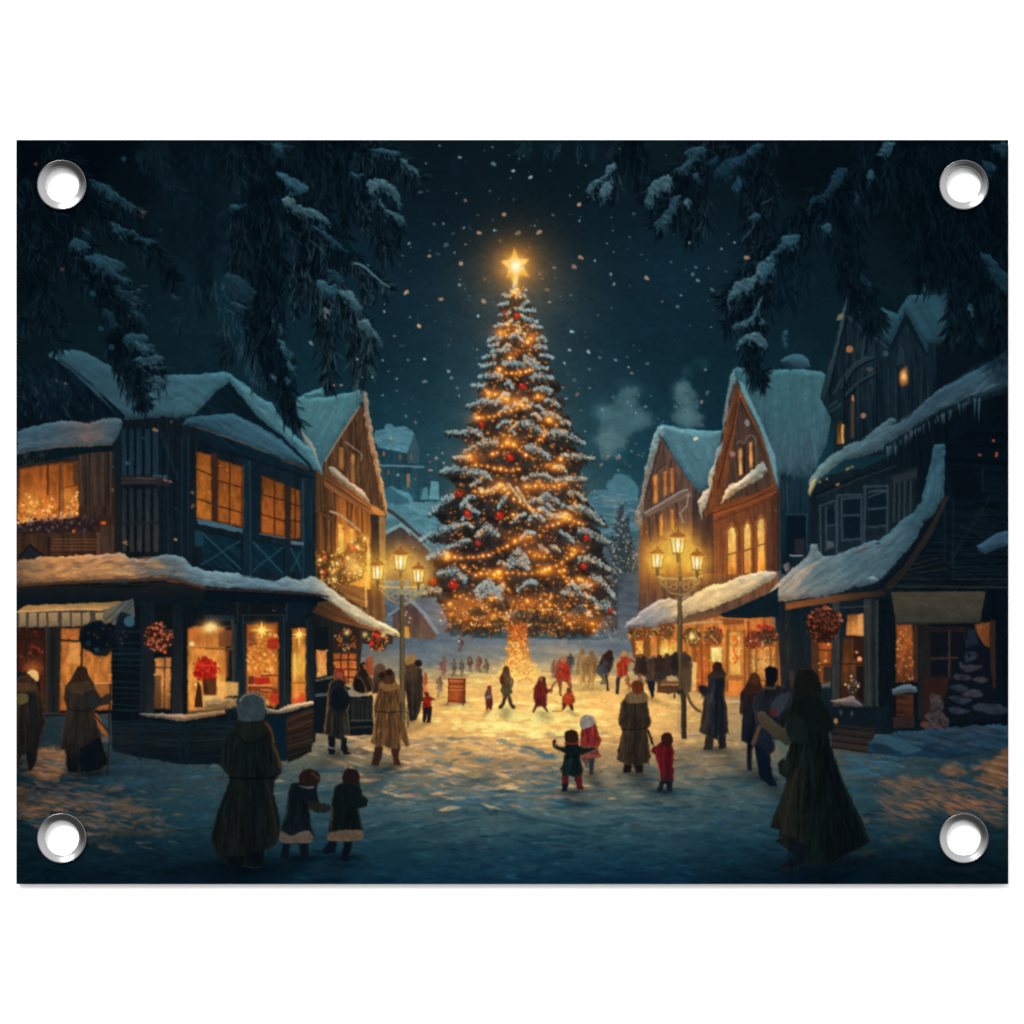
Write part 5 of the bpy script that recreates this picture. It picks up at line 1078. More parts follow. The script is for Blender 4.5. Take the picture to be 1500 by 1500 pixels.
    for k, s in (('G', '540,1290 600,1285 660,1300 720,1325 790,1340 830,1375'), ('G', '460,1465 510,1460 590,1450 670,1430 730,1405 800,1390 890,1385'), ('G', '640,1105 720,1135 780,1135 880,1115'), ('G', '640,830 720,860 790,810'), ('G', '870,900 920,870'),
                 ('H', '600,175 680,175'), ('H', '520,300 570,290 640,225 690,230 740,280 830,335'), ('H', '400,310 430,360 510,372 590,397 690,400 735,397'), ('H', '890,110 905,155 870,190 850,220'), ('H', '920,70 1000,120'), ('H', '880,360 960,380 1020,405 1005,325'),
                 ('H', '405,550 480,545 560,545 600,500 650,550 720,610 810,660 900,680'), ('H', '775,512 840,508 920,512 1000,505 1050,490'), ('H', '1110,595 1085,645 1040,700 1020,740 960,770 915,780 880,795'), ('H', '1040,720 1095,740 1180,770'), ('H', '1000,690 1040,730'),
                 ('H', '680,900 705,875 760,850 820,830'), ('H', '240,980 320,985 400,985 450,985 510,970 560,955 620,925 680,900'), ('H', '330,1030 390,1075 440,1100 500,1090 560,1100 620,1090 700,1090 780,1095 830,1090 880,1080 930,1060 980,1040 1020,1015 1070,970 1110,935'),
                 ('H', '1000,1060 1030,1120 1060,1145 1130,1130 1190,1160 1250,1175'), ('H', '780,920 830,970 900,980 980,975'), ('H', '250,940 240,1000'), ('H', '590,1060 620,1150 660,1200'), ('H', '1050,930 1110,920'), ('H', '970,1080 1060,1070')):
        string(k, s, rng.uniform(6.5, 8.5), 1.75)
    for k, s in (('G', '585,1285 705,1320 825,1370 665,835 720,780 865,905 880,1110 505,1460 1020,1475 735,1020 940,1305 660,1105 755,540 775,540 790,520'), ('H', '645,220 690,230 925,70 965,380 775,512 1040,720 600,500 565,1100 250,975 785,1275 905,1065 1100,935 480,545 400,310 1085,965 1130,1130 690,700 1005,325 590,1080 930,1060 880,1080 700,880')):
        for x, y in T(k, s): bulb(x, y, rng.uniform(1.9, 2.7), 1)
    for _ in range(900):
        y = 450 + 480 * rng.random() ** .8; w = tree_hw(y) * .85; bulb(TX(y) + rng.uniform(-w, w), y, rng.uniform(.7, 1.2), rng.uniform(.1, .8))
    # dense lower fringe
    for _ in range(620):
        x = rng.gauss(762, 66); u = (x - 762) / 118.
        if abs(u) > 1: continue
        y = 880 + 22 * rng.random() + rng.gauss(10, 14) + abs(u) * 6
        if y > 938 - 4 * math.sin(x / 14.): continue
        c = rng.choice([(236, 130, 50), (255, 190, 96), (206, 96, 34), (255, 222, 150), (180, 80, 30)])
        dot(x, y, rng.uniform(.7, 1.7), c, rng.uniform(.6, 1), True, 1.1)
    for _ in range(46): 
        x = rng.uniform(655, 875); y = rng.uniform(872, 930); bulb(x, y, rng.uniform(1.1, 1.9), 1)
    for x, y, l in ((770, 900, 22), (800, 906, 24), (700, 925, 24), (830, 924, 28), (670, 922, 16), (785, 922, 14), (735, 886, 14), (700, 896, 12), (845, 892, 16), (730, 912, 12)):
        poly('', [(x - l, y), (x, y - 6), (x + l, y), (x + l * .6, y + 8), (x - l * .5, y + 8)], (34, 32, 34), .6, 4, True, 3, wid=False)
    # trunk of lights
    tk = part('printed_tree_trunk', 'tree trunk wrapped in flaring golden lights', T_)
    poly('', '744,915 772,915 772,945 778,965 792,985 806,997 714,997 730,985 742,965 745,945', grad((0, 915), (0, 997), (130, 62, 30), (206, 120, 48), (250, 196, 100)), .95, 4, wob=3)
    glow(757, 985, 46, 16, (200, 140, 50), .6)
    for _ in range(620):
        t = rng.random(); y = 915 + 84 * t; w = 11 + 6 * t + 46 * max(0, t - .45) ** 1.7 * 2.0
        x = 758 + rng.gauss(0, w * .5)
        if abs(x - 758) > w * 1.5: continue
        dot(x, y, rng.uniform(.7, 1.8), rng.choice([(255, 200, 96), (240, 146, 54), (255, 232, 150), (214, 104, 40)] if t > .3 else [(214, 100, 40), (244, 150, 60), (150, 66, 34)]), rng.uniform(.5, .95), False)
    # baubles
    for k, x, y, r in (('G', 785, 712, 4.6), ('G', 825, 1228, 5.4), ('H', 668, 318, 6.2), ('H', 385, 692, 5.6), ('H', 598, 703, 6.4), ('H', 330, 560, 4.6), ('H', 460, 890, 4.2), ('H', 290, 1165, 7), ('H', 157, 1142, 5.4), ('H', 1178, 852, 5), ('H', 1160, 1042, 5.4), ('H', 480, 98, 5), ('H', 1340, 1335, 4), ('G', 690, 690, 3)):
        part('printed_bauble', 'red bauble', T_)
        px, py = T(k, [(x, y)])[0]
        dot(px, py, r, (140, 26, 20), .92, True, 2.2); dot(px + r * .2, py + r * .2, r * .6, (196, 44, 28), .75, True, 2); dot(px - r * .25, py - r * .35, r * .28, (230, 120, 90), .7, True)
    # star
    st = part('printed_star', 'glowing gold star on top of the tree', T_)
    glow(757, 394, 62, 62, (64, 34, 4), .85); glow(755, 390, 31, 31, (206, 92, 2), .75); glow(755, 390, 17, 19, (255, 160, 30), .6)
    poly('G', '768,212 800,295 872,300 830,350 875,428 800,410 790,470 782,495 760,495 755,430 708,438 730,375 668,312 740,302', grad((754, 362), (757, 410), (246, 168, 52), (254, 200, 92), (244, 162, 50)), .98, 2.6)
    glow(*T('G', '778,350')[0], 9, 9, (255, 255, 220), .95); glow(*T('G', '775,450')[0], 4, 12, (255, 230, 150), .6)
    use(T_)
    for _ in range(24):
        x, y = rng.gauss(757, 7), rng.uniform(417, 440); dot(x, y, rng.uniform(1, 2.2), rng.choice([(240, 150, 70), (255, 210, 140), (180, 90, 50), (190, 190, 180)]), .9, True)

def paint_small_tree():
    part('printed_fir_tree', 'slim dark fir dusted with snow right of the big tree')
    s = '905,745 915,738 922,780 930,830 940,880 946,915 930,925 900,925 880,915 886,880 896,840 902,790'
    poly('', s, (42, 54, 62), .9, 3, wob=5)
    poly('O', '60,20 200,0 440,60 420,200 340,380 280,470 120,560 60,300', (44, 54, 60), .55, 6, wob=6, wid=False)
    for _ in range(420):
        y = rng.uniform(745, 935); w = 5 + (y - 740) * .22; x = 911 + rng.uniform(-w, w)
        an = math.radians(rng.uniform(20, 160)); l = rng.uniform(2, 7)
        leaf(x, y, x + l * math.cos(an), y + l * math.sin(an), rng.uniform(1.5, 3), jit(rng.choice([(34, 44, 52), (120, 138, 144), (60, 74, 80), (156, 160, 152), (28, 36, 44)]), 8), .75, rng.random() < .4)
    for _ in range(40):
        y = rng.uniform(790, 925); w = (y - 740) * .2; dot(911 + rng.uniform(-w, w), y, 1.1, (214, 176, 120), .8)
    dot(*T('O', '355,190')[0], 5.5, (190, 130, 50), .9); glow(*T('O', '355,190')[0], 9, 9, (180, 110, 30), .6)

# ------------------------------------------------------------------ hanging spruce boughs in front
def needles(P, w0, w1, col, tip, n, fall=(70, 110), L=(14, 34), a=.85, tipp=.12, wid=True):
    P = catmull(P, 6, False); m = len(P) - 1
    for i in range(n):
        t = rng.random() * m; j = int(t); f = t - j
        x = P[j][0] * (1 - f) + P[min(j + 1, m)][0] * f; y = P[j][1] * (1 - f) + P[min(j + 1, m)][1] * f
        w = (w0 + (w1 - w0) * t / m); u = rng.uniform(-.5, .5) * w
        tx, ty = P[min(j + 1, m)][0] - P[j][0], P[min(j + 1, m)][1] - P[j][1]; tl = math.hypot(tx, ty) + 1e-6
        x += -ty / tl * u; y += tx / tl * u
        ta = math.degrees(math.atan2(ty, tx)); l = rng.uniform(*L) * .8
        an = math.radians(ta + rng.choice((-1, 1)) * rng.uniform(12, 52) if rng.random() < .62 else rng.uniform(*fall))
        if rng.random() < .3: l *= 1.5; an = math.radians(rng.uniform(70, 110))
        tip_ = dim(tip, .82)
        c = tip_ if rng.random() < tipp else lerp(col, lerp(tip, (16, 38, 48), .6), rng.choice((0, 0, .15, .35, .6)))
        leaf(x, y, x + l * math.cos(an), y + l * math.sin(an), rng.uniform(1.8, 3.8) * (.55 if c is tip_ else 1), jit(c, 3), a * rng.uniform(.6, 1), wid)

def bough_mass(P, w0, w1, col=(3, 11, 18), wid=True, n=None, tip=(26, 50, 60), **kw):
    Q = catmull(P, 5, False); m = len(Q) - 1
    for i in range(m):
        f = i / m; stroke(*Q[i], *Q[i + 1], (w0 + (w1 - w0) * f) * .6, (w0 + (w1 - w0) * (i + 1) / m) * .6, col, .6, wid, 12.)
    length = sum(math.hypot(P[i + 1][0] - P[i][0], P[i + 1][1] - P[i][1]) for i in range(len(P) - 1))
    needles(P, w0 * 1.15, w1 * 1.15, col, tip, int((n or int(length * 1.1)) * 2.0), wid=wid, **kw)

def snow_pad(k, s, c0=(60, 96, 108), c1=(30, 56, 68), a=.9, n=10, ang=35):
    part('printed_bough_snow')
    P = T(k, s); y0 = min(p[1] for p in P); y1 = max(p[1] for p in P)
    c0 = lerp(c0, (14, 34, 44), .12)
    poly(k, s, grad((0, y0), (0, y1), c0, c1), a * .95, 2.4, True, 2.2, tex=(ang, .3, 12, 3), wf=5.)
    brush(k, s, n, 12, 2.2, ang, [lerp(c0, (120, 150, 158), .2), c1, lerp(c1, (6, 16, 24), .5)], .6, 22, 5, True, False)
    x0 = min(p[0] for p in P); x1 = max(p[0] for p in P); m = 0
    for _ in range(400):
        if m > (x1 - x0) * .5: break
        x, y = rng.uniform(x0, x1), rng.uniform(y0, y1 + 3)
        if inside(P, x, y) and inside(P, x, y + 5): continue
        if not inside(P, x, y - 4): continue
        m += 1; an = math.radians(rng.uniform(40, 110)); l = rng.uniform(4, 11)
        leaf(x, y - 1, x + l * math.cos(an), y + l * math.sin(an), rng.uniform(1.6, 3.2), rng.choice([lerp(c1, (8, 20, 28), .4), (5, 15, 22), c1]), .8, True)

def paint_branches():
    b = part('printed_spruce_bough', 'darkest spruce boughs in the upper left corner')
    poly('', '24,205 420,205 380,240 340,260 300,240 250,260 200,330 150,300 110,330 60,420 24,440', (4, 13, 20), .75, 30, wob=8)
    poly('', '24,205 200,205 150,260 90,330 24,360', (2, 8, 16), .85, 24)
    def M(k, s, w0, w1, **kw):
        part('printed_spruce_bough'); bough_mass(T(k, s), w0, w1, **kw)
    M('A', '60,300 200,450 400,700 520,850 620,980 690,1120 760,1290 850,1440', 52, 34, n=420, fall=(35, 95))
    M('E', '790,0 860,150 920,260 960,380 1010,470', 40, 16, n=160, fall=(60, 110), L=(10, 24))
    M('A', '250,80 470,330 620,420 740,470', 40, 8, n=110, fall=(20, 80)); M('A', '480,420 640,570 800,650 900,760 960,860', 34, 8, n=130, fall=(30, 90))
    M('A', '100,500 150,700 220,880 330,1120', 30, 8, n=90, tipp=.3, L=(10, 24)); M('A', '190,850 200,1050 310,1250', 22, 6, n=50, tipp=.3); M('A', '60,1050 120,1160', 12, 3, n=14, tipp=.5)
    M('A', '840,80 900,250 1000,400', 50, 14, col=(8, 22, 30), n=90, tip=(24, 44, 52)); M('A', '1100,80 1150,400 1150,700 1130,1000', 40, 16, col=(6, 19, 27), n=150, tip=(16, 36, 44))
    M('A', '1400,60 1420,300 1380,600 1380,900 1330,1150 1240,1300', 66, 14, col=(5, 16, 24), n=460, tip=(34, 58, 68), tipp=.16)
    M('A', '1400,500 1440,900 1440,1300', 66, 24, col=(4, 14, 22), n=320, tip=(44, 66, 74), tipp=.2)
    M('A', '1250,850 1280,1050 1380,1250 1420,1430', 30, 20, col=(12, 36, 48), n=90, tip=(56, 84, 92), tipp=.4)
    M('A', '1080,880 1000,1100', 16, 5, col=(10, 26, 34), n=30, tip=(30, 56, 64), tipp=.4)
    # B
    M('B', '0,60 120,230 240,380 370,520 470,640 560,760', 66, 26, n=420, tip=(24, 52, 62)); M('B', '560,760 700,840 790,915', 18, 5, n=60, L=(10, 22), tipp=.35, tip=(60, 88, 96))
    M('B', '40,380 60,650 80,900 60,1150 160,1440', 66, 40, n=460, tip=(26, 54, 64), L=(16, 36)); M('B', '170,1440 200,1560 260,1700', 34, 6, n=70)
    M('B', '250,480 330,700 380,900 420,1080 430,1330 440,1430', 52, 5, n=230, tip=(62, 90, 96), tipp=.22); M('B', '480,900 560,1060 600,1200 600,1300 620,1440', 34, 8, n=140, tip=(66, 94, 100), tipp=.3)
    M('B', '560,1000 650,1120 680,1250 670,1360', 20, 5, n=60, tipp=.35, tip=(70, 98, 104)); M('B', '280,760 250,950 260,1070', 30, 6, n=70, tipp=.3, tip=(60, 88, 94), L=(10, 20))
    M('B', '620,780 640,900 645,1010', 14, 3, n=30, tipp=.4, tip=(60, 88, 94), L=(8, 16)); M('B', '700,860 700,990', 10, 3, n=18, tipp=.4, tip=(60, 88, 94), L=(8, 14))
    M('B', '460,60 490,200 540,350 545,500', 50, 8, n=180, tip=(22, 48, 60)); M('B', '340,60 380,250 410,430', 36, 8, n=110, tip=(24, 50, 62)); M('B', '560,60 660,230 690,400 730,560 770,700', 56, 10, n=230, tip=(40, 66, 76), tipp=.2)
    M('B', '640,380 650,480 655,580', 18, 5, n=40, tipp=.4, tip=(56, 82, 88), L=(8, 18)); M('B', '600,70 740,130 860,200 960,270', 34, 5, n=120, tipp=.2, tip=(50, 78, 88)); M('B', '800,470 840,560 830,650', 18, 5, n=40, L=(10, 20))
    for s, c in (('140,240 200,260 320,330 300,370 250,370 160,290', 1), ('170,400 220,395 270,440 350,455 420,500 450,550 400,540 340,510 280,490 230,460 190,440', 2), ('370,880 420,870 440,900 480,890 500,930 470,960 400,950', 1), ('430,810 490,820 530,880 500,900 460,850', 0),
                 ('500,930 560,930 600,980 635,1040 600,1050 560,990 520,970', 2), ('610,1110 660,1100 700,1160 740,1210 755,1260 720,1230 680,1180 620,1150', 2), ('660,310 700,285 760,300 830,340 860,440 820,410 790,360 740,340 700,360 680,380', 2), ('730,400 740,400 780,460 840,480 880,535 820,520 770,480', 2),
                 ('680,115 760,110 850,130 840,150 760,140', 1), ('850,175 900,190 950,240 975,275 930,250 880,210', 2), ('100,75 180,85 250,95 190,105 180,150 140,120', 0), ('340,550 420,590 480,640 560,710 500,690 420,630', 0), ('560,250 640,260 620,290 570,270', 0), ('140,1210 180,1240 240,1300 200,1300 150,1240', 1), ('200,1330 235,1370 245,1400 210,1370', 1), ('420,1035 445,1045 430,1060 412,1050', 3), ('115,1080 120,1040 108,1130', 1), ('150,1120 175,1160 165,1160', 2), ('115,1410 130,1430 120,1450', 2), ('190,1420 220,1450 200,1450', 1)):
        snow_pad('B', s, ((36, 70, 84), (52, 90, 104), (76, 108, 116), (130, 140, 140))[c], ((22, 48, 60), (34, 66, 80), (44, 74, 84), (96, 106, 108))[c])
    line('B', '590,770 640,790 700,840 750,885 795,910', 4, (72, 104, 112), .85, sm=True, w1=2)
    for s, c in (('470,285 590,320 640,370 740,440 780,450 720,460 640,410 560,360', 1), ('600,530 660,560 740,590 800,630 880,655 800,650 720,610 620,590', 1), ('350,670 400,625 440,640 490,680 440,700 390,690', 1), ('450,740 540,720 620,750 700,790 640,830 740,875 620,860 540,810', 1), ('620,900 680,920 740,960 800,1000 700,1010 640,950', 0), ('700,1050 760,1050 820,1130 760,1090', 0), ('690,1190 780,1180 830,1210 760,1250 680,1250', 1), ('560,1040 600,1060 640,1130 600,1130', 0), ('1290,440 1380,435 1320,470', 1), ('1250,850 1320,840 1440,940 1400,1000 1300,990', 0), ('1290,980 1340,1010 1400,1030 1440,1010 1380,1040 1320,1030', 1), ('420,560 470,590 510,630 460,600', 0), ('760,460 800,470 790,490', 2), ('960,960 990,970 970,985', 0)):
        snow_pad('A', s, ((26, 50, 62), (38, 72, 86), (70, 66, 62))[c], ((18, 38, 50), (26, 54, 66), (40, 46, 48))[c], .85)
    for s in ('930,0 1010,20 1080,60 1000,80', '920,130 1050,110 1150,120 1100,170 980,160', '1010,290 1090,260 1180,290 1120,310'):
        snow_pad('E', s, (50, 84, 94), (34, 62, 74))
    for _ in range(60):
        x, y = T('E', [(rng.gauss(1060, 60), rng.uniform(20, 340))])[0]; leaf(x, y, x + rng.uniform(4, 10), y + rng.uniform(-1, 4), 2.2, rng.choice([(62, 92, 100), (36, 64, 76), (16, 34, 44)]), .6)
    for _ in range(46):
        x, y = T('A', [(rng.gauss(720, 45), rng.uniform(900, 1130))])[0]; leaf(x, y, x + rng.uniform(4, 10), y + rng.uniform(-1, 4), 2, rng.choice([(52, 72, 78), (34, 56, 66), (14, 28, 38)]), .6)
    for x, y, r in ((675, 170, 4), (495, 948, 4.4), (605, 1257, 4.4), (545, 1150, 4)):
        px, py = T('A', [(x, y)])[0]; dot(px, py, r, (28, 58, 74), .8)
    use(b)
    # top fringe
    b3 = part('printed_spruce_twigs', 'short spruce twigs hanging from the top edge right of centre')
    for s in ('60,60 50,120', '100,60 90,130', '200,70 190,160', '270,70 260,150', '390,70 380,140', '480,70 470,150', '590,70 570,130'): bough_mass(T('C', s), 9, 3, n=14, tip=(40, 66, 74), tipp=.3, L=(8, 18), col=(10, 24, 32))
    b2 = part('printed_spruce_bough', 'darkest spruce boughs in the upper right corner')
    poly('', '1020,205 1477,205 1477,560 1440,530 1420,480 1400,420 1330,400 1300,330 1240,330 1180,300 1110,260', (4, 13, 20), .80, 34, wob=8)
    poly('', '1300,205 1477,205 1477,520 1430,480 1390,400 1360,330', (2, 9, 16), .85, 30)
    M('C', '720,60 640,170 560,260 460,340', 30, 10, n=110, tip=(40, 66, 76)); M('C', '700,80 740,240 780,320', 40, 8, n=90, tip=(24, 46, 56)); M('C', '590,200 600,330', 14, 5, n=24, tip=(50, 76, 86), tipp=.4)
    M('C', '1250,60 1150,150 1020,230 900,300 800,400', 60, 14, n=280, tip=(34, 58, 70)); M('C', '1000,300 1040,440 1040,600', 40, 8, n=120, tip=(24, 48, 58)); M('C', '960,380 900,480 840,550', 22, 6, n=70); M('C', '1110,380 1115,550', 12, 4, n=26, tip=(50, 78, 88), tipp=.4)
    M('C', '1400,60 1420,300 1440,500 1380,620', 60, 20, n=260, tip=(34, 58, 68))
    M('D', '700,60 640,250 540,380 330,430 180,600 60,720', 60, 40, n=420, tip=(26, 54, 66)); M('D', '60,700 -40,780 -150,900 -240,990', 44, 16, n=220, tip=(40, 70, 80), L=(12, 26)); M('D', '-20,900 -120,1050 -220,1130', 36, 14, n=130, tip=(36, 64, 74), L=(12, 26)); M('D', '20,900 -40,1100 -60,1240', 34, 12, n=120, L=(12, 26))
    M('D', '-30,1150 -80,1250 -60,1400 0,1430', 30, 16, n=130, L=(12, 30)); M('D', '100,760 120,900 140,1000', 34, 10, n=70, col=(4, 18, 28))
    M('D', '450,350 470,600 500,820 580,980 640,1120', 50, 26, n=330, tip=(16, 40, 52)); M('D', '250,800 200,900', 30, 10, n=40, col=(6, 22, 32))
    M('D', '900,80 960,350 1000,700 1010,860', 110, 50, n=420, tip=(14, 34, 44)); M('D', '1250,60 1260,350 1220,700 1190,900 1180,1240', 120, 20, n=460, tip=(14, 34, 44)); M('D', '1150,850 1110,1000 1070,1190', 40, 8, n=120, tip=(20, 48, 58)); M('D', '1280,900 1340,1040 1390,1170', 40, 12, n=130)
    for s, c in (('430,360 440,310 520,270 560,200 600,190 570,260 500,320 450,370', 2), ('500,390 530,310 570,300 575,350 530,400', 2), ('770,440 780,350 850,280 900,260 930,300 900,350 840,370 800,440', 2), ('820,560 880,480 920,400 960,380 980,390 940,470 890,570', 1), ('990,420 1020,400 1030,430 1005,440', 2), ('930,250 1000,190 1060,130 1120,110 1060,190 980,240', 1), ('1000,130 1060,100 1120,95 1060,155', 1), ('1170,240 1230,180 1330,150 1400,90 1450,100 1330,200 1250,270 1180,290', 0), ('1270,350 1310,270 1330,300 1310,370', 0), ('1140,200 1180,150 1190,180 1150,215', 0), ('1370,510 1420,480 1430,510 1390,530', 1),
                 ('1240,980 1300,880 1400,850 1410,790 1500,730 1500,800 1420,860 1380,930 1300,960 1250,1010', 2), ('1280,1130 1380,1080 1440,960 1440,1010 1400,1100 1300,1160', 2), ('1295,1290 1310,1220 1400,1170 1470,1210 1470,1260 1420,1250 1390,1220 1330,1240', 2), ('1430,1130 1450,1090 1460,1120', 1), ('1050,260 1080,250 1070,300', 1)):
        snow_pad('C', s, ((28, 58, 76), (48, 80, 92), (78, 110, 120))[c], ((18, 42, 56), (32, 60, 72), (48, 78, 90))[c])
    for s, c in (('0,760 60,690 100,640 110,615 200,610 170,670 90,700 40,760 0,820', 1), ('280,385 340,370 380,300 420,220 480,230 440,310 380,380 300,420 240,480', 0), ('660,150 690,80 750,80 720,150', 1), ('600,240 630,230 610,310 595,280', 1), ('1250,190 1300,180 1340,230 1290,250', 0), ('1300,90 1400,80 1400,150 1340,120', 0), ('-10,790 40,770 60,790 20,860 -20,900', 1), ('530,350 540,400 520,450', 0), ('330,560 370,540 395,570 360,590', 1), ('1250,720 1300,730 1400,840 1400,950 1330,880', 0), ('550,820 600,870 620,920 570,880', 0), ('1170,1040 1190,1010 1200,1050', 1), ('100,1180 130,1160 120,1260', 1)):
        snow_pad('D', s, ((26, 56, 70), (50, 88, 104))[c], ((18, 42, 54), (32, 64, 78))[c], .85)
    use(b2)
    line('C', '1440,430 1500,400', 1.6, (70, 84, 88), .7); line('C', '1330,640 1400,560', 2, (60, 84, 94), .6)

def paint_flakes():
    part('printed_snowflakes', 'falling snowflakes, pale blue and peach')
    W_ = (176, 200, 206); P_ = (206, 160, 130); S_ = (104, 134, 144)
    for k, s, c, r in (('B', '1080,92 1387,100 1003,195 1200,160 1178,370 1302,495 1103,543 1220,568 1167,712 903,657 915,822 762,1052 910,1084 764,1008 1297,1270 902,1333 1303,1077 870,730 668,785 1373,353 1397,583', W_, 1.9),
                       ('B', '1395,200 1160,600 1195,897 1117,668 1050,545 1148,1436 992,1328 340,1235 970,360 1133,1397', S_, 3.0), ('B', '1023,732 1205,775 888,943 962,1134 820,1193 1088,980 1312,597 1452,490 1230,663 1337,993 1233,410', P_, 2.8),
                       ('B', '752,1335 833,1442 850,780 1128,475 1340,120 1390,523 1258,573 1480,150 1490,280', S_, 1.6), ('B', '1320,1180 1228,922 1137,1245 1083,720 858,1250', (70, 92, 100), 2.2),
                       ('C', '105,275 390,527 549,658 588,706 480,757 570,838 588,893 575,1030 348,1168 333,1275 445,1285 680,622 975,958 1065,797 1138,802 1075,873 1152,1142 1118,1388 132,555 5,237 675,1375 303,1350 1287,652 1025,655', W_, 2.1),
                       ('C', '335,380 427,208 703,487 573,505 750,722 340,958 600,1333 510,1320 1160,927 1045,838 497,1072 1253,603 1210,690 448,1385 322,1413 960,1023 238,493 10,405 920,765 1005,810 1235,820', S_, 2.4),
                       ('C', '387,433 582,583 400,740 780,858 867,995 217,998 695,1407 360,793 33,597 245,798 160,835 175,862 200,925 155,595 1360,740', P_, 2.9),
                       ('G', '147,275 375,330 1125,1238 1225,1290 1025,612 70,788 545,608 230,593', P_, 3.1), ('G', '365,487 303,1167 110,1030 288,1120 500,712 1355,310 1475,410 1320,1240 1145,1320 1172,965 1192,830 110,1195 352,1243 362,1297 1133,1057 1320,1105 1312,978', W_, 2.2),
                       ('G', '525,845 205,260 440,595 300,760 285,925 1205,1185 1290,870 1400,1020', (80, 104, 112), 2.6), ('G', '550,445 665,165 873,210 683,218 878,177 553,285', (170, 110, 50), 1.6),
                       ('I', '190,83 345,280 185,325 260,280 545,325 520,355 395,440 210,662 130,693 200,765 120,793 240,610 717,100', W_, 1.7), ('I', '215,125 690,325 50,693 260,687 10,750', P_, 2.4), ('I', '105,35 310,355 730,260 85,290 170,745 318,60', S_, 2.6),
                       ('H', '125,300 220,290 190,255 1285,1 1170,145 1230,545 1220,285', W_, 1.3), ('H', '180,325 228,355 140,405 1325,310 1275,370 135,350 1390,320', P_, 2.2),
                       ('F', '1060,30 1230,35 1400,30 1160,150 1325,160 1323,240 1228,268 1385,410 1095,150 1330,800 1445,825', W_, 1.8), ('F', '908,203 952,200 1285,555 1450,450', P_, 3.0),
                       ('A', '785,478 320,808', (110, 84, 66), 3), ('A', '168,200', (120, 70, 44), 3.5), ('A', '890,580 990,610 895,1135 968,968', (44, 60, 66), 2.2),
                       ('E', '1205,590 775,1090', (130, 100, 76), 4.2), ('E', '1090,650 365,290 1360,1110 1360,1210 860,1470', (150, 110, 80), 2.8), ('E', '1240,1455', (210, 160, 90), 4), ('E', '885,895 1000,710 1235,1225 770,920', (60, 84, 96), 3), ('E', '430,310', (150, 130, 110), 2.2),
                       ('L', '1160,50', (226, 176, 90), 3.2), ('L', '810,70 825,85', (200, 160, 140), 2.6), ('K', '105,268', (110, 112, 108), 3), ('M', '470,490', (190, 200, 200), 1.8)):
        for x, y in T(k, s):
            rr = r * rng.choice((.55, .7, .85, 1.05, 1.3)); c_ = dim(c, rng.uniform(.65, 1.)); an = rng.uniform(0, 3.1); q = rr * rng.uniform(.2, .8)
            big = rr > 1.4
            stroke(x - q * math.cos(an), y - q * math.sin(an) * .6, x + q * math.cos(an), y + q * math.sin(an) * .6, rr * 1.5, rr * 1.1, jit(c_, 10), rng.uniform(.7, .95), big, 1.7)
    for _ in range(150):
        x, y = rng.uniform(560, 1060), rng.uniform(215, 720)
        if abs(x - 757) < tree_hw(y) + 6 and y > 420: continue
        dot(x, y, rng.uniform(.5, 1.2), rng.choice([(120, 150, 158), (90, 116, 126), (170, 186, 188)]), rng.uniform(.3, .7))
    for _ in range(90):
        x, y = rng.uniform(560, 960), rng.uniform(720, 975)
        dot(x, y, rng.uniform(.5, 1.3), rng.choice([(190, 196, 190), (214, 170, 130), (236, 200, 150)]), rng.uniform(.3, .75))
def sh(x, y, rx, ry, a=.45, c=(60, 70, 84)): glow(x, y, rx, ry, c, a, 'mul')

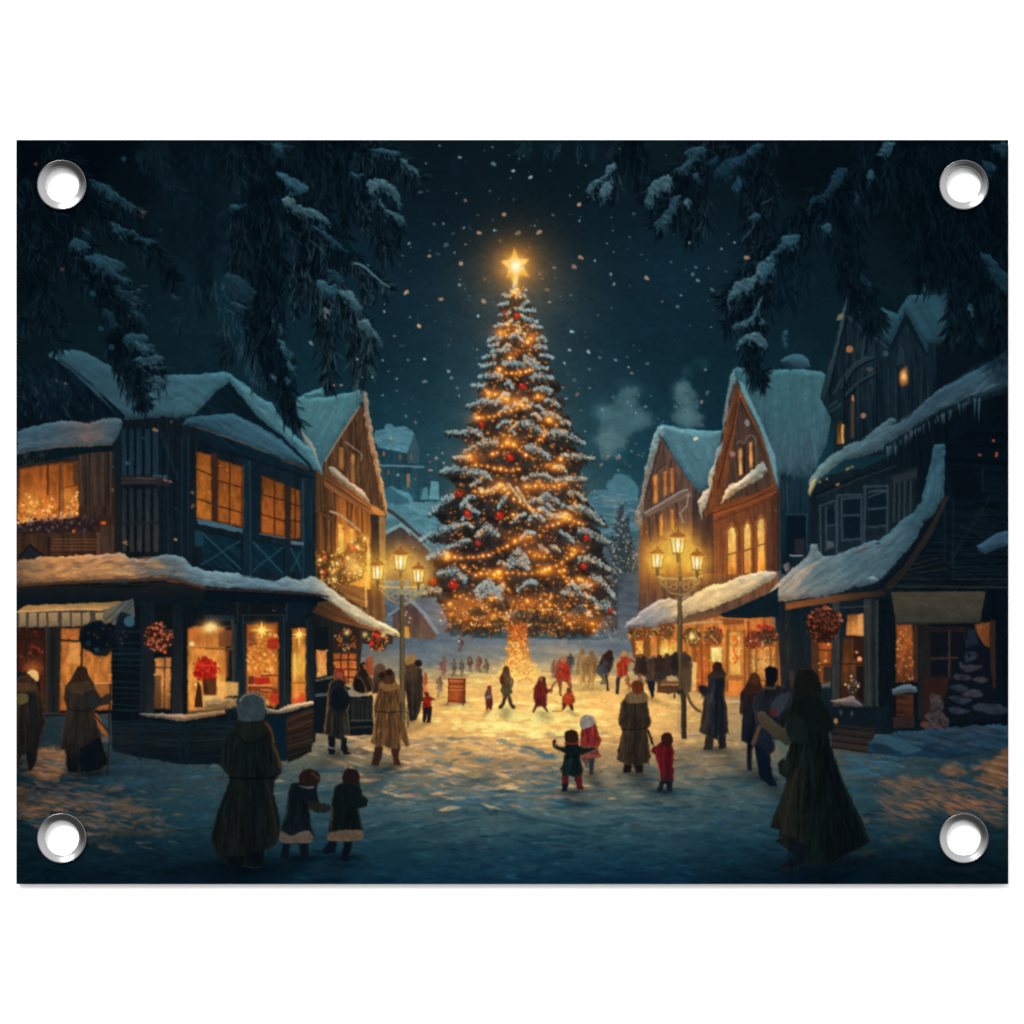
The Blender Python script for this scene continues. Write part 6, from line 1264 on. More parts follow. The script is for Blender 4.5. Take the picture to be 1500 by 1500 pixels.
PD = [.72, 1.1]; RIM = [(130, 92, 58)]
def person(label, k, body, col, items=(), parent=0, tex=(90, .22, 40, 4), wob=.5):
    """one printed figure: silhouette first, then clothing shapes on it"""
    p = part('printed_person', label, parent)
    F_ = PD[0]
    P1 = T(k, body); fx = sum(q[0] for q in P1) / len(P1); fy = max(q[1] for q in P1); bw = max(q[0] for q in P1) - min(q[0] for q in P1); bh = fy - min(q[1] for q in P1)
    if fy > 1020:      # the artwork's own shadow strokes, falling away from the tree
        dx = (fx - 757) * .10
        for q in range(6):
            t = q / 6.; glow(fx + dx * t * 2, fy + bh * .30 * t, bw * (.34 - .1 * t), bh * .07, (90, 100, 116), .30 * (1 - t * .7), 'mul')
    poly(k, body, RIM[0], 1, 1.4, False, wob, tex=(70, .5, 9, 5))
    poly(k, body, dim(col, F_), 1, 2.6, False, wob, tex=tex, er=PD[1], wid=False)
    P0 = T(k, body); xs = [q[0] for q in P0]; ys = [q[1] for q in P0]; ar = (max(xs) - min(xs)) * (max(ys) - min(ys))
    if ar > 1500:
        i_ = lambda x, y: tuple(CV[int(min(H - 1, max(0, y - OY))), int(min(W - 1, max(0, x - OX)))] * 255)
        brush(k, body, int(ar / 55), (max(ys) - min(ys)) * .13, 2.4, lambda x, y: 90 + (x - (min(xs) + max(xs)) / 2) * -.25, lambda x, y: dim(i_(x, y), rng.choice((.55, .7, 1.25, 1.5, 1.8) if PD[0] < .8 else (.6, .75, 1.15, 1.3))), .6, 5, 2)
    items = [tuple(dim(q, F_) if isinstance(q, tuple) and len(q) == 3 else q for q in it) for it in items]
    for it in items:
        if it[0] == 'p': poly(k, it[1], it[2], it[3] if len(it) > 3 else .95, 1.4, False, .4, tex=(90, .2, 30, 3))
        elif it[0] == 's': poly(k, it[1], it[2], it[3] if len(it) > 3 else .95, 1.6, True, .4, tex=(90, .15, 20, 3))
        elif it[0] == 'l': line(k, it[1], it[2], it[3], it[4] if len(it) > 4 else .7, False, True)
        elif it[0] == 'd':
            for x, y in T(k, it[1]): dot(x, y, it[2], it[3], it[4] if len(it) > 4 else .95, True, 1.6)
        elif it[0] == 'h':
            q = part('printed_' + it[4], None, p); poly(k, it[1], it[2], it[3], 1.4, True, .5, tex=(60, .2, 8, 3)); use(p)
    return p

def paint_people():
    g = grad
    # -------- crowd in the far middle (small)
    def far(label, x, y, h, c, c2=None, legs=True, lean=0):
        p = part('printed_person', label)
        w = h * .17; c2 = c2 or c
        sh(x, y, h * .35, 3, .3)
        poly('', [(x - w * .7 + lean, y - h * .8), (x - w * .35 + lean, y - h * .86), (x + w * .35 + lean, y - h * .86), (x + w * .75 + lean, y - h * .78), (x + w * .9, y - h * .5), (x + w * .85, y - h * .32), (x + w * .5, y - h * .3), (x + w * .55, y), (x + w * .12, y), (x, y - h * .25), (x - w * .15, y), (x - w * .6, y), (x - w * .5, y - h * .3), (x - w * .95, y - h * .35), (x - w * .9, y - h * .6)], grad((0, y - h * .8), (0, y), dim(c, .72), dim(c, .8), dim(c2, .9)), .9, 2., False, 2.2, tex=(90, .4, 12, 3), wf=4.)
        dot(x + lean, y - h * .91, h * .07, dim(lerp(c, (120, 80, 60), .5), .8), .9, True, 1.8, h * .08)
    far('distant child on the snow bank under the tree', 675, 952, 18, (96, 70, 66), (70, 66, 70))
    for i, (x, y, h, c, lab) in enumerate(((650, 993, 32, (150, 96, 84), 'distant walker in a pink coat at the left of the tree'), (665, 990, 26, (96, 90, 92), 'distant grey figure second in the row left of the tree'), (676, 990, 24, (110, 96, 90), 'short distant grey figure in the row left of the tree'), (689, 984, 24, (104, 84, 84), 'distant figure in mauve left of the tree'), (701, 984, 24, (130, 84, 70), 'bending distant figure in reddish brown left of the tree'))):
        far(lab, x, y, h, c, lerp(c, (150, 130, 110), .5))
    far('figure in pale yellow behind the orange child', 644, 1022, 32, (150, 120, 90), (190, 160, 96))
    far('figure in orange coat and pale hat left of the red sled box', 623, 1015, 30, (214, 104, 50), (190, 100, 60))
    person('small child in a red jacket with both arms out', 'N', '75,815 110,800 105,770 140,765 145,795 185,815 185,830 160,835 165,880 155,990 130,995 128,930 115,995 98,990 95,880 100,840 75,830', (176, 36, 26), (('p', '98,885 162,880 155,990 130,995 128,930 115,995 98,990', (36, 34, 40)), ('d', '124,785', 3, (110, 50, 34)), ('l', '110,820 160,880', 1.5, (214, 60, 36))))
    # crate
    cr = part('printed_crate', 'orange slatted wooden box standing on the snow')
    sh(668, 1032, 26, 5, .5, (110, 130, 150))
    poly('N', '280,670 410,672 408,855 285,845', g((656, 0), (682, 0), (150, 66, 32), (170, 80, 40), (96, 42, 24)))
    for s in ('295,685 390,690', '295,730 390,732', '295,750 390,752'): line('N', s, 2.2, (200, 116, 62), .8)
    for s in ('290,710 395,712', '288,740 395,742', '285,670 285,845', '403,675 402,850', '283,832 408,838', '283,672 408,674'): line('N', s, 1.8, (104, 42, 26), .9, True)
    line('N', '268,860 285,850', 1.8, (110, 80, 60)); line('N', '385,850 392,865', 2, (70, 50, 44))
    person('child in a red hat and mauve coat walking towards the tree', 'N', '555,770 570,725 595,725 600,780 610,810 605,880 600,900 585,900 580,850 570,900 555,900 558,830 550,800', g((0, 1005), (0, 1040), (110, 90, 84), (130, 50, 46)), (('p', '558,820 608,820 605,885 560,890', (126, 44, 40)), ('d', '583,737', 3.2, (170, 54, 42)), ('p', '560,800 600,790 600,815 560,820', (176, 170, 160), .7)))
    person('striding adult in an olive jacket and red scarf', 'N', '660,650 680,620 690,585 720,580 730,610 745,660 765,680 760,720 745,760 735,790 760,850 780,885 765,895 745,890 715,810 700,850 680,890 650,890 645,878 680,840 685,800 665,760 675,720 655,690', g((0, 975), (0, 1040), (110, 72, 52), (84, 74, 50), (52, 46, 40)), (('p', '662,655 690,640 700,720 680,720 660,700', (110, 44, 34)), ('s', '670,740 750,750 740,785 680,780', (104, 96, 60)), ('d', '708,598', 4.4, (96, 62, 44)), ('p', '735,660 755,680 755,710 735,715', (180, 140, 80), .8)))
    person('child in a dark red coat reaching for an adult', 'N', '905,740 930,700 945,665 965,650 995,660 1000,700 1010,750 1040,740 1050,755 1020,775 1005,790 1010,820 1010,865 1000,875 1018,915 1005,918 970,875 935,880 910,918 898,915 915,865 905,800', g((0, 990), (0, 1043), (110, 36, 34), (130, 34, 34), (80, 40, 34)), (('d', '965,675', 3.6, (190, 110, 80)), ('p', '972,655 998,660 998,720 980,710', (70, 44, 38)), ('l', '930,750 925,850', 1.6, (150, 54, 46)), ('l', '960,740 955,850', 1.6, (80, 26, 28))))
    person('adult in a bright red coat beside the child', 'N', '1060,590 1085,545 1110,505 1145,510 1165,550 1180,600 1180,660 1190,740 1175,760 1150,700 1120,690 1110,780 1120,800 1100,800 1085,700 1060,650', g((0, 965), (0, 1012), (190, 84, 60), (206, 62, 40), (150, 90, 70)), (('p', '1120,560 1160,560 1180,640 1140,680 1120,620', (214, 50, 36)), ('d', '1125,525', 5, (214, 150, 110)), ('l', '1065,620 1110,600 1130,620', 2, (130, 40, 36))))
    line('N', '1035,775 1045,730 1075,690', 2.5, (120, 80, 66), .9, sm=True)
    person('crouching child in a bright orange jacket', 'N', '1120,800 1150,770 1150,740 1180,735 1190,770 1210,800 1212,850 1195,860 1200,900 1185,905 1160,865 1135,890 1120,900 1118,850', (224, 76, 34), (('p', '1120,855 1150,855 1135,895 1118,900', (110, 50, 36)), ('p', '1165,860 1200,860 1200,900 1185,905', (90, 44, 38)), ('d', '1168,758', 3.8, (130, 74, 56)), ('l', '1150,800 1180,820', 2, (250, 120, 60))))
    line('N', '1050,908 1120,905', 2, (150, 104, 60), .8)
    for i, (x, y, h, c, lab) in enumerate(((607, 1003, 30, (90, 72, 60), 'dim brown figure just right of the left lamp post'), (712, 986, 22, (120, 90, 76), 'small distant figure nearest the glowing trunk on its left'), (812, 992, 26, (150, 100, 80), 'small figure in faded pink right of the glowing trunk'),
                                           (884, 1002, 34, (96, 84, 76), 'grey brown figure between the golden pair and the umbrella'), (938, 998, 34, (110, 70, 54), 'reddish brown figure behind the red coated person'), (950, 1000, 32, (70, 60, 58), 'dark figure by the first stall on the right'))):
        far(lab, x, y, h, c)
    far('dark slim figure behind the red coated adult', 836, 985, 28, (74, 66, 72), (120, 100, 90))
    far('adult in golden coat, left of a pair at the right of the tree', 853, 1006, 56, (196, 146, 84), (226, 170, 84))
    far('adult in golden coat, right of a pair at the right of the tree', 866, 1010, 58, (176, 124, 70), (214, 160, 80), lean=1)
    person('walker with a dark umbrella and grey bag', 'O', '60,800 85,750 110,700 160,655 190,680 200,740 185,800 160,840 155,900 165,960 145,965 135,900 135,840 90,835', g((0, 950), (0, 1012), (44, 44, 50), (62, 62, 68), (80, 70, 70)), (('s', '120,700 165,660 190,690 150,740 130,730', (66, 34, 30)), ('s', '65,810 90,770 130,790 125,835 80,840', (90, 92, 96)), ('l', '145,850 150,960', 2.5, (50, 46, 50))))
    person('person in a vivid orange red coat near the right stalls', 'O', '215,760 240,730 250,680 270,665 290,680 300,710 350,740 350,755 310,745 300,800 300,850 240,860 230,980 210,985 218,880 215,820', g((0, 958), (0, 1015), (206, 74, 40), (224, 62, 36), (70, 70, 80)), (('d', '268,690', 4.6, (236, 180, 110)), ('p', '215,860 245,860 232,985 208,985', (54, 62, 76)), ('l', '260,750 270,850', 2, (250, 110, 70))))
    far('small child in an orange brown coat by the red coated person', 920, 1012, 22, (190, 120, 70))
    person('stooping person in a brown jacket at the right stalls', 'O', '395,830 430,790 445,750 480,755 490,800 505,850 495,890 490,1000 470,1015 465,920 435,900 425,860 400,850', g((0, 970), (0, 1020), (120, 60, 44), (84, 66, 54), (34, 40, 50)), (('p', '435,890 500,880 490,1000 470,1015', (30, 40, 52)), ('d', '458,765', 4, (140, 66, 46)), ('p', '395,830 430,800 440,840 400,850', (176, 66, 44))))
    # stall goods + bench right
    st = part('printed_market_stall', 'market counter and stacked crates behind the right lamp post')
    poly('O', '350,745 380,725 420,735 440,715 480,725 520,715 545,725 580,712 620,705 660,690 690,700 720,695 755,720 765,800 765,970 700,980 520,975 520,900 480,860 350,830', g((0, 960), (0, 1015), (58, 42, 34), (74, 58, 42)), .95, 2, wob=2, tex=(90, .5, 14, 4))
    for c, s in (((44, 38, 38), '505,760 540,720 590,740 610,830 560,880 515,860'), ((38, 36, 40), '610,720 650,700 690,730 660,850 620,850'), ((84, 64, 44), '700,720 740,700 765,760 760,960 705,960'), ((40, 36, 36), '360,740 400,720 430,760 390,820'), ((50, 42, 38), '690,690 730,690 760,730 700,760')):
        poly('O', s, c, .9, 2, True, 1)
    poly('O', '540,895 670,895 675,930 530,935', (110, 68, 42)); poly('O', '515,940 670,935 670,975 515,970', (84, 54, 38)); poly('O', '580,860 620,845 660,855 670,890 585,890', (190, 156, 104), .9, 2)
    line('O', '520,935 670,932', 1.6, (66, 40, 30), .9, True); line('O', '545,915 665,912', 1.4, (200, 150, 96), .8); line('O', '640,980 640,1010', 2.6, (70, 50, 40))
    for x, y, c in ((372, 728, (60, 40, 32)), (415, 722, (44, 32, 28)), (530, 712, (50, 36, 30)), (585, 703, (62, 44, 34)), (650, 690, (40, 32, 30)), (715, 690, (70, 50, 38))):
        px, py = T('O', [(x, y)])[0]; dot(px, py, 3.6, c, .95, True, 1.8); poly('', [(px - 5, py + 4), (px + 5, py + 4), (px + 7, py + 22), (px - 7, py + 22)], dim(c, .9), .8, 2.5, wob=1.5)
    line('O', '735,985 760,1050 800,1095 830,1110', 4, (92, 72, 50), .95, True, True)

    # -------- left middle
    person('stall keeper in a red cap leaning over the left counter', 'M', '885,930 900,900 940,895 965,930 985,990 960,1000 920,985 890,960', (150, 62, 46), (('d', '925,925', 5.6, (190, 96, 74)), ('s', '890,920 915,895 950,900 960,925 920,912', (176, 40, 34)), ('l', '935,960 960,1000', 2, (226, 120, 90))))
    person('customer with dark hood behind the left counter', 'M', '1010,1000 1030,940 1060,920 1085,930 1100,980 1110,1060 1060,1060 1020,1040', (30, 26, 28), (('d', '1055,940', 5, (70, 44, 34)),))
    person('customer with a black bun and pale face behind the left counter', 'M', '1040,930 1060,890 1065,860 1090,845 1115,860 1120,910 1150,960 1165,1040 1110,1060 1090,980', (46, 36, 32), (('d', '1090,870', 5.4, (30, 22, 22)), ('s', '1085,860 1110,865 1110,895 1090,890', (206, 110, 70)), ('l', '1120,950 1150,1030', 2, (130, 84, 60))))
    person('person in a glowing salmon coat and pale hat behind the stall', 'M', '1100,850 1110,810 1135,795 1160,810 1165,860 1160,930 1130,950 1105,900', g((0, 960), (0, 995), (206, 110, 70), (190, 90, 56)), ())
    person('person in a beige fur hat behind the stall', 'M', '1150,990 1155,900 1175,860 1210,850 1240,870 1245,910 1230,1000 1180,1060 1150,1060', g((0, 970), (0, 1015), (130, 98, 70), (52, 38, 32)), (('d', '1200,885', 7, (120, 90, 66)),))
    person('tall couple figure in a long brown coat left of the lamp post', 'M', '1370,890 1375,840 1400,790 1440,790 1450,850 1480,880 1495,960 1490,1100 1450,1240 1400,1250 1385,1100 1365,1000', g((0, 955), (0, 1055), (140, 100, 66), (62, 50, 44), (40, 36, 38)), (('s', '1375,830 1400,795 1440,795 1450,840 1410,860 1380,860', (206, 150, 90)), ('d', '1468,850', 5.4, (34, 26, 28)), ('l', '1425,900 1430,1200', 2, (90, 70, 56)), ('p', '1455,880 1495,890 1500,1100 1455,1240', (66, 54, 46))))
    sh(495, 1104, 24, 6, .4, (80, 100, 120))
    person('person in a grey coat with dark backpack facing the stall', 'M', '850,1010 870,975 900,960 940,965 965,1000 985,1060 995,1150 980,1180 1000,1340 965,1350 975,1400 980,1450 1005,1480 960,1480 935,1450 935,1380 890,1370 885,1430 890,1480 850,1475 848,1350 815,1330 835,1200 845,1100', g((470, 0), (515, 0), (56, 50, 42), (34, 36, 36), (50, 50, 46)),
           (('p', '848,1350 895,1360 890,1480 850,1475', (18, 26, 36)), ('p', '935,1370 975,1360 980,1460 1005,1480 960,1480 935,1450', (18, 26, 36)), ('h', '870,1050 920,1010 980,1050 990,1130 940,1180 870,1160', (20, 28, 36), .98, 'backpack'), ('s', '880,985 920,960 960,985 940,1010 890,1010', (30, 36, 38)), ('l', '845,1040 840,1150 820,1310', 1.8, (150, 108, 66)), ('l', '880,1200 870,1340', 2, (80, 74, 62)), ('l', '920,1200 920,1340', 2, (22, 28, 32)), ('l', '955,1200 965,1330', 2, (80, 72, 60)), ('l', '850,1425 885,1435', 2.5, (150, 150, 140), .7)))
    sh(568, 1122, 26, 6, .45, (90, 100, 116))
    person('woman in a long belted tan coat with a furry hood', 'M', '1175,1080 1195,1010 1215,985 1205,940 1230,905 1265,895 1300,920 1310,980 1335,1010 1355,1060 1360,1180 1375,1260 1410,1420 1385,1425 1350,1380 1340,1430 1330,1500 1345,1555 1300,1550 1275,1440 1220,1420 1215,1500 1190,1560 1140,1550 1165,1500 1180,1420 1140,1400 1165,1250 1160,1150', g((545, 0), (595, 0), (120, 86, 52), (104, 72, 44), (140, 98, 56)),
           (('s', '1190,1000 1230,975 1310,985 1335,1020 1290,1040 1230,1040', (170, 118, 68)), ('s', '1205,960 1230,905 1265,895 1300,925 1300,985 1250,995', (84, 54, 38)), ('d', '1215,935 1265,912', 5, (44, 28, 26)), ('p', '1170,1420 1220,1425 1215,1500 1190,1560 1140,1550', (60, 40, 32)), ('p', '1280,1440 1340,1430 1330,1500 1345,1555 1300,1550', (70, 44, 34)), ('l', '1175,1180 1260,1190 1350,1180', 2.4, (58, 40, 28)), ('l', '1190,1200 1175,1400', 2.5, (70, 50, 34)), ('l', '1230,1200 1225,1410', 2.5, (150, 104, 60)), ('l', '1270,1200 1275,1420', 2.5, (66, 46, 32)), ('l', '1310,1200 1330,1400', 2.5, (156, 108, 62)), ('l', '1345,1060 1355,1180 1365,1240', 2.5, (176, 124, 72)), ('l', '1385,1160 1395,1290', 2, (50, 40, 34))))
    RIM[0] = (66, 48, 34); PD[0] = .85
    # -------- far left people
    sh(40, 1118, 22, 4, .5)
    person('shopper in a brown hood and fur scarf at the left edge', 'L', '68,1000 100,985 150,980 200,1000 215,1070 240,1130 260,1250 270,1310 230,1420 215,1500 205,1570 175,1640 140,1640 130,1520 100,1540 75,1640 68,1640', g((0, 990), (0, 1115), (66, 46, 34), (34, 30, 28), (20, 24, 26)),
           (('s', '68,1040 140,1030 210,1060 180,1085 100,1090 68,1080', (84, 60, 40)), ('s', '68,1110 130,1105 150,1150 110,1180 68,1170', (96, 84, 50)), ('p', '150,1100 200,1110 220,1300 205,1450 160,1300', (26, 28, 30)), ('l', '120,1200 130,1500', 2.2, (50, 42, 34))))
    part('printed_lantern', 'small lit lamp behind the shopper at the left edge')
    poly('L', '135,965 175,940 210,960 220,1010 200,1020 160,980', (240, 190, 120), .95, 2, True)
    sh(130, 1132, 30, 6, .5)
    person('shopper in a grey brown hooded cape holding a pole', 'L', '480,930 505,918 540,925 560,980 585,1020 610,1080 640,1140 700,1100 715,1130 700,1180 640,1195 600,1220 620,1300 645,1400 700,1590 680,1600 640,1640 560,1650 520,1650 505,1600 490,1650 420,1650 405,1600 400,1500 370,1480 385,1350 415,1220 390,1130 400,1060 450,990', g((0, 980), (0, 1130), (58, 42, 32), (48, 42, 36), (40, 36, 32), (10, 17, 23)),
           (('s', '450,1020 480,935 510,918 545,930 560,1000 580,1040 480,1060', (52, 36, 30)), ('s', '400,1060 470,1030 580,1020 600,1060 560,1110 460,1100', (70, 54, 40)), ('s', '520,1120 600,1080 650,1150 600,1215 530,1200', (38, 38, 38)), ('l', '480,1250 470,1480', 3, (30, 28, 28)), ('l', '550,1240 580,1450', 3, (34, 30, 28)), ('l', '420,1210 500,1225 600,1210', 2.5, (24, 22, 24)), ('p', '505,1490 640,1400 700,1590 680,1600 560,1650 500,1640', (10, 18, 25)), ('d', '700,1140', 5, (50, 46, 44))))
    pl = part('printed_pole', 'thin walking pole held by the caped shopper')
    line('L', '712,1040 700,1400 692,1670', 2.2, (34, 26, 24), 1, True)
    poly('L', '590,1240 620,1240 700,1390 690,1400 650,1380', (150, 78, 38), .9, 2, wid=False); line('L', '590,1240 690,1360', 2.4, (40, 28, 24), .9)
    poly('L', '650,1400 700,1395 700,1440 650,1440', (96, 84, 68), .7, 2, wid=False)

    RIM[0] = (120, 84, 52); PD[0] = .72
    # -------- right middle
    sh(930, 1134, 30, 6, .5, (80, 110, 130))
    person('woman in a grey brown long coat with fur collar and brown hair', 'O', '245,1050 270,1020 290,985 330,960 325,910 350,888 390,885 415,910 415,960 440,1000 445,1060 470,1180 465,1220 440,1240 445,1300 470,1440 455,1490 410,1500 408,1560 355,1565 330,1500 320,1560 265,1560 268,1500 210,1460 235,1350 255,1250 228,1200 235,1120', g((900, 0), (955, 0), (84, 66, 48), (52, 44, 36), (60, 50, 40)),
           (('s', '280,1010 300,980 350,965 420,975 440,1010 420,1045 300,1050', (150, 118, 80)), ('s', '330,950 325,905 360,888 400,890 415,930 405,975 350,985', (126, 62, 32)), ('l', '260,1240 340,1245 440,1235', 2.4, (30, 26, 24)), ('l', '300,1060 290,1220', 2, (40, 34, 30)), ('l', '350,1060 350,1480', 2.5, (36, 32, 28)), ('l', '400,1060 410,1460', 2.5, (74, 60, 46)), ('l', '270,1260 240,1450', 2.5, (100, 76, 52)), ('p', '268,1500 328,1505 320,1560 265,1560', (28, 26, 28)), ('p', '355,1505 410,1500 408,1560 357,1565', (28, 26, 28))))
    line('O', '445,1250 465,1300 480,1350', 3.2, (34, 28, 28), 1, True, True)
    sh(972, 1158, 20, 5, .4, (60, 90, 110))
    person('child in a crimson coat holding the woman\'s hand', 'O', '470,1380 520,1350 545,1330 545,1290 570,1268 610,1272 628,1310 625,1360 640,1410 635,1500 640,1620 620,1640 625,1700 590,1690 580,1640 560,1640 555,1690 515,1700 510,1680 535,1640 530,1560 500,1430 465,1410', g((0, 1090), (0, 1160), (104, 26, 34), (110, 24, 34), (30, 40, 50)),
           (('s', '545,1330 545,1290 570,1268 610,1272 628,1310 615,1360 560,1360', (58, 32, 28)), ('p', '530,1620 630,1620 625,1700 590,1690 580,1645 560,1640 555,1695 515,1700 510,1680 535,1650', (22, 34, 44)), ('l', '600,1380 600,1600', 2.2, (74, 18, 26)), ('l', '560,1400 555,1600', 2.2, (130, 36, 46))))
    sh(862, 1132, 16, 4, .4, (90, 110, 126))
    person('child in a white knit hat and pinkish red coat', 'N', '1250,1080 1255,1040 1245,1000 1255,960 1295,940 1340,955 1355,990 1375,1030 1385,1080 1405,1120 1380,1180 1400,1240 1350,1255 1345,1370 1320,1378 1315,1260 1300,1330 1280,1300 1250,1240 1245,1150', g((0, 1050), (0, 1130), (130, 34, 34), (150, 54, 50), (60, 62, 66)),
           (('h', '1248,1010 1258,955 1300,938 1345,955 1355,1000 1330,1025 1265,1040', (176, 168, 158), .98, 'hat'), ('p', '1310,1255 1352,1250 1345,1370 1320,1378', (44, 56, 66)), ('s', '1250,1200 1300,1220 1400,1235 1380,1250 1260,1250', (180, 90, 76)), ('l', '1375,1090 1390,1110 1375,1150', 3, (200, 50, 30)), ('l', '1300,1060 1310,1150', 2.4, (110, 24, 30)), ('p', '1275,1260 1305,1262 1298,1330 1285,1300', (130, 130, 130), .6)))
    sh(840, 1160, 22, 4, .4, (50, 80, 100))
    person('child in a dark green coat and red trousers with one arm raised', 'N', '1045,1130 1070,1110 1080,1130 1070,1150 1100,1165 1130,1170 1140,1130 1140,1060 1180,1045 1225,1060 1235,1120 1240,1160 1290,1170 1360,1170 1370,1190 1300,1225 1250,1230 1260,1280 1275,1330 1265,1380 1245,1390 1250,1440 1285,1475 1280,1490 1230,1490 1215,1440 1205,1390 1165,1390 1165,1440 1155,1500 1115,1500 1115,1380 1100,1330 1120,1290 1135,1220 1090,1200 1050,1175', g((0, 1070), (0, 1160), (26, 34, 34), (20, 36, 38), (20, 30, 36)),
           (('s', '1140,1120 1140,1065 1180,1045 1225,1060 1235,1120 1200,1140 1150,1135', (56, 36, 26)), ('p', '1118,1385 1170,1390 1160,1440 1125,1440', (104, 30, 34)), ('p', '1212,1390 1260,1385 1262,1450 1285,1478 1230,1488', (96, 28, 36)), ('l', '1135,1140 1185,1148 1235,1140', 3, (150, 54, 36)), ('l', '1130,1240 1190,1245 1245,1235', 2, (12, 20, 22)), ('l', '1150,1260 1140,1380', 2, (34, 50, 52)), ('l', '1220,1260 1235,1370', 2, (12, 22, 24)), ('p', '1115,1440 1160,1440 1155,1500 1115,1500', (18, 30, 42))))
    sh(1048, 1098, 26, 5, .45, (80, 100, 120))
    person('man in a long grey coat facing the lit doorway', 'O', '880,860 905,825 920,810 920,770 945,745 975,750 995,790 1010,830 1015,900 1005,990 1030,1120 1035,1260 1010,1290 1015,1380 965,1385 955,1320 930,1310 920,1390 850,1395 870,1290 820,1260 840,1120 855,1010 820,960 815,925 850,920 880,950', g((1022, 0), (1068, 0), (70, 60, 50), (38, 42, 48), (30, 38, 46)),
           (('s', '920,800 925,765 950,745 980,755 990,800 960,825', (70, 38, 32)), ('s', '885,850 920,820 1000,820 1015,850 960,870 900,870', (64, 52, 46)), ('l', '950,880 945,1290', 5, (20, 30, 38)), ('l', '890,1000 860,1240', 3, (92, 76, 60)), ('l', '1000,1000 1020,1240', 3, (56, 58, 58)), ('s', '815,930 860,920 890,950 870,990 840,985', (34, 40, 46)), ('p', '870,1290 925,1310 920,1390 850,1395', (52, 48, 46)), ('p', '960,1310 1015,1290 1015,1380 965,1385', (34, 36, 40))))
    RIM[0] = (58, 46, 40); PD[0] = .85
    sh(1110, 1140, 34, 7, .45, (50, 74, 92))
    person('person in a brown hood and dark jacket, left of the walking pair', 'R', '115,240 150,185 175,120 200,110 230,130 240,180 260,220 270,280 260,400 215,560 200,560 185,610 185,750 150,745 150,570 112,550 120,380 102,370 105,290', g((0, 990), (0, 1130), (50, 34, 28), (22, 28, 36), (12, 22, 34)),
           (('s', '120,240 150,190 200,180 250,200 250,240 180,250', (56, 34, 28)), ('s', '165,170 175,120 205,112 230,140 225,185 190,185', (80, 46, 30)), ('l', '115,300 112,380', 2.6, (66, 44, 32))))
    person('taller person with a pale scarf over a slate coat, right of the walking pair', 'R', '270,90 310,70 345,90 350,150 330,190 400,200 440,250 420,420 340,560 330,620 300,640 320,790 350,850 300,840 240,800 225,760 200,600 180,580 215,460 185,330 200,270 260,210 275,170', g((0, 980), (0, 1140), (20, 22, 28), (34, 38, 44), (26, 34, 46), (9, 20, 32)),
           (('s', '270,90 310,70 345,90 350,150 320,195 280,170', (16, 18, 24)), ('s', '310,320 350,260 430,240 400,330 340,400 310,370', (48, 56, 64)), ('l', '265,205 310,215 340,200', 3.5, (84, 66, 48)), ('l', '230,460 190,570', 6, (96, 72, 50), .8), ('d', '322,370', 5, (96, 30, 30)), ('p', '205,590 270,610 320,790 350,850 300,840 240,800', (10, 22, 36)), ('l', '190,320 230,400', 3, (44, 50, 58))))
    RIM[0] = (20, 27, 26); PD[0] = .85
    # -------- foreground cloaked woman right
    sh(1240, 1262, 70, 14, .5, (60, 80, 96))
    fc = person('woman in a long dark green hooded cloak in the right foreground', 'R', '455,180 475,120 510,88 545,80 590,105 618,150 630,220 628,280 660,340 710,420 715,470 680,500 690,570 720,660 760,790 800,870 850,980 900,1080 948,1205 880,1250 790,1290 740,1330 640,1350 560,1340 520,1360 440,1385 380,1395 360,1370 420,1330 450,1290 400,1250 330,1190 380,1180 360,1130 300,1110 330,1020 370,930 410,810 360,760 350,700 400,650 440,560 400,480 350,430 400,360 450,290', g((1140, 0), (1275, 0), (24, 28, 26), (17, 26, 25), (10, 18, 22), (10, 20, 24)),
                (('s', '455,180 475,120 510,88 545,80 590,105 618,150 625,230 560,260 470,270', (22, 24, 24)), ('s', '430,360 470,290 620,280 700,420 690,470 560,440 450,470', (15, 22, 22)), ('p', '410,820 480,720 470,1180 380,1150 340,1010', (34, 38, 30), .7), ('l', '470,740 420,960 390,1150', 4, (46, 46, 34), .5), ('l', '520,700 500,1000 510,1220', 4, (28, 34, 28), .7), ('l', '640,600 760,1000 880,1230', 5, (7, 13, 18), .8), ('l', '500,90 560,88 600,120', 2, (54, 38, 34), .7), ('l', '700,620 800,900 930,1190', 3, (26, 36, 34), .6), ('p', '420,1180 540,1230 520,1340 440,1385 380,1395 360,1370 450,1300', (12, 20, 28)), ('l', '370,1380 430,1375', 3, (44, 26, 26))))
    q = part('printed_bread_loaf', 'pale loaf shaped parcel under the cloaked woman\'s arm')
    poly('R', '215,390 225,365 255,360 300,400 370,460 450,520 455,545 410,585 350,565 290,500 230,440', g((0, 1040), (0, 1090), (72, 62, 50), (44, 44, 38)), 1, 1.6, True)
    q = part('printed_cloth', 'pale cloth hanging from the cloaked woman\'s arm')
    poly('R', '320,545 360,550 410,590 410,620 398,680 380,640', (78, 92, 84), .95, 2, False, .6)
    use(fc); poly('R', '400,470 440,380 520,430 520,560 440,560', (18, 26, 26), .9, 3, True)
    poly('R', '420,110 440,95 455,120 450,190 430,210', (60, 48, 40), .8, 3, True, 1, wid=False)

    RIM[0] = (32, 34, 30); PD[0] = .86
    # -------- foreground left group
    sh(362, 1268, 70, 12, .6, (50, 70, 86)); sh(470, 1258, 80, 6, .3, (60, 80, 96))
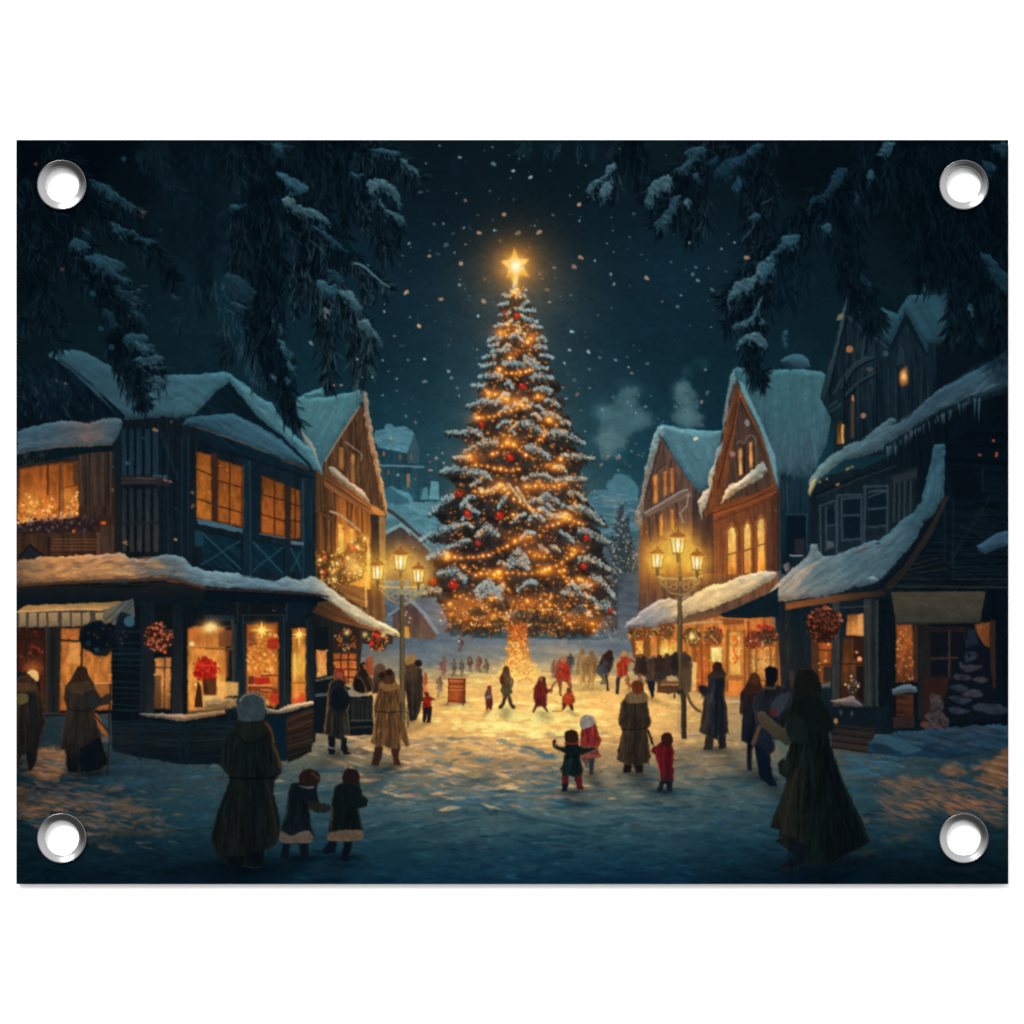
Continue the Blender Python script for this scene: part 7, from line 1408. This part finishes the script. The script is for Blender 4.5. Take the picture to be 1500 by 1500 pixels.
    p = person('woman in a grey knit hat and long dark green belted coat in the left foreground', 'P', '320,370 330,320 340,230 370,170 420,148 470,155 505,190 515,250 505,300 490,330 540,370 560,430 590,520 612,610 600,660 565,710 560,770 580,850 600,960 605,1060 580,1100 500,1150 495,1240 430,1255 380,1240 360,1245 280,1245 250,1200 200,1170 160,1060 190,950 230,830 280,720 290,680 260,650 220,600 240,500 265,410', g((305, 0), (415, 0), (16, 24, 24), (20, 27, 26), (15, 23, 24), (24, 30, 28)),
               (('h', '335,300 332,240 355,180 400,150 455,150 500,185 515,240 505,300 470,325 400,330 350,325', (52, 66, 70), .98, 'hat'), ('s', '315,380 330,330 420,340 500,325 545,380 500,430 400,470 330,430', (24, 30, 27)), ('l', '320,400 380,460 440,460 520,400', 3, (10, 16, 18)), ('l', '510,335 545,385 560,460', 3.5, (84, 54, 30), .9), ('l', '560,480 590,560 605,620', 4, (78, 50, 30), .8), ('l', '285,680 400,690 560,680', 3, (8, 12, 14), 1), ('l', '300,700 230,900 190,1080', 4, (12, 20, 22)), ('l', '360,700 340,950 330,1200', 4, (26, 32, 28), .6), ('l', '430,700 430,950 440,1130', 4, (12, 18, 20), .8), ('l', '510,700 560,900 580,1080', 4, (34, 38, 32), .7), ('l', '250,500 240,600 270,650', 3, (32, 38, 34), .6), ('p', '260,1180 380,1170 370,1245 285,1245', (8, 15, 20)), ('p', '395,1150 500,1140 495,1240 400,1240', (8, 15, 20)), ('l', '385,600 390,680', 2.5, (12, 18, 20)), ('l', '350,200 380,165 440,155 500,190 512,250', 3, (130, 118, 100), .7)))
    sh(438, 1256, 26, 5, .5, (50, 70, 86))
    person('left of two children, in a dark blue coat with pale hem', 'P', '650,780 670,720 720,710 725,670 745,638 795,630 840,650 855,690 835,735 830,770 845,810 850,840 910,850 925,880 880,905 820,900 785,880 790,960 815,1040 800,1080 780,1090 780,1200 730,1195 720,1100 665,1095 650,1150 660,1190 600,1190 620,1100 600,1070 610,980 645,900', g((0, 1140), (0, 1255), (14, 22, 28), (13, 22, 27), (16, 27, 32), (10, 18, 24)),
           (('s', '722,690 745,638 795,630 845,655 850,700 820,735 765,740', (36, 25, 24)), ('h', '605,1020 680,1045 760,1010 805,1045 800,1085 700,1095 605,1085', (96, 84, 76), .95, 'coat_hem'), ('l', '725,735 770,745 810,740', 2.5, (110, 110, 110), .7), ('s', '785,830 850,840 915,855 915,885 850,900 790,880', (34, 36, 32)), ('s', '660,790 700,740 800,760 840,800 800,830 700,810', (13, 22, 30)), ('l', '650,800 640,900', 2, (34, 50, 60), .6), ('p', '620,1095 665,1098 655,1190 600,1190', (10, 20, 30)), ('p', '725,1095 780,1092 780,1200 735,1200', (10, 20, 30)), ('l', '800,650 845,690', 2.5, (96, 60, 44), .6)))
    sh(506, 1256, 26, 5, .5, (50, 70, 86))
    person('right of two children, in a dark green coat with tan hem', 'P', '935,790 945,735 995,715 990,670 1015,630 1060,625 1095,650 1097,700 1105,745 1115,800 1150,820 1148,860 1110,870 1085,880 1110,950 1125,1040 1115,1075 1055,1080 1045,1140 1025,1180 1040,1205 985,1210 1000,1130 1000,1085 960,1080 945,1150 900,1165 860,1150 905,1130 910,1075 900,1050 915,950 930,870 920,850', g((0, 1140), (0, 1258), (16, 26, 30), (12, 22, 22), (12, 20, 22), (10, 20, 28)),
           (('s', '992,680 1010,635 1060,625 1098,655 1095,705 1050,720 1000,715', (34, 24, 23)), ('h', '905,1030 960,1015 1080,1010 1120,1020 1115,1072 1000,1082 905,1078', (100, 84, 66), .95, 'coat_hem'), ('s', '950,760 1000,725 1100,745 1110,800 1040,820 970,810', (14, 22, 26)), ('l', '935,880 920,1010', 2.5, (70, 56, 42), .7), ('l', '1090,880 1110,1000', 2.5, (34, 50, 58), .7), ('p', '910,1080 960,1082 945,1150 900,1165 860,1150', (10, 18, 28)), ('p', '1000,1085 1052,1082 1045,1140 1025,1180 1040,1205 985,1210', (10, 18, 28)), ('s', '1085,810 1125,800 1150,825 1145,860 1100,870', (14, 24, 28))))

def paint_all():
    paint_back(); paint_far(); paint_ground(); paint_small_tree(); paint_left(); paint_market_left(); paint_tree(); paint_right()
    paint_lamps(); paint_people(); paint_posts(); paint_branches(); paint_flakes()
    # warm bloom over the square, part of the artwork
    glow(757, 960, 120, 50, (60, 36, 10), .35)
    np.clip(CV, 0, 1, out=CV)
    # hand painted edges: the whole picture (and what belongs to what) wavers by about a cell
    yy, xx = np.mgrid[0:H, 0:W].astype(np.float32)
    ax = 1.1 * (noise(xx / 5.5, yy / 5.5) - .5) + .7 * (noise(xx / 2.4 + 80, yy / 2.4) - .5)
    ay = 1.1 * (noise(xx / 5.5 + 30, yy / 5.5 + 60) - .5) + .7 * (noise(xx / 2.4, yy / 2.4 + 140) - .5)
    qx = np.clip(xx + ax, 0, W - 1.01); qy = np.clip(yy + ay, 0, H - 1.01)
    ix = qx.astype(np.int32); iy = qy.astype(np.int32); fx = (qx - ix)[..., None]; fy = (qy - iy)[..., None]
    S_ = CV.copy(); D_ = ID.copy()
    CV[...] = (S_[iy, ix] * (1 - fx) + S_[iy, ix + 1] * fx) * (1 - fy) + (S_[iy + 1, ix] * (1 - fx) + S_[iy + 1, ix + 1] * fx) * fy
    ID[...] = D_[np.rint(qy).astype(np.int32), np.rint(qx).astype(np.int32)]
    CV[...] *= (1 + .10 * (noise(xx / 2.6 + 11, yy / 1.9) - .5) + .10 * (noise(xx / 9, yy / 6 + 70) - .5))[..., None]
    # ink spread: a very light softening of the printed picture
    k = (.17, .66, .17)
    P = np.pad(CV, ((1, 1), (1, 1), (0, 0)), 'edge')
    Q = P[:-2] * k[0] + P[1:-1] * k[1] + P[2:] * k[2]
    CV[...] = Q[:, :-2] * k[0] + Q[:, 1:-1] * k[1] + Q[:, 2:] * k[2]

# ================================================================== the scene in Blender
import bpy, bmesh
from mathutils import Vector
K = 0.6 / 1453.                      # metres per picture unit: the poster is 60 x 45 cm
FRONT = -0.0040                       # plane of the printed face; the backdrop is y = 0
THICK = 0.0016
E_LIGHT = 1.82                       # light arriving on the sheet, pigments are divided by it
HOLES = [(90.6, 271.0), (1411.4, 271.0), (90.6, 1227.6), (1411.4, 1227.6)]
R_HOLE, R_RING = 25.2, 35.8
scene = bpy.context.scene
col = scene.collection
def wx(px): return (px - 750.) * K
def wz(py): return (750. - py) * K

def new_mat(name):
    m = bpy.data.materials.new(name); m.use_nodes = True
    return m, m.node_tree.nodes, m.node_tree.links, m.node_tree.nodes['Principled BSDF']

# printed ink: the artwork's pigments are stored on the print's own mesh
m_ink, nd, lk, bs = new_mat('printed_ink')
at = nd.new('ShaderNodeAttribute'); at.attribute_name = 'pigment'; at.attribute_type = 'GEOMETRY'
lk.new(at.outputs['Color'], bs.inputs['Base Color'])
bs.inputs['Roughness'].default_value = .6; bs.inputs['Specular IOR Level'].default_value = .0
# white sheet
m_sheet, nd, lk, bs = new_mat('white_board')
nz = nd.new('ShaderNodeTexNoise'); nz.inputs['Scale'].default_value = 400
rp = nd.new('ShaderNodeValToRGB'); rp.color_ramp.elements[0].color = (.20, .21, .22, 1); rp.color_ramp.elements[1].color = (.26, .27, .28, 1)
lk.new(nz.outputs['Fac'], rp.inputs['Fac']); lk.new(rp.outputs['Color'], bs.inputs['Base Color']); bs.inputs['Roughness'].default_value = .5
# backdrop
m_wall, nd, lk, bs = new_mat('white_backdrop')
nz = nd.new('ShaderNodeTexNoise'); nz.inputs['Scale'].default_value = 30
rp = nd.new('ShaderNodeValToRGB'); rp.color_ramp.elements[0].color = (.90, .90, .90, 1); rp.color_ramp.elements[1].color = (.93, .93, .93, 1)
lk.new(nz.outputs['Fac'], rp.inputs['Fac']); lk.new(rp.outputs['Color'], bs.inputs['Base Color'])
bs.inputs['Roughness'].default_value = .9; bs.inputs['Specular IOR Level'].default_value = .0
# polished steel
m_steel, nd, lk, bs = new_mat('polished_steel')
bs.inputs['Metallic'].default_value = 1.; bs.inputs['Roughness'].default_value = .2
nz = nd.new('ShaderNodeTexNoise'); nz.inputs['Scale'].default_value = 250
rp = nd.new('ShaderNodeValToRGB'); rp.color_ramp.elements[0].color = (.22, .22, .225, 1); rp.color_ramp.elements[1].color = (.28, .28, .285, 1)
lk.new(nz.outputs['Fac'], rp.inputs['Fac']); lk.new(rp.outputs['Color'], bs.inputs['Base Color'])

def link(name, me, mat, parent=None):
    o = bpy.data.objects.new(name, me); col.objects.link(o)
    if me and mat: me.materials.append(mat)
    if parent: o.parent = parent
    return o

# ---- backdrop
bm = bmesh.new()
vs = [bm.verts.new(p) for p in ((-4, 0, -4), (4, 0, -4), (4, 0, 4), (-4, 0, 4))]
bm.faces.new(vs)
me = bpy.data.meshes.new('backdrop'); bm.to_mesh(me); bm.free()
wall = link('backdrop', me, m_wall); wall['kind'] = 'structure'

# ---- poster root
CX, CZ = wx(OX + W / 2), wz(OY + H / 2)
root = bpy.data.objects.new('garden_poster', None); col.objects.link(root)
root.empty_display_size = .05
root['label'] = 'landscape poster of a snowy christmas village at night, steel eyelets in its corners'
root['category'] = 'poster'

# ---- sheet with four punched holes
bm = bmesh.new()
def loop(pts):
    v = [bm.verts.new((x, 0, z)) for x, z in pts]
    return [bm.edges.new((v[i], v[(i + 1) % len(v)])) for i in range(len(v))]
ed = loop([(wx(OX), wz(OY)), (wx(OX + W), wz(OY)), (wx(OX + W), wz(OY + H)), (wx(OX), wz(OY + H))])
for hx, hy in HOLES:
    ed += loop([(wx(hx) + R_HOLE * 1.06 * K * math.cos(a * math.pi / 32), wz(hy) + R_HOLE * 1.06 * K * math.sin(a * math.pi / 32)) for a in range(64)])
bmesh.ops.triangle_fill(bm, use_beauty=True, edges=ed)
r = bmesh.ops.extrude_face_region(bm, geom=bm.faces[:])
for v in [g for g in r['geom'] if isinstance(g, bmesh.types.BMVert)]: v.co.y += THICK
bmesh.ops.recalc_face_normals(bm, faces=bm.faces[:])
for v in bm.verts: v.co.y += FRONT + .00006
me = bpy.data.meshes.new('sheet'); bm.to_mesh(me); bm.free()
sheet = link('sheet', me, m_sheet, root)
sheet['label'] = 'thin rigid sheet carrying the print'

# ---- grommets: dished rings pressed through the sheet
def grommet(hx, hy):
    prof = [(R_HOLE + .2, 2.4), (R_HOLE, .5), (R_HOLE + .2, -.2), (R_HOLE + .8, -.5), (R_HOLE + 1.8, -.55), (R_HOLE + 2.6, -.8), (R_HOLE + 4.6, -1.6), (R_HOLE + 6.6, -2.4), (R_HOLE + 8.6, -3.1), (R_HOLE + 10.4, -3.6),
            (R_RING - .8, -3.8), (R_RING, -3.9), (R_RING + .02, -1.2), (R_RING - .3, .0)]
    bm = bmesh.new(); N = 96; rows = []
    for (r_, d) in prof:
        rows.append([bm.verts.new((wx(hx) + r_ * K * math.cos(2 * math.pi * a / N), FRONT + d * K, wz(hy) + r_ * K * 1.012 * math.sin(2 * math.pi * a / N))) for a in range(N)])
    for i in range(len(rows) - 1):
        for a in range(N):
            bm.faces.new((rows[i][a], rows[i][(a + 1) % N], rows[i + 1][(a + 1) % N], rows[i + 1][a]))
    bmesh.ops.recalc_face_normals(bm, faces=bm.faces[:])
    # outward normals must look at the camera side
    f = bm.faces[len(bm.faces) // 2]
    if f.normal.y > 0: bmesh.ops.reverse_faces(bm, faces=bm.faces[:])
    for f in bm.faces: f.smooth = True
    me = bpy.data.meshes.new('grommet'); bm.to_mesh(me); bm.free()
    return link('grommet', me, m_steel, root)
for (hx, hy), w in zip(HOLES, ('top left', 'top right', 'bottom left', 'bottom right')):
    g_ = grommet(hx, hy); g_['label'] = 'round steel grommet in the ' + w + ' corner'

# ---- the print: one mesh per printed motif, together covering the sheet
paint_all()
lin = np.where(CV <= .04045, CV / 12.92, ((CV + .055) / 1.055) ** 2.4).astype(np.float32) / E_LIGHT
gx = (np.arange(W) + OX + .5); gx[0] = OX; gx[-1] = OX + W
gy = (np.arange(H) + OY + .5); gy[0] = OY; gy[-1] = OY + H
GX = np.broadcast_to(((gx - 750) * K)[None, :], (H, W)).ravel(); GZ = np.broadcast_to(((750 - gy) * K)[:, None], (H, W)).ravel()
COLR = np.concatenate([lin.reshape(-1, 3), np.ones((H * W, 1), np.float32)], 1)
fid = ID[:-1, :-1].copy()
fcx = gx[:-1] + .5; fcy = gy[:-1] + .5
for hx, hy in HOLES:
    d = np.hypot(fcx[None, :] - hx, fcy[:, None] - hy)
    fid[d < R_HOLE + 3.0] = -1
jj, ii = np.mgrid[0:H - 1, 0:W - 1]
V0 = (jj * W + ii)
# drop specks: parts smaller than a few cells go back to their parent
cnt = np.bincount(fid[fid >= 0].ravel(), minlength=len(PARTS))
objs = {}
for pid in range(1, len(PARTS)):
    if cnt[pid] < 6 and cnt[pid] > 0:
        q = PARTS[pid]['parent'] or 1
        fid[fid == pid] = q
cnt = np.bincount(fid[fid >= 0].ravel(), minlength=len(PARTS))
need = {p['parent'] for i, p in enumerate(PARTS) if p and cnt[i] and p['parent']}
for pid in range(1, len(PARTS)):
    P_ = PARTS[pid]
    if not cnt[pid]: continue
    v0 = V0[fid == pid]
    quads = np.stack([v0, v0 + W, v0 + W + 1, v0 + 1], 1).ravel()
    uq, inv = np.unique(quads, return_inverse=True)
    nf = len(v0)
    me = bpy.data.meshes.new(P_['name'])
    me.vertices.add(len(uq)); me.loops.add(nf * 4); me.polygons.add(nf)
    co = np.empty((len(uq), 3), np.float32); co[:, 0] = GX[uq]; co[:, 1] = FRONT; co[:, 2] = GZ[uq]
    me.vertices.foreach_set('co', co.ravel())
    me.loops.foreach_set('vertex_index', inv.astype(np.int32).ravel())
    me.polygons.foreach_set('loop_start', (np.arange(nf) * 4).astype(np.int32))
    me.update(calc_edges=True)
    ca = me.color_attributes.new('pigment', 'FLOAT_COLOR', 'POINT')
    ca.data.foreach_set('color', COLR[uq].ravel())
    par = objs.get(P_['parent']) if P_['parent'] else root
    o = link(P_['name'], me, m_ink, par or root)
    if P_['label']: o['label'] = P_['label']
    if P_['name'] in ('printed_snowflakes',): o['kind'] = 'stuff'
    objs[pid] = o

# ---- camera
cam = bpy.data.cameras.new('camera'); co_ = bpy.data.objects.new('camera', cam); col.objects.link(co_)
DIST = 2.2
co_.location = (0, FRONT - DIST, 0); co_.rotation_euler = (math.radians(90), 0, 0)
cam.sensor_width = 36; cam.lens = 36 * DIST / (1500 * K); cam.clip_end = 50; cam.clip_start = .05
scene.camera = co_

# ---- light: white studio surround with a darker side, one soft key lamp above
w = bpy.data.worlds.new('World'); scene.world = w; w.use_nodes = True
n = w.node_tree.nodes; l = w.node_tree.links; bg = n['Background']
tc = n.new('ShaderNodeTexCoord'); dp = n.new('ShaderNodeVectorMath'); dp.operation = 'DOT_PRODUCT'
dp.inputs[1].default_value = (.45, -.25, .86)
l.new(tc.outputs['Generated'], dp.inputs[0])
rp = n.new('ShaderNodeValToRGB')
cr = rp.color_ramp
cr.elements[0].position = 0.; cr.elements[0].color = (.06, .06, .06, 1)
cr.elements[1].position = 1.; cr.elements[1].color = (1.3, 1.3, 1.3, 1)
e = cr.elements.new(.40); e.color = (.12, .12, .12, 1)
e = cr.elements.new(.60); e.color = (.95, .95, .95, 1)
e = cr.elements.new(.8); e.color = (1.3, 1.3, 1.3, 1)
mr = n.new('ShaderNodeMapRange'); mr.inputs[1].default_value = -1; mr.inputs[2].default_value = 1
l.new(dp.outputs['Value'], mr.inputs[0]); l.new(mr.outputs[0], rp.inputs['Fac']); l.new(rp.outputs['Color'], bg.inputs['Color'])
bg.inputs['Strength'].default_value = 1.52

def area(name, loc, size, power, target=(0, 0, 0)):
    L = bpy.data.lights.new(name, 'AREA'); L.shape = 'SQUARE'; L.size = size; L.energy = power
    o = bpy.data.objects.new(name, L); col.objects.link(o); o.location = loc
    o.rotation_euler = (Vector(target) - Vector(loc)).to_track_quat('-Z', 'Y').to_euler()
    return o
area('key_lamp', (-5.0, -9.6, 9.4), 5.5, 2150)

scene.view_settings.view_transform = 'Standard'; scene.view_settings.look = 'None'
scene.view_settings.exposure = 0; scene.view_settings.gamma = 1; scene.view_settings.use_curve_mapping = False
